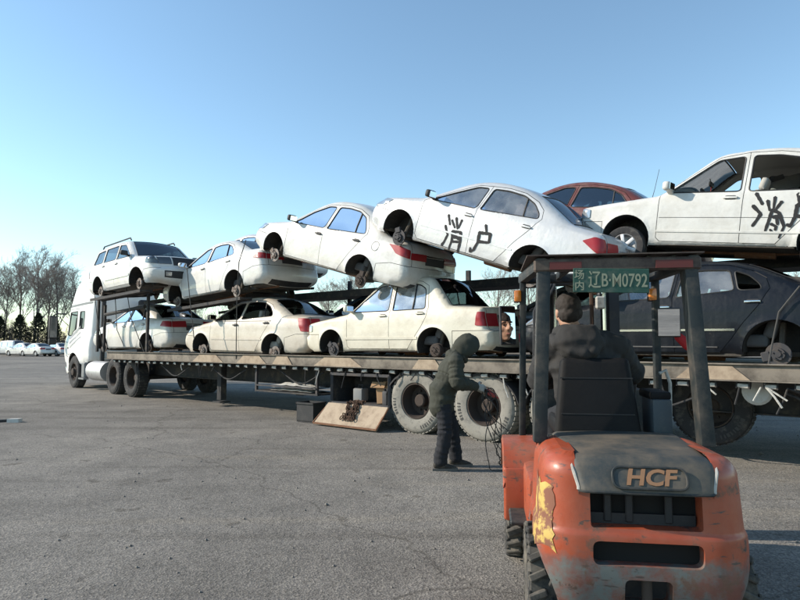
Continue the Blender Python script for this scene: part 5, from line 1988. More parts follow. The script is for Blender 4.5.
# ------------------------------------------------------------------ forklift
def worn_paint(name, top, low, z_split, rust=(0.13, 0.06, 0.035), amt=0.8, soft=0.05, grey=(0.16, 0.16, 0.155)):
    m = bpy.data.materials.new(name)
    m.use_nodes = True
    nt = m.node_tree
    b = nt.nodes['Principled BSDF']
    b.inputs['Coat Weight'].default_value = 0.25
    b.inputs['Coat Roughness'].default_value = 0.25
    tc = nt.nodes.new('ShaderNodeTexCoord')

    def noise(sc, det=8, ro=.68, vec=None):
        n = nt.nodes.new('ShaderNodeTexNoise')
        n.inputs['Scale'].default_value = sc
        n.inputs['Detail'].default_value = det
        n.inputs['Roughness'].default_value = ro
        nt.links.new(vec or tc.outputs['Object'], n.inputs['Vector'])
        return n.outputs['Fac']

    def rng_(f, a, c, lo=0.0, hi=1.0):
        r = nt.nodes.new('ShaderNodeMapRange')
        r.inputs[1].default_value = a; r.inputs[2].default_value = c; r.inputs[3].default_value = lo; r.inputs[4].default_value = hi
        nt.links.new(f, r.inputs[0])
        return r.outputs[0]

    def mx(a, c, f):
        x = nt.nodes.new('ShaderNodeMix')
        x.data_type = 'RGBA'
        for s_, k in ((a, 6), (c, 7)):
            if isinstance(s_, tuple):
                x.inputs[k].default_value = (*s_, 1)
            else:
                nt.links.new(s_, x.inputs[k])
        nt.links.new(f, x.inputs[0])
        return x.outputs[2]
    red = mx(top, tuple(q * .55 for q in top), noise(2.2, 5))
    sep = nt.nodes.new('ShaderNodeSeparateXYZ')
    nt.links.new(tc.outputs['Object'], sep.inputs[0])
    add = nt.nodes.new('ShaderNodeMath'); add.operation = 'MULTIPLY_ADD'
    nt.links.new(noise(7, 8), add.inputs[0]); add.inputs[1].default_value = 0.30
    nt.links.new(sep.outputs['Z'], add.inputs[2])
    base = mx(mx(low, grey, rng_(noise(4.2, 8, .7), .42, .56)), red, rng_(add.outputs[0], z_split + .15 - soft, z_split + .15 + soft))
    # scratches (long, thin) and rust blotches
    mp = nt.nodes.new('ShaderNodeMapping')
    mp.inputs['Scale'].default_value = (2.0, 2.0, 14.0)
    mp.inputs['Rotation'].default_value = (0.2, 0.35, 0.1)
    nt.links.new(tc.outputs['Object'], mp.inputs['Vector'])
    scr = rng_(noise(3.5, 6, .6, mp.outputs[0]), .62, .67)
    base = mx(base, (0.05, 0.036, 0.032), scr)
    blot = rng_(noise(6.5, 9, .72), .54, .60, 0, amt)
    base = mx(base, rust, blot)
    dark = rng_(noise(13, 9, .7), .60, .66, 0, .85)
    base = mx(base, (0.03, 0.026, 0.024), dark)
    dust = rng_(noise(1.4, 6, .6), .48, .78, 0, .30)
    base = mx(base, (0.32, 0.27, 0.21), dust)
    nt.links.new(base, b.inputs['Base Color'])
    nt.links.new(rng_(noise(6.5, 9, .72), .4, .65, .38, .8), b.inputs['Roughness'])
    bp = nt.nodes.new('ShaderNodeBump')
    bp.inputs['Strength'].default_value = .35
    bp.inputs['Distance'].default_value = .004
    nt.links.new(noise(16, 8, .7), bp.inputs['Height'])
    nt.links.new(bp.outputs[0], b.inputs['Normal'])
    MATS[name] = m
    return m


RED = (0.41, 0.070, 0.022)
worn_paint('forklift_red', RED, (0.16, 0.055, 0.040), 0.50, soft=.035, grey=(0.115, 0.13, 0.125))
worn_paint('forklift_red_plain', RED, RED, -1.0, amt=.6)
mat('hood_dark', (0.036, 0.042, 0.042), 0.5, dirt=(0.20, 0.15, 0.10), dirt_amt=0.75, dscale=3.2, lo=0.40, hi=0.72, bump=0.0012, bscale=40)
mat('guard_steel', (0.018, 0.024, 0.026), 0.5, spec=0.35, dirt=(0.11, 0.092, 0.075), dirt_amt=0.7, dscale=6, lo=0.45, hi=0.72, bump=0.001, bscale=50)
mat('guard_brown', (0.05, 0.032, 0.027), 0.65, dirt=(0.16, 0.13, 0.10), dirt_amt=0.7, dscale=9, lo=0.4, hi=0.7)
mat('edge_worn', (0.42, 0.40, 0.36), 0.6, dirt=(0.10, 0.09, 0.08), dirt_amt=0.8, dscale=14)
mat('seat_vinyl', (0.006, 0.006, 0.007), 0.55, spec=0.25, dirt=(0.022, 0.02, 0.018), dirt_amt=0.5, dscale=4, bump=0.0015, bscale=25)
mat('badge_orange', (0.27, 0.14, 0.07), 0.5, dirt=(0.22, 0.13, 0.08), dirt_amt=0.6, dscale=20)
mat('plate_green', (0.018, 0.07, 0.052), 0.6, dirt=(0.20, 0.19, 0.16), dirt_amt=0.45, dscale=14)
mat('plate_text', (0.27, 0.28, 0.20), 0.6, dirt=(0.12, 0.18, 0.14), dirt_amt=0.6, dscale=40)
mat('sticker_yellow', (0.48, 0.33, 0.09), 0.6, dirt=(0.17, 0.06, 0.04), dirt_amt=0.95, dscale=9, lo=0.46, hi=0.53)
mat('console_blue', (0.045, 0.06, 0.072), 0.5, dirt=(.15, .14, .12), dirt_amt=0.5, dscale=7)
mat('cloth_red', (0.55, 0.02, 0.025), 0.8, var=0.4, vscale=14)
mat('label_red', (0.13, 0.028, 0.024), 0.6, dirt=(0.06, 0.045, 0.04), dirt_amt=0.7, dscale=14)
mat('void_black', (0.006, 0.006, 0.006), 0.9)
mat('tyre_lug', (0.035, 0.034, 0.033), 0.9, dirt=(0.20, 0.175, 0.14), dirt_amt=0.75, dscale=7, lo=0.42, hi=0.7)

FK_YAW = rad(-8.5)
fk = empty('forklift', (1.145, 2.85, 0), (0, 0, FK_YAW), 'worn red counterbalance forklift with dark hood and a green plate on its roof guard', 'forklift')
FM = Matrix.Translation((1.145, 2.85, 0)) @ Matrix.Rotation(FK_YAW, 4, 'Z')

CW, CR, CYL = .97, .19, .64
CA = CW / 2 - CR
UARC = math.pi * CR / 2
UM = CA + UARC + (CYL - CR)
ZT = .965


def cw_map(u, z, off=0.0):
    """counterweight surface: u runs round the plan from the left side over the back to the right side"""
    u = np.asarray(u, float); z = np.asarray(z, float)
    s_ = np.sign(u); a = np.abs(u)
    th = np.clip((a - CA) / CR, 0, math.pi / 2)
    px = np.where(a < CA, a, CA + CR * np.sin(th))
    py = np.where(a < CA, 0, CR * (1 - np.cos(th))) + np.clip(a - CA - UARC, 0, None)
    nx_, ny_ = np.sin(th), -np.cos(th)
    r = .10
    t = np.clip((z - (ZT - r)) / r, 0, 1)
    ins = r * (1 - np.sqrt(np.clip(1 - t * t, 0, 1)))
    ins = ins + .05 * np.clip((.42 - z) / .2, 0, 1) ** 1.5 - .016 * np.exp(-((z - .60) / .045) ** 2) * 0
    ins = ins + .03 * np.clip((z - .55) / .40, 0, 1)
    # a step between the upper and lower halves of the casting
    ins = ins - .012 * (1 / (1 + np.exp((z - .612) / .006)))
    ins = ins - off
    return np.stack([s_ * (px - nx_ * ins), py - ny_ * ins, z], -1)


def rrect(x0, x1, z0, z1, r):
    return round_poly([(x0, z0), (x1, z0), (x1, z1), (x0, z1)], r, seg=5)


top = [(UM, ZT), (.33, ZT), (.315, ZT - .02), (.298, .812), (-.298, .812), (-.315, ZT - .02), (-.33, ZT), (-UM, ZT), (-UM, .25), (UM, .25)]
outl = densify(top, .04)
hole1 = densify(rrect(-.25, .25, .634, .800, .02), .05)
hole2 = densify(rrect(-.245, .245, .470, .578, .035), .05)
hole3 = densify(rrect(-.105, .105, .285, .410, .03), .05)
aa = np.linspace(0, 2 * math.pi, 36, endpoint=False)
WU = CA + UARC + (.37 - CR)
archL = np.stack([-WU + .35 * np.cos(aa), .24 + .335 * np.sin(aa)], 1)
archR = archL * np.array([-1, 1])
gx, gz = np.meshgrid(np.arange(-UM, UM, .035), np.concatenate([np.arange(.25, .58, .035), [.595, .605, .612, .62], np.arange(.63, .86, .035), np.linspace(.865, ZT - .001, 9)]))
gp = np.stack([gx.ravel(), gz.ravel()], 1)
gp = gp[inpoly(gp[:, 0], gp[:, 1], outl)]
V, T = cdt(gp, [(outl, True), (hole1, True), (hole2, True), (hole3, True), (archL, True), (archR, True)])
cen = V[T].mean(1)
ok = inpoly(cen[:, 0], cen[:, 1], outl)
for h_ in (hole1, hole2, hole3, archL, archR):
    ok &= ~inpoly(cen[:, 0], cen[:, 1], h_)
T = T[ok]
V3 = cw_map(V[:, 0], V[:, 1])
N3 = vnormals(V3, T)
cwV, cwN, cwF = [V3], [N3], [tuple(int(i) for i in t) for t in T]
k0 = len(V3)
for sg in (1, -1):                     # tops of the two shoulders
    us = np.linspace(.33, UM, 26)
    o_ = cw_map(sg * us, np.full(26, ZT))
    i_ = np.stack([np.full(26, sg * .30), np.maximum(o_[:, 1], .02), np.full(26, ZT + .004)], 1)
    v = np.vstack([o_, i_])
    f = [(i, i + 1, 27 + i, 26 + i) if sg > 0 else (i + 1, i, 26 + i, 27 + i) for i in range(25)]
    cwV.append(v); cwN.append(np.tile([0, 0, 1.0], (52, 1))); cwF += [tuple(q + k0 for q in t) for t in f]; k0 += 52
body_cw = mesh_obj('counterweight', np.vstack(cwV), cwF, 'forklift_red', fk, normals=np.vstack(cwN))
for h_, depth, nm in ((hole1, .10, 'radiator_opening'), (hole2, .07, 'counterweight_slot'), (hole3, .10, 'tow_recess')):
    p = cw_map(h_[:, 0], h_[:, 1])
    n = len(p)
    q = p + np.array([0, depth, 0])
    mesh_obj(nm, np.vstack([p, q]), [(i, (i + 1) % n, n + (i + 1) % n, n + i) for i in range(n)], 'forklift_red', body_cw, angle=40)
    mesh_obj(nm + '_back', q + np.array([0, .001, 0]), [tuple(range(n))], 'void_black' if h_ is not hole3 else 'steel_dark', body_cw)
for x in (-.16, -.06, .12):
    MB().box((x, .085, .71), (.035, .02, .13), None, .005, 1).build('radiator_bracket', 'black_plastic', body_cw)
MB().box((0, .09, .66), (.48, .012, .05)).build('radiator_edge', 'black_plastic', body_cw)
MB().cyl((0, .035, .25), (0, .035, .405), .024, n=12).cyl((0, .035, .405), (0, .035, .425), .040, .034, n=12).tube([(.0, .035, .425), (-.02, .03, .44), (.0, .025, .455), (.02, .03, .44)], .007, 5).build('tow_pin', 'rim_rust', fk)
# torn yellow sticker round the left rear corner
jr = random.Random(5)
jag = []
for (ua, za, ub, zb_, n_) in ((-.74, .50, -.74, .83, 9), (-.74, .83, -.44, .80, 8), (-.44, .80, -.42, .52, 12), (-.42, .52, -.74, .50, 9)):
    for i in range(n_):
        t = i / n_
        jag.append((ua + (ub - ua) * t + jr.uniform(-.014, .014), za + (zb_ - za) * t + jr.uniform(-.018, .014)))
jag = np.array(jag)
g_ = np.stack(np.meshgrid(np.arange(-.76, -.40, .03), np.arange(.45, .83, .03)), -1).reshape(-1, 2)
Vs, Ts = cdt(g_[inpoly(g_[:, 0], g_[:, 1], jag)], [(jag, True)])
cs = Vs[Ts].mean(1)
Ts = Ts[inpoly(cs[:, 0], cs[:, 1], jag)]
mesh_obj('torn_sticker', cw_map(Vs[:, 0], Vs[:, 1], .003), [tuple(int(i) for i in t) for t in Ts], 'sticker_yellow', fk, smooth=True)

# dark hood over the engine, bent down at the back
prof = round_poly([(-.022, .806), (-.020, .82), (.030, .915), (.065, .950), (.40, .968), (.72, .975)], [0, .02, .02, .05, .1, 0], closed=False)
prof = densify(prof, .05, closed=False)
hv = []
jj = np.array([-1, -.985, -.95, -.9, -.6, -.3, 0, .3, .6, .9, .95, .985, 1])
for (y, z) in prof:
    hw = np.interp(y, [-.02, .03, .07, .7], [.302, .322, .330, .362])
    t = np.clip((y + .02) / .06, 0, 1)
    for j in jj:
        e = max(0, (abs(j) - .9) / .1) ** 2 * .028
        cr_ = .012 * (1 - j * j)
        hv.append((hw * j, y - (1 - t) * (cr_ - e), z + t * (cr_ - e)))
nj = len(jj)
hf = [(i * nj + j, i * nj + j + 1, (i + 1) * nj + j + 1, (i + 1) * nj + j) for i in range(len(prof) - 1) for j in range(nj - 1)]
hood = mesh_obj('hood', hv, hf, 'hood_dark', fk, smooth=True)
for sg in (0, nj - 1):
    pth = [hv[i * nj + sg] for i in range(len(prof))]
    MB().tube([(x, y - .002, z + .003) for x, y, z in pth], .009, 6).build('hood_edge', 'edge_worn', hood)
    sk = [(x, y, z) for x, y, z in pth] + [(x, y + (.03 if z < .9 else 0), z - .06) for x, y, z in pth]
    n_ = len(pth)
    mesh_obj('hood_skirt', sk, [(i, i + 1, n_ + i + 1, n_ + i) for i in range(n_ - 1)], 'hood_dark', hood)
MB().tube([(hv[j][0], hv[j][1], hv[j][2]) for j in range(nj)], .007, 6).build('hood_edge', 'guard_steel', hood)
# maker's badge
tilt = math.atan2(.05, .095)
Mb = Matrix.Rotation(rad(90) - tilt, 4, 'X')
bc = Vector((.015, -.003, .868))
dn = Mb.to_3x3() @ Vector((0, 0, 1))
Mb.translation = bc + dn * .012
ro = rrect(-.165, .165, -.050, .050, .042)
m = MB().tube([Mb @ Vector((x, y, 0)) for x, y in ro], .006, 6, closed=True)
m.build('badge_rim', 'guard_steel', hood)
n_ = len(ro)
mesh_obj('badge_ground', [Mb @ Vector((x, y, -.003)) for x, y in ro], [tuple(range(n_))], 'hood_dark', hood)
lettering('HCF', .104, 'badge_orange', hood, Mb.translation, (rad(90) - tilt, 0, 0), .0025, .22, .003, sx=1.12)

# engine bay sides, floor and body between the axles
MB().box((0, .66, .60), (.86, .06, .62), None, .01, 1).build('bulkhead', 'guard_steel', fk)
for sg in (-1, 1):
    MB().box((sg * .40, 1.02, .50), (.20, .74, .42), None, .05, 2).build('side_tank', 'forklift_red_plain', fk)
    MB().box((sg * .54, 1.0, .40), (.12, .34, .03), None, .01, 1).bar((sg * .48, .86, .40), (sg * .48, .86, .62), .02, .02).bar((sg * .48, 1.14, .40), (sg * .48, 1.14, .62), .02, .02).build('step', 'guard_steel', fk)
    # front fender
    m = MB()
    ys = np.linspace(1.13, 1.93, 15)
    pr = []
    for y in ys:
        d = (y - 1.53) / .42
        pr.append((y, .44 + .375 * math.sqrt(max(0, 1 - min(1, abs(d)) ** 2.6))))
    vv = []
    for y, z in pr:
        vv += [(sg * .40, y, z), (sg * .40, y, z + .012), (sg * .625, y, z + .004), (sg * .635, y, z - .03), (sg * .62, y, z - .03), (sg * .61, y, z - .01)]
    m.add(vv, [(i * 6 + k, i * 6 + (k + 1) % 6, (i + 1) * 6 + (k + 1) % 6, (i + 1) * 6 + k) for i in range(14) for k in range(6)])
    m.build('front_fender', 'forklift_red_plain', fk)
    MB().box((sg * .615, 1.16, .50), (.03, .05, .34), None, .01, 1).box((sg * .50, 1.14, .50), (.24, .03, .34), None, .014, 2).build('fender_apron', 'forklift_red_plain', fk)
MB().box((0, 1.3, .47), (.62, 1.2, .04)).build('floor_plate', 'guard_steel', fk)
MB().box((0, 1.35, .33), (.55, 1.5, .2), None, .02, 1).build('chassis', 'steel_dark', fk)
MB().box((0, .72, .90), (.80, .10, .12), None, .02, 1).build('seat_deck', 'guard_steel', fk)


def lug_wheel(pos, r, w, side, lugs):
    P = Vector(pos)
    m = MB()
    m.lathe([(r * .5, -w * .42), (r * .58, -w * .5), (r * .86, -w * .5), (r * .92, -w * .44), (r * .92, w * .44), (r * .86, w * .5), (r * .58, w * .5), (r * .5, w * .42), (r * .5, -w * .42)], P, (0, 0, 0) if False else (side, 0, 0), n=36)
    t_o = m.build('wheel', 'tyre_lug', fk, angle=40)
    m = MB()
    for k in range(lugs):
        for e in (-1, 1):
            a = 2 * math.pi * (k + (.5 if e > 0 else 0)) / lugs
            d = Vector((0, math.cos(a), math.sin(a)))
            tt = Vector((0, -math.sin(a), math.cos(a)))
            ax = Vector((1, 0, 0))
            M = Matrix((ax, tt, d)).transposed() @ Matrix.Rotation(e * rad(24), 3, 'Z')
            m.box(P + d * (r * .955) + ax * (e * w * .26), (w * .50, r * .13, r * .11), M, .006, 1)
            m.box(P + d * (r * .86) + ax * (e * w * .49), (w * .05, r * .12, r * .16), Matrix((ax, tt, d)).transposed())
    tag(m.build('tread_lugs', 'tyre_lug', t_o, angle=30), None, kind='stuff')
    m = MB().lathe([(r * .51, w * .40), (r * .48, w * .44), (r * .44, w * .20), (r * .26, w * .16), (r * .24, w * .36), (r * .15, w * .46), (0, w * .46)], P, (side, 0, 0), n=28)
    for k in range(6):
        a = 2 * math.pi * k / 6
        q = P + Vector((side * w * .17, r * .35 * math.cos(a), r * .35 * math.sin(a)))
        m.cyl(q, q + Vector((side * .03, 0, 0)), .014, n=6)
    m.build('rim', 'steel_dark', t_o, angle=35)


for sg in (-1, 1):
    lug_wheel((sg * .50, 1.53, .355), .36, .22, sg, 20)
    lug_wheel((sg * .44, .38, .265), .27, .185, sg, 18)
MB().cyl((-.45, .38, .265), (.45, .38, .265), .05, n=10).build('rear_axle', 'steel_dark', fk)
MB().cyl((-.45, 1.53, .355), (.45, 1.53, .355), .10, n=12).build('front_axle', 'steel_dark', fk)

# overhead guard
for sg in (-1, 1):
    dx = .035 if sg < 0 else 0
    MB().bar((sg * .468 + dx, .60, .93), (sg * .425 + dx, .66, 1.95), .075, .11, (0, 1, 0), .012).build('guard_pillar', 'guard_steel', fk)
    MB().bar((sg * .485, 1.62, .48), (sg * .465, 1.52, 1.95), .045, .07, (0, 1, 0), .01).build('guard_pillar', 'guard_steel', fk)
    MB().bar((sg * .44 + dx, .60, 1.965), (sg * .465, 1.60, 1.98), .06, .07, (0, 0, 1), .012).build('guard_side_rail', 'guard_steel', fk)
MB().box((.015, .62, 1.955), (.93, .05, .075), None, .010, 1).build('guard_rear_beam', 'guard_brown', fk)
MB().box((0, 1.60, 1.98), (.98, .05, .07), None, .010, 1).build('guard_front_beam', 'guard_steel', fk)
for x in np.linspace(-.34, .34, 6):
    MB().bar((x, .63, 1.98), (x, 1.60, 1.995), .028, .05, (0, 0, 1), .005).build('guard_bar', 'guard_steel', fk)
MB().box((0, .98, 2.012), (.98, .80, .008)).build('guard_sheet', 'guard_brown', fk)
MB().box((-.27, .592, 1.95), (.18, .006, .045)).build('guard_label', 'label_red', fk)
MB().box((.33, .592, 1.95), (.20, .006, .045)).build('guard_label', 'label_red', fk)
pl = MB().box((-.02, .585, 1.858), (.42, .006, .14), Matrix.Rotation(rad(1.5), 3, 'Y'), .004, 1).build('number_plate', 'plate_green', fk)
lettering('辽B·M0792', .108, 'plate_text', pl, (.018, .581, 1.855), (rad(90), rad(1.5), 0), .0008, 0, .0010, sx=.66)
lettering('场', .058, 'plate_text', pl, (-.195, .581, 1.891), (rad(90), 0, 0), .0008, 0, .0008)
lettering('内', .058, 'plate_text', pl, (-.195, .581, 1.827), (rad(90), 0, 0), .0008, 0, .0008)

# seat
st_ = empty('driver_seat'); st_.parent = fk
Ms = Matrix.Rotation(rad(-9), 3, 'X')
m = MB()
bm = bmesh.new()
bmesh.ops.create_cube(bm, size=1)
for v_ in bm.verts:
    wd = .50 if v_.co.z < 0 else .40
    v_.co = Ms @ Vector((v_.co.x * wd, v_.co.y * .11, v_.co.z * .47)) + Vector((-.085, .80, 1.175))
bmesh.ops.bevel(bm, geom=bm.edges[:], offset=.04, segments=3, affect='EDGES', profile=.6)
bm.verts.index_update()
m.add([v_.co.copy() for v_ in bm.verts], [[q.index for q in f.verts] for f in bm.faces])
bm.free()
bk = m.build('backrest', 'seat_vinyl', st_, angle=50)
for z in (1.08, 1.29):
    y = .745 - (z - 1.175) * -.16 - .0
    MB().bar((-.085 - .21, .80 + (z - 1.175) * .158 - .056, z), (-.085 + .21, .80 + (z - 1.175) * .158 - .056, z), .006, .006).build('backrest_seam', 'black_plastic', st_)
MB().box((-.085, 1.03, .985), (.48, .46, .11), None, .04, 3).build('seat_cushion', 'seat_vinyl', st_, angle=50)
MB().box((.28, .86, 1.06), (.11, .26, .22), None, .015, 2).build('side_console', 'console_blue', fk)
MB().box((.28, .90, 1.19), (.12, .30, .05), None, .02, 2).build('armrest', 'seat_vinyl', fk)
# cowl, steering wheel, levers
MB().box((0, 1.66, .82), (.80, .16, .70), None, .04, 2).build('dash_cowl', 'guard_steel', fk)
m = MB()
sc2 = Vector((-.10, 1.36, 1.24))
Mw = Matrix.Rotation(rad(32), 3, 'X')
m.tube([sc2 + Mw @ Vector((.165 * math.cos(t), .165 * math.sin(t), 0)) for t in np.linspace(0, 2 * math.pi, 28, endpoint=False)], .014, 7, closed=True)
for t in (.5, 2.6, 4.7):
    m.tube([sc2, sc2 + Mw @ Vector((.16 * math.cos(t), .16 * math.sin(t), 0))], .012, 6)
m.build('steering_wheel', 'black_plastic', fk)
MB().cyl(sc2, (-.10, 1.60, 1.0), .03, n=10).build('steering_column', 'guard_steel', fk)
for k, x in enumerate((.16, .23, .30)):
    lv = MB().tube([(x, 1.52, 1.08), (x, 1.47, 1.22), (x, 1.45, 1.30)], .009, 6).build('lever', 'steel_dark', fk)
    MB().lathe([(0, .026), (.018, .018), (.025, 0), (.018, -.018), (0, -.026)], (x, 1.45, 1.31), (0, 0, 1), 10).build('lever_knob', 'black_plastic', lv)
MB().tube([(.40, 1.02, .96), (.40, 1.00, 1.25), (.37, .98, 1.33), (.33, .97, 1.31)], .011, 7).build('grab_handle', 'edge_worn', fk)

# mast, carriage, forks
mast = empty('mast'); mast.parent = fk
for sg in (-1, 1):
    m = MB()
    x = sg * .30
    m.box((x, 2.05, 1.05), (.014, .16, 2.0)).box((x - sg * .035, 2.125, 1.05), (.07, .014, 2.0)).box((x - sg * .035, 1.975, 1.05), (.07, .014, 2.0))
    m.build('outer_channel', 'steel_dark', mast)
    m = MB()
    x = sg * .235
    m.box((x, 2.05, 1.10), (.014, .12, 1.95)).box((x - sg * .025, 2.105, 1.10), (.05, .012, 1.95)).box((x - sg * .025, 1.995, 1.10), (.05, .012, 1.95))
    m.build('inner_channel', 'steel_dark', mast)
    MB().cyl((sg * .19, 1.97, .15), (sg * .19, 1.97, 1.25), .035, n=12).build('lift_cylinder', 'steel_dark', mast)
    MB().cyl((sg * .19, 1.97, 1.25), (sg * .19, 1.97, 1.95), .018, n=10).build('piston_rod', 'chrome', mast)
    MB().tube([(sg * .10, 2.0, .3), (sg * .10, 2.0, 1.9)], .016, 6).build('lift_chain', 'chain_rust', mast)
    MB().box((sg * .27, 2.42, .10), (.12, 1.05, .04), None, .01, 1).box((sg * .27, 2.17, .38), (.12, .045, .60), None, .01, 1).build('fork', 'steel_dark', mast)
for z in (.15, 1.0, 2.02):
    MB().box((0, 2.05, z), (.60, .05, .09), None, .008, 1).build('mast_crossbar', 'steel_dark', mast)
for z in (.22, .62):
    MB().box((0, 2.15, z), (.96, .04, .10), None, .008, 1).build('carriage_plate', 'steel_dark', mast)
MB().box((.16, 1.955, 1.82), (.07, .05, .10), None, .01, 1).build('mast_bracket', 'edge_worn', mast)
for k in range(3):
    MB().tube([(-.36 + .02 * k, 1.90, .6), (-.37 + .02 * k, 1.87, 1.2), (-.36 + .025 * k, 1.86, 1.75), (-.25 + .03 * k, 1.95, 1.97)], .013, 6).build('hydraulic_hose', 'black_plastic', mast)

# turn lamps, mirrors, ribbons on the front pillars
for sg, px_, z_ in ((-1, -.505, 1.845), (1, .44, 1.845)):
    lp = MB().box((px_, 1.50, z_), (.05, .05, .085), None, .012, 2).build('turn_lamp', 'amber', fk)
    MB().box((px_, 1.535, z_), (.056, .02, .095), None, .005, 1).build('lamp_base', 'black_plastic', lp)

head_local = Vector((-.205, 1.035, 1.70))        # the driver's face


def mirror(pos, size, aim_world, nm):
    P = Vector(pos)
    to_cam = (Vector((0, 0, CAM_H)) - FM @ P).normalized()
    to_aim = (aim_world - FM @ P).normalized()
    n = FM.to_3x3().inverted() @ (to_cam + to_aim).normalized()
    xx = Vector((0, 0, 1)).cross(n).normalized()
    yy = n.cross(xx)
    M = Matrix((xx, yy, n)).transposed()
    o = MB().box(P - n * .018, (size[0] + .02, size[1] + .02, .03), M, .012, 2).build('mirror', 'black_plastic', fk)
    MB().box(P, (size[0], size[1], .004), M).build('mirror_glass', 'mirror', o)
    return n


FACE_W = FM @ (head_local + Vector((-.01, .09, 0)))
mirror((-.575, 1.50, 1.63), (.105, .27), FACE_W, 'left')
MB().tube([(-.475, 1.57, 1.75), (-.54, 1.56, 1.74), (-.575, 1.53, 1.66)], .009, 6).build('mirror_arm', 'guard_steel', fk)
mirror((.545, 1.50, 1.645), (.145, .19), FM @ Vector((3.0, -9.0, .95)), 'right')
MB().tube([(.475, 1.57, 1.75), (.53, 1.56, 1.74), (.545, 1.53, 1.66)], .009, 6).build('mirror_arm', 'guard_steel', fk)
for pts_, nm in (([(.585, 1.53, 1.60), (.60, 1.53, 1.56), (.66, 1.52, 1.50), (.70, 1.53, 1.475)], 'r'), ([(-.49, 1.53, 1.58), (-.485, 1.53, 1.54), (-.46, 1.52, 1.50), (-.455, 1.53, 1.46)], 'l')):
    v = []
    for i, p in enumerate(pts_):
        wd = (.018, .034, .045, .038)[i]
        v += [(p[0], p[1] + .01 * (i % 2), p[2] + wd), (p[0] + .004, p[1] - .008 * (i % 2), p[2]), (p[0] - .01, p[1], p[2] - wd)]
    o = tag(mesh_obj('red_ribbon', v, [(i * 3 + k, i * 3 + k + 1, i * 3 + k + 4, i * 3 + k + 3) for i in range(3) for k in range(2)], 'cloth_red', smooth=True),
            'red ribbon tied below the wider forklift mirror' if nm == 'r' else 'red ribbon tied to the pillar below the narrow forklift mirror', 'ribbon')
    o.matrix_world = FM
    sm = o.modifiers.new('thickness', 'SOLIDIFY'); sm.thickness = .004
# ------------------------------------------------------------------ people
mat('skin', (0.42, 0.23, 0.15), 0.55, var=0.2, vscale=20)
mat('hair', (0.018, 0.014, 0.012), 0.7)
mat('hair_brown', (0.030, 0.021, 0.017), 0.8, var=0.5, vscale=40, bump=0.002, bscale=120)
mat('eye', (0.02, 0.015, 0.012), 0.2)
mat('lip', (0.30, 0.11, 0.09), 0.5)
mat('parka', (0.036, 0.038, 0.026), 0.85, var=0.35, vscale=9, bump=0.002, bscale=45)
mat('jacket', (0.032, 0.031, 0.031), 0.8, spec=0.3, dirt=(0.075, 0.062, 0.048), dirt_amt=0.35, dscale=5, bump=0.002, bscale=40)
mat('jeans', (0.014, 0.015, 0.020), 0.9, var=0.35, vscale=10, bump=0.002, bscale=60)
mat('shoe', (0.03, 0.026, 0.022), 0.7, dirt=DUST, dirt_amt=0.5, dscale=12)
mat('sole', (0.12, 0.11, 0.10), 0.9)
mat('glove', (0.40, 0.39, 0.36), 0.9, var=0.4, vscale=14)
mat('knit', (0.07, 0.045, 0.038), 0.95, var=0.4, vscale=30, bump=0.003, bscale=70)


def loft(path, n=14, side=(0, 1, 0)):
    """path: (point, half width along side, half depth); a closed tapered tube with rounded ends"""
    out = MB()
    P = [Vector(p[0]) for p in path]
    ra = [p[1] for p in path]
    rb = [p[2] if len(p) > 2 else p[1] for p in path]
    k = len(P)
    rings = []
    S = Vector(side).normalized()
    for i in range(k):
        d = (P[min(i + 1, k - 1)] - P[max(i - 1, 0)]).normalized()
        a = S - d * S.dot(d)
        a = a.normalized() if a.length > 1e-3 else d.orthogonal().normalized()
        b = d.cross(a)
        rings.append((P[i], a, b, ra[i], rb[i], d))
    full = []
    p, a, b, x, y, d = rings[0]
    e = min(x, y)
    for t in (80, 50, 22):
        full.append((p - d * e * math.sin(rad(t)) * .8, a, b, x * math.cos(rad(t)), y * math.cos(rad(t))))
    full += [r[:5] for r in rings]
    p, a, b, x, y, d = rings[-1]
    e = min(x, y)
    for t in (22, 50, 80):
        full.append((p + d * e * math.sin(rad(t)) * .8, a, b, x * math.cos(rad(t)), y * math.cos(rad(t))))
    vs_, fs = [], []
    for p, a, b, x, y in full:
        for q in range(n):
            t = 2 * math.pi * q / n
            vs_.append(p + a * (x * math.cos(t)) + b * (y * math.sin(t)))
    m_ = len(full)
    for i in range(m_ - 1):
        for q in range(n):
            fs.append((i * n + q, i * n + (q + 1) % n, (i + 1) * n + (q + 1) % n, (i + 1) * n + q))
    fs.append(tuple(range(n - 1, -1, -1)))
    fs.append(tuple(range((m_ - 1) * n, m_ * n)))
    return out.add(vs_, fs)


def crumple(path, amp, step, seed, jit=.004):
    """resample a loft path and swell and pinch it into folds of cloth"""
    r = random.Random(seed)
    out = []
    k = 0
    for i in range(len(path) - 1):
        a, b = path[i], path[i + 1]
        pa, pb = Vector(a[0]), Vector(b[0])
        n = max(1, int((pb - pa).length / step))
        for t in range(n):
            u = t / n
            f = 1 + (amp if k % 2 else -amp) * r.uniform(.3, 1.0)
            ra, rb = a[1] + (b[1] - a[1]) * u, (a[2] if len(a) > 2 else a[1]) * (1 - u) + (b[2] if len(b) > 2 else b[1]) * u
            out.append((pa.lerp(pb, u) + Vector((r.uniform(-jit, jit), r.uniform(-jit, jit), r.uniform(-jit, jit))), ra * f, rb * f))
            k += 1
    e = path[-1]
    out.append((Vector(e[0]), e[1], e[2] if len(e) > 2 else e[1]))
    return out


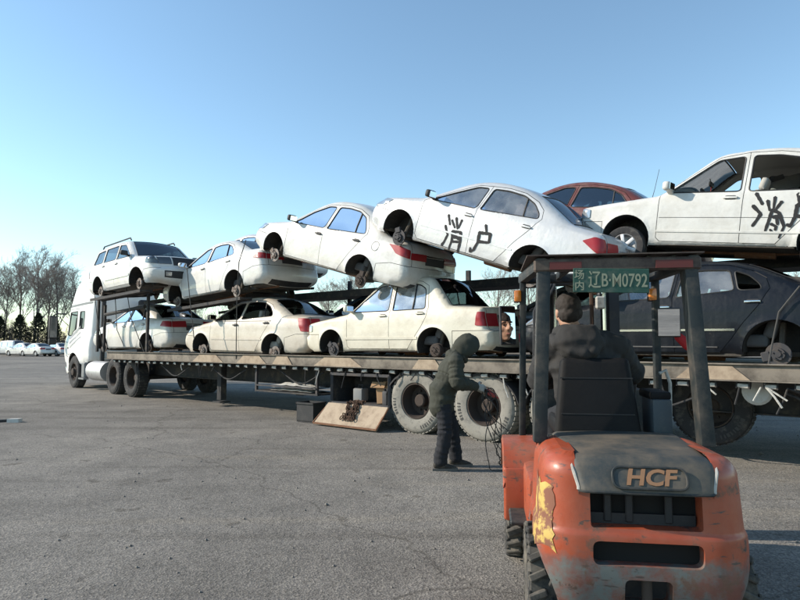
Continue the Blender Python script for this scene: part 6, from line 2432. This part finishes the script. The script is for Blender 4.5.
def ell(c, r, rot=None, n=14):
    out = MB()
    M = rot if rot is not None else Matrix.Identity(3)
    vs_, fs = [], []
    for i in range(1, n):
        t = math.pi * i / n
        for q in range(n * 2):
            u = math.pi * q / n
            vs_.append(M @ Vector((r[0] * math.sin(t) * math.cos(u), r[1] * math.sin(t) * math.sin(u), r[2] * math.cos(t))) + Vector(c))
    m_ = n * 2
    for i in range(n - 2):
        for q in range(m_):
            fs.append((i * m_ + q, (i + 1) * m_ + q, (i + 1) * m_ + (q + 1) % m_, i * m_ + (q + 1) % m_))
    fs.append(tuple(range(m_)))
    fs.append(tuple((n - 2) * m_ + q for q in range(m_ - 1, -1, -1)))
    return out.add(vs_, fs)


def organic(name, bits, material, parent, voxel=.012, smooth=6, wrinkle=0.0, wscale=.09, decim=None, seed=0):
    M = MB()
    for b in bits:
        M.add(b.v, b.f)
    o = M.build(name, material, None, smooth=False)
    r = o.modifiers.new('r', 'REMESH'); r.mode = 'VOXEL'; r.voxel_size = voxel
    if smooth:
        s_ = o.modifiers.new('s', 'SMOOTH'); s_.factor = .5; s_.iterations = smooth
    if wrinkle:
        for sc_w, amt in ((wscale, wrinkle * .75), (wscale * 1.3, wrinkle * .22)):
            if sc_w == wscale:
                tx = bpy.data.textures.new('folds', 'CLOUDS')
                tx.noise_depth = 1
            else:                                   # long slanting creases
                tx = bpy.data.textures.new('creases', 'MARBLE')
                tx.marble_type = 'SOFT'
                tx.turbulence = 5.0
                tx.noise_depth = 2
            tx.noise_scale = sc_w
            d = o.modifiers.new('w', 'DISPLACE'); d.texture = tx; d.strength = amt; d.mid_level = .5
            d.texture_coords = 'LOCAL'
    if decim:
        q = o.modifiers.new('d', 'DECIMATE'); q.ratio = decim
    dg = bpy.context.evaluated_depsgraph_get()
    me = bpy.data.meshes.new_from_object(o.evaluated_get(dg))
    bpy.data.objects.remove(o)
    me.materials.clear()
    me.materials.append(MATS[material])
    me.shade_smooth()
    return link(bpy.data.objects.new(name, me), parent)


def hand_bits(wrist, direction, palm_n, curl=.5, s=1.0, thumb_side=1):
    """a palm and five bent fingers. direction: towards the fingertips, palm_n: out of the palm"""
    d = Vector(direction).normalized()
    n = Vector(palm_n)
    n = (n - d * n.dot(d)).normalized()
    side = d.cross(n) * thumb_side            # towards the thumb
    w = Vector(wrist)
    bits = [loft([(w - d * .02, .026 * s, .020 * s), (w + d * .03 * s, .034 * s, .017 * s), (w + d * .085 * s, .041 * s, .015 * s)], 10, side)]
    for k, (off, ln, r) in enumerate(((.030, .072, .0088), (.010, .082, .0092), (-.011, .076, .0088), (-.031, .060, .0078))):
        base = w + d * (.085 * s) + side * off * s
        p = [base]
        cur = d.copy()
        for q, fl in enumerate((.44, .32, .24)):
            ang = curl * (.75 + .25 * q) * (1 + .08 * k)
            cur = (cur * math.cos(ang) + n * math.sin(ang)).normalized()
            n2 = (n - cur * n.dot(cur))
            p.append(p[-1] + cur * ln * fl * s)
        bits.append(loft([(p[0] - d * .02 * s, r * 1.05 * s), (p[0], r * 1.05 * s), (p[1], r * s), (p[2], r * .92 * s), (p[3], r * .8 * s)], 8, side))
    tb_ = w + d * .03 * s + side * .028 * s
    t1 = tb_ + (d * .5 + side * .75 + n * .35).normalized() * .036 * s
    t2 = t1 + (d * .8 + side * .25 + n * .55).normalized() * .034 * s
    t3 = t2 + (d * .8 - side * .05 + n * .6).normalized() * .024 * s
    bits.append(loft([(tb_ - side * .012, .013 * s), (tb_, .013 * s), (t1, .0115 * s), (t2, .010 * s), (t3, .0085 * s)], 8, n))
    return bits


def head_bits(c, fwd, up):
    """skull, jaw, nose, ears, brow and chin; c is the middle of the head"""
    f = Vector(fwd).normalized()
    u = Vector(up)
    u = (u - f * u.dot(f)).normalized()
    l = u.cross(f)
    R = Matrix((l, -f, u)).transposed()
    c = Vector(c)
    at = lambda x, y, z: c + l * x + f * y + u * z
    b = [ell(at(0, -.012, .030), (.076, .096, .090), R), ell(at(0, .020, -.040), (.062, .072, .080), R), ell(at(0, .050, -.098), (.030, .030, .022), R),
         loft([(at(0, .094, .022), .009), (at(0, .108, -.012), .013), (at(0, .104, -.022), .015)], 8, l), ell(at(.012, .092, -.024), (.009, .010, .008), R), ell(at(-.012, .092, -.024), (.009, .010, .008), R),
         ell(at(.036, .076, .030), (.024, .014, .009), R), ell(at(-.036, .076, .030), (.024, .014, .009), R), ell(at(.044, .062, -.025), (.022, .020, .022), R), ell(at(-.044, .062, -.025), (.022, .020, .022), R),
         ell(at(0, .082, -.060), (.022, .012, .007), R), ell(at(0, .080, -.072), (.019, .012, .007), R)]
    for s_ in (-1, 1):
        b.append(ell(at(s_ * .078, -.010, -.005), (.009, .018, .031), R))
    return b, at, R


def face_parts(root, at, R):
    for s_ in (-1, 1):
        o = ell(at(s_ * .030, .080, .008), (.011, .006, .006), R, 8).build('eye', 'eye', root)
        MB().tube([at(s_ * .014, .094, .030), at(s_ * .032, .094, .034), at(s_ * .050, .082, .028)], .0042, 5).build('eyebrow', 'hair', root)
    MB().tube([at(-.022, .087, -.066), at(0, .096, -.065), at(.022, .087, -.066)], .005, 6).build('mouth', 'lip', root)


# ---- the driver, seated on the forklift (built in the forklift's frame)
drv = empty('person', FM.translation, (0, 0, FK_YAW), 'person in a dark jacket with its hood down, seated on the forklift', 'person')
PEL = Vector((-.085, 1.00, 1.06))
CH = Vector((-.115, .985, 1.36))
SHL, SHR = Vector((-.315, 1.0, 1.475)), Vector((.080, 1.01, 1.485))
NK = Vector((-.165, 1.00, 1.565))
HD = head_local
ELL, WRL = Vector((-.40, 1.12, 1.245)), Vector((-.235, 1.34, 1.285))
ELR, WRR = Vector((.215, 1.14, 1.29)), Vector((.255, 1.38, 1.335))
KL, KR = Vector((-.26, 1.42, .98)), Vector((.08, 1.44, .98))
FL_, FR_ = Vector((-.26, 1.52, .56)), Vector((.08, 1.54, .56))
look = Vector((-.18, 1, -.06))
hb, at_h, Rh = head_bits(HD, look, (-.10, 0, 1))
arm = lambda a, b, c_, r=1.0: [loft([(a, .052 * r), (a.lerp(b, .5), .047 * r), (b, .040 * r), (b.lerp(c_, .4), .038 * r), (c_, .027 * r)], 10)]
bits = hb + [loft([(NK - Vector((0, 0, .06)), .056), (NK, .054), (HD - Vector((0, .01, .06)), .054)], 12),
             loft([(PEL, .15, .11), (PEL.lerp(CH, .5), .135, .10), (CH, .165, .105), (CH + Vector((0, 0, .10)), .15, .085), (NK - Vector((0, 0, .05)), .08, .06)], 14, (1, 0, 0)),
             loft([(SHL, .062), ((SHL + SHR) / 2, .07), (SHR, .062)], 12, (0, 1, 0))]
bits += arm(SHL, ELL, WRL) + arm(SHR, ELR, WRR)
bits += hand_bits(WRL, (.55, .70, -.15), (.25, .1, -1), .75, 1.0, -1) + hand_bits(WRR, (.0, .9, -.25), (-.1, .1, -1), .8, 1.0, 1)
for h_, k_, f_ in ((PEL + Vector((-.09, 0, -.01)), KL, FL_), (PEL + Vector((.09, 0, -.01)), KR, FR_)):
    bits.append(loft([(h_, .088), (h_.lerp(k_, .5), .074), (k_, .056), (k_.lerp(f_, .4), .055), (f_, .038)], 12, (1, 0, 0)))
organic('body', bits, 'skin', drv, .0075, 2, decim=.5)
face_parts(drv, at_h, Rh)
# jacket with the hood lying on the back
jb = [loft(crumple([(PEL + Vector((0, 0, -.03)), .205, .155), (PEL.lerp(CH, .35), .200, .150), (PEL.lerp(CH, .75), .215, .150), (CH + Vector((0, 0, .02)), .222, .148), (CH + Vector((-.01, .0, .11)), .190, .125), (NK - Vector((0, 0, .035)), .105, .095)], .055, .032, 3, .008), 20, (1, 0, 0)),
      loft([(SHL + Vector((.01, 0, -.01)), .085, .088), ((SHL + SHR) / 2 + Vector((0, -.01, .03)), .10, .10), (SHR + Vector((-.01, 0, -.01)), .085, .088)], 14, (0, 1, 0)),
      loft(crumple([(SHL, .090), (SHL.lerp(ELL, .5), .084), (ELL, .078), (ELL.lerp(WRL, .5), .068), (WRL - (WRL - ELL) * .06, .052)], .12, .026, 5), 14),
      loft(crumple([(SHR, .090), (SHR.lerp(ELR, .5), .084), (ELR, .078), (ELR.lerp(WRR, .5), .068), (WRR - (WRR - ELR) * .06, .052)], .12, .026, 6), 14),
      # collar and hood roll
      loft([(NK + Vector((-.10, .05, -.005)), .040), (NK + Vector((-.105, -.02, .0)), .048), (NK + Vector((-.06, -.095, -.005)), .056), (NK + Vector((.01, -.105, -.01)), .058), (NK + Vector((.085, -.07, -.005)), .052), (NK + Vector((.105, .0, -.005)), .046), (NK + Vector((.085, .06, -.01)), .040)], 12, (0, 0, 1)),
      loft([(NK + Vector((-.005, -.11, .005)), .125, .055), (NK + Vector((.0, -.155, -.065)), .150, .060), (NK + Vector((.005, -.16, -.14)), .115, .050), (NK + Vector((.008, -.145, -.20)), .04, .025)], 16, (1, 0, 0)),
      loft([(NK + Vector((-.15, -.06, -.03)), .030), (NK + Vector((-.13, -.14, -.07)), .034), (NK + Vector((-.06, -.19, -.12)), .030), (NK + Vector((.02, -.20, -.13)), .028)], 10, (0, 0, 1)),
      loft([(NK + Vector((.15, -.05, -.03)), .030), (NK + Vector((.13, -.13, -.07)), .034), (NK + Vector((.07, -.19, -.12)), .030)], 10, (0, 0, 1))]
organic('jacket', jb, 'jacket', drv, .009, 2, .030, .10)
tb2 = []
for h_, k_, f_ in ((PEL + Vector((-.09, 0, -.01)), KL, FL_), (PEL + Vector((.09, 0, -.01)), KR, FR_)):
    tb2.append(loft([(h_, .105), (h_.lerp(k_, .5), .092), (k_, .076), (k_.lerp(f_, .4), .070), (f_, .062)], 14, (1, 0, 0)))
tb2.append(loft([(PEL + Vector((-.10, 0, -.02)), .11), (PEL + Vector((.10, 0, -.02)), .11)], 14))
organic('trousers', tb2, 'jeans', drv, .013, 4, .02, .07)
for f_ in (FL_, FR_):
    organic('shoe', [loft([(f_ + Vector((0, -.03, .0)), .042, .05), (f_ + Vector((0, .04, -.022)), .045, .04), (f_ + Vector((0, .15, -.035)), .046, .028), (f_ + Vector((0, .20, -.04)), .036, .02)], 12, (1, 0, 0))], 'shoe', drv, .010, 3)
organic('hair', [ell(at_h(0, -.016, .044), (.081, .102, .083), Rh), ell(at_h(0, -.040, -.015), (.078, .076, .060), Rh)], 'hair_brown', drv, .008, 2, .014, .022)

# ---- the worker standing by the trailer wheels
WX, WY = 0.605, 7.32
wk = empty('person', (WX, WY, 0), (0, 0, rad(4)), 'person in a dark green hooded parka standing bent over cables by the trailer wheels', 'person')
V_ = Vector
PEL = V_((-.105, 0, .86)); CH = V_((.01, 0, 1.17)); NK = V_((.105, 0, 1.375)); HD = V_((.185, 0, 1.462))
SHR, SHL = V_((.045, -.185, 1.295)), V_((.06, .185, 1.295))
ELR, WRR = V_((.045, -.255, 1.03)), V_((.30, -.125, .985))
ELL, WRL = V_((.12, .25, 1.04)), V_((.345, .075, .955))
HR_, HL_ = PEL + V_((0, -.095, -.02)), PEL + V_((0, .095, -.02))
KR, KL = V_((-.075, -.105, .47)), V_((.045, .115, .475))
AR, AL = V_((-.135, -.105, .085)), V_((.085, .12, .085))
hb, at_h, Rh = head_bits(HD, (.80, -.05, -.52), (.5, 0, .85))
bits = hb + [loft([(NK - V_((.04, 0, .06)), .058), (NK, .055), (HD - V_((.03, 0, .05)), .055)], 12),
             loft([(PEL, .15, .105), (PEL.lerp(CH, .5), .135, .10), (CH, .165, .11), (CH + V_((.05, 0, .11)), .15, .09), (NK - V_((.02, 0, .05)), .08, .07)], 14, (0, 1, 0)),
             loft([(SHL, .062), ((SHL + SHR) / 2, .07), (SHR, .062)], 12, (1, 0, 0))]
bits += arm(SHL, ELL, WRL) + arm(SHR, ELR, WRR)
bits += hand_bits(WRR, (.9, .30, -.22), (.1, .9, -.3), .7, 1.0, 1) + hand_bits(WRL, (.85, -.25, -.35), (.1, -.8, -.4), .7, 1.0, -1)
for h_, k_, a_, in ((HR_, KR, AR), (HL_, KL, AL)):
    bits.append(loft([(h_, .088), (h_.lerp(k_, .5), .075), (k_, .056), (k_.lerp(a_, .35), .056), (a_, .036)], 12, (0, 1, 0)))
    bits.append(loft([(a_ + V_((-.04, 0, -.04)), .032), (a_ + V_((.06, 0, -.05)), .034, .028), (a_ + V_((.14, 0, -.06)), .03, .018)], 10, (0, 1, 0)))
organic('body', bits, 'skin', wk, .0075, 2, decim=.5)
face_parts(wk, at_h, Rh)
pb = [loft(crumple([(V_((-.105, 0, .70)), .195, .145), (V_((-.108, 0, .80)), .198, .148), (PEL + V_((.01, 0, .06)), .195, .155), (PEL.lerp(CH, .55), .200, .150), (CH, .215, .150), (CH + V_((.045, 0, .10)), .185, .125), (NK - V_((.02, 0, .03)), .11, .105)], .06, .034, 8, .009), 20, (0, 1, 0)),
      loft([(SHL + V_((0, -.01, -.01)), .085), ((SHL + SHR) / 2 + V_((.01, 0, .02)), .10), (SHR + V_((0, .01, -.01)), .085)], 14, (1, 0, 0)),
      loft(crumple([(SHR, .090), (SHR.lerp(ELR, .5), .086), (ELR, .084), (ELR.lerp(WRR, .5), .072), (WRR - (WRR - ELR) * .05, .052)], .13, .027, 11), 14),
      loft(crumple([(SHL, .090), (SHL.lerp(ELL, .5), .086), (ELL, .084), (ELL.lerp(WRL, .5), .072), (WRL - (WRL - ELL) * .05, .052)], .13, .027, 12), 14)]
organic('parka', pb, 'parka', wk, .009, 2, .026, .09)
for w_, e_ in ((WRR, ELR), (WRL, ELL)):
    d_ = (w_ - e_).normalized()
    MB().cyl(w_ - d_ * .035, w_ - d_ * .0, .050, .046, n=16).build('cuff', 'parka', wk)
# hood: a shell open to the front
hv, hf = [], []
nu, nv_ = 18, 12
for i in range(nu + 1):
    th = rad(-136 + 272 * i / nu)                # round the back of the head from cheek to cheek
    for j in range(nv_ + 1):
        ph = rad(-52 + 140 * j / nv_)
        rr_ = .148 + .012 * math.sin(5 * th + 3 * ph) * .35
        x, y, z = -math.cos(th) * math.cos(ph), math.sin(th) * math.cos(ph), math.sin(ph)
        fr = max(0.0, -math.cos(th))                 # 0 at the back, 1 at the opening
        lowr = max(0.0, -math.sin(ph))
        hv.append(at_h(y * rr_ * (.80 + .25 * lowr), x * rr_ * (1.05 + .12 * fr) + .030 + .035 * fr * max(0.0, math.sin(ph)) - .045 * lowr, z * rr_ * (1.05 + .30 * lowr) + .010))
for i in range(nu):
    for j in range(nv_):
        hf.append((i * (nv_ + 1) + j, (i + 1) * (nv_ + 1) + j, (i + 1) * (nv_ + 1) + j + 1, i * (nv_ + 1) + j + 1))
hd_o = mesh_obj('parka_hood', hv, hf, 'parka', wk, smooth=True)
md = hd_o.modifiers.new('thickness', 'SOLIDIFY'); md.thickness = .016; md.offset = 0
md = hd_o.modifiers.new('round', 'SUBSURF'); md.levels = 1; md.render_levels = 1
tx = bpy.data.textures.new('hood_folds', 'CLOUDS'); tx.noise_scale = .06
md = hd_o.modifiers.new('folds', 'DISPLACE'); md.texture = tx; md.strength = .022; md.texture_coords = 'LOCAL'
organic('hood_collar', [loft([(NK + V_((-.075, -.08, -.03)), .05), (NK + V_((-.105, 0, -.01)), .06), (NK + V_((-.075, .08, -.03)), .05)], 12, (0, 0, 1)), loft([(NK + V_((-.04, 0, -.05)), .12, .08), (NK + V_((-.025, 0, .03)), .10, .07)], 14, (0, 1, 0)),
                        loft([(NK + V_((.03, -.085, -.04)), .045), (NK + V_((.075, 0, -.075)), .05), (NK + V_((.03, .085, -.04)), .045)], 12, (0, 0, 1))], 'parka', wk, .011, 4, .02, .05)
jb = []
for h_, k_, a_ in ((HR_, KR, AR), (HL_, KL, AL)):
    jb.append(loft(crumple([(h_ + V_((0, 0, .0)), .092, .100), (h_.lerp(k_, .5), .092, .096), (k_, .082, .086), (k_.lerp(a_, .45), .080, .082), (a_ + V_((0, 0, .015)), .078, .082)], .09, .030, int(abs(h_.y * 1000)) + int(k_.x * 1000), .006), 14, (0, 1, 0)))
jb.append(loft([(HR_, .092), (HL_, .092)], 14, (1, 0, 0)))
organic('trousers', jb, 'jeans', wk, .010, 2, .022, .08)
for a_ in (AR, AL):
    so = organic('shoe', [loft([(a_ + V_((-.055, 0, -.02)), .042, .045), (a_ + V_((.02, 0, -.03)), .046, .045), (a_ + V_((.11, 0, -.045)), .048, .030), (a_ + V_((.175, 0, -.055)), .036, .018)], 12, (0, 1, 0))], 'shoe', wk, .010, 3)
    MB().prism([V_((a_.x + x, a_.y + y, 0.0)) for x, y in ((-.10, -.035), (.05, -.045), (.15, -.045), (.205, -.02), (.205, .02), (.15, .045), (.05, .045), (-.10, .035))], (0, 0, .028)).build('sole', 'sole', so)
organic('glove', hand_bits(WRR - V_((.01, .005, 0)), (.9, .30, -.22), (.1, .9, -.3), .7, 1.16, 1), 'glove', wk, .006, 2)
organic('glove', hand_bits(WRL - V_((.01, .0, 0)), (.85, -.25, -.35), (.1, -.8, -.4), .7, 1.16, -1), 'glove', wk, .006, 2)

# ---- what the worker holds: cables with a red clamp
cb = empty('cable_bundle', (WX, WY, 0), (0, 0, rad(4)), 'tangled thin black cables with a red clamp held by the hooded person', 'cable')
mat('cable_black', (0.012, 0.012, 0.012), 0.6)
mat('clamp_red', (0.30, 0.03, 0.025), 0.5, dirt=(0.10, 0.05, 0.04), dirt_amt=0.5, dscale=20)
cr = random.Random(21)
H0 = V_((.41, -.055, .945))
for k in range(7):
    lx = .40 + .07 * k * .6
    low = cr.uniform(.05, .40)
    p = [H0 + V_((cr.uniform(-.02, .02), cr.uniform(-.02, .02), 0))]
    for t in np.linspace(.1, 1, 12):
        p.append(V_((H0.x + (.06 + .055 * k) * t + .06 * math.sin(t * 6 + k * 1.7), H0.y - .05 + .10 * math.sin(t * 5 + k), max(.012, H0.z * (1 - t) + low * t * .3 - .05 * math.sin(t * 7 + k)))))
    p.append(V_((p[-1].x + .18, p[-1].y + cr.uniform(-.15, .15), .012)))
    p.append(V_((p[-1].x + cr.uniform(.05, .3), p[-1].y + cr.uniform(-.15, .15), .012)))
    q = []
    for i in range(len(p) - 1):                   # smooth
        a0, a1, a2, a3 = p[max(i - 1, 0)], p[i], p[i + 1], p[min(i + 2, len(p) - 1)]
        for t in (0, .33, .66):
            q.append(.5 * ((2 * a1) + (a2 - a0) * t + (2 * a0 - 5 * a1 + 4 * a2 - a3) * t * t + (3 * a1 - a0 - 3 * a2 + a3) * t ** 3))
    MB().tube(q, .0055, 5).build('cable', 'cable_black', cb)
MB().tube([H0 + V_((.07 + .055 * math.cos(t), -.02, -.06 + .075 * math.sin(t))) for t in np.linspace(0, 2 * math.pi, 20, endpoint=False)], .006, 5, closed=True).build('cable_loop', 'cable_black', cb)
MB().box(H0 + V_((.085, -.01, -.06)), (.10, .045, .055), Matrix.Rotation(rad(25), 3, 'Y'), .016, 2).cyl(H0 + V_((.12, -.01, -.08)), H0 + V_((.17, -.01, -.11)), .012, .006, n=8).build('clamp', 'clamp_red', cb)
MB().tube([H0 + V_((.03, -.01, 0)), H0 + V_((.09, -.01, -.05))], .014, 7).build('clamp_handle', 'clamp_red', cb)

# ------------------------------------------------------------------ litter on the yard
mat('stone', (0.22, 0.20, 0.18), 0.9, var=0.3)
rs = random.Random(12)
LIT = 'pebbles scattered on the asphalt'
sv, sf = [], []
M = MB()
for k in range(420):
    y = rs.uniform(2.2, 16)
    x = rs.uniform(-.75, .75) * y + rs.uniform(-1, 1)
    r_ = rs.uniform(.006, .016) * (1 if rs.random() < .93 else 1.8)
    c_ = Vector((x, y, r_ * .35))
    v = [c_ + Vector((r_ * rs.uniform(.7, 1.3) * a, r_ * rs.uniform(.7, 1.3) * b, r_ * rs.uniform(.5, .9) * c)) for a, b, c in ((1, 0, 0), (-1, 0, 0), (0, 1, 0), (0, -1, 0), (0, 0, 1), (0, 0, -1))]
    M.add(v, [(0, 2, 4), (2, 1, 4), (1, 3, 4), (3, 0, 4), (2, 0, 5), (1, 2, 5), (3, 1, 5), (0, 3, 5)])
tag(M.build('pebbles', 'stone', smooth=False), 'loose grit and pebbles scattered over the asphalt', 'grit', None, 'stuff')
r1 = empty('broken_bumper_piece', at_depth(4, 421, 11.5), (0, 0, .5), 'broken pieces of black plastic trim lying on open asphalt far from the trailer', 'debris')
r1.location.z = 0
MB().prism([(-.25, 0, 0), (.0, .06, 0), (.28, .02, 0), (.25, .10, 0), (-.02, .14, 0), (-.27, .08, 0)], (0, .0, .045)).build('curved_strip', 'black_plastic', r1)
MB().prism([(.05, -.10, 0), (.24, -.16, 0), (.30, -.08, 0), (.12, -.03, 0)], (0, .01, .07)).build('shard', 'roller_pale', r1)
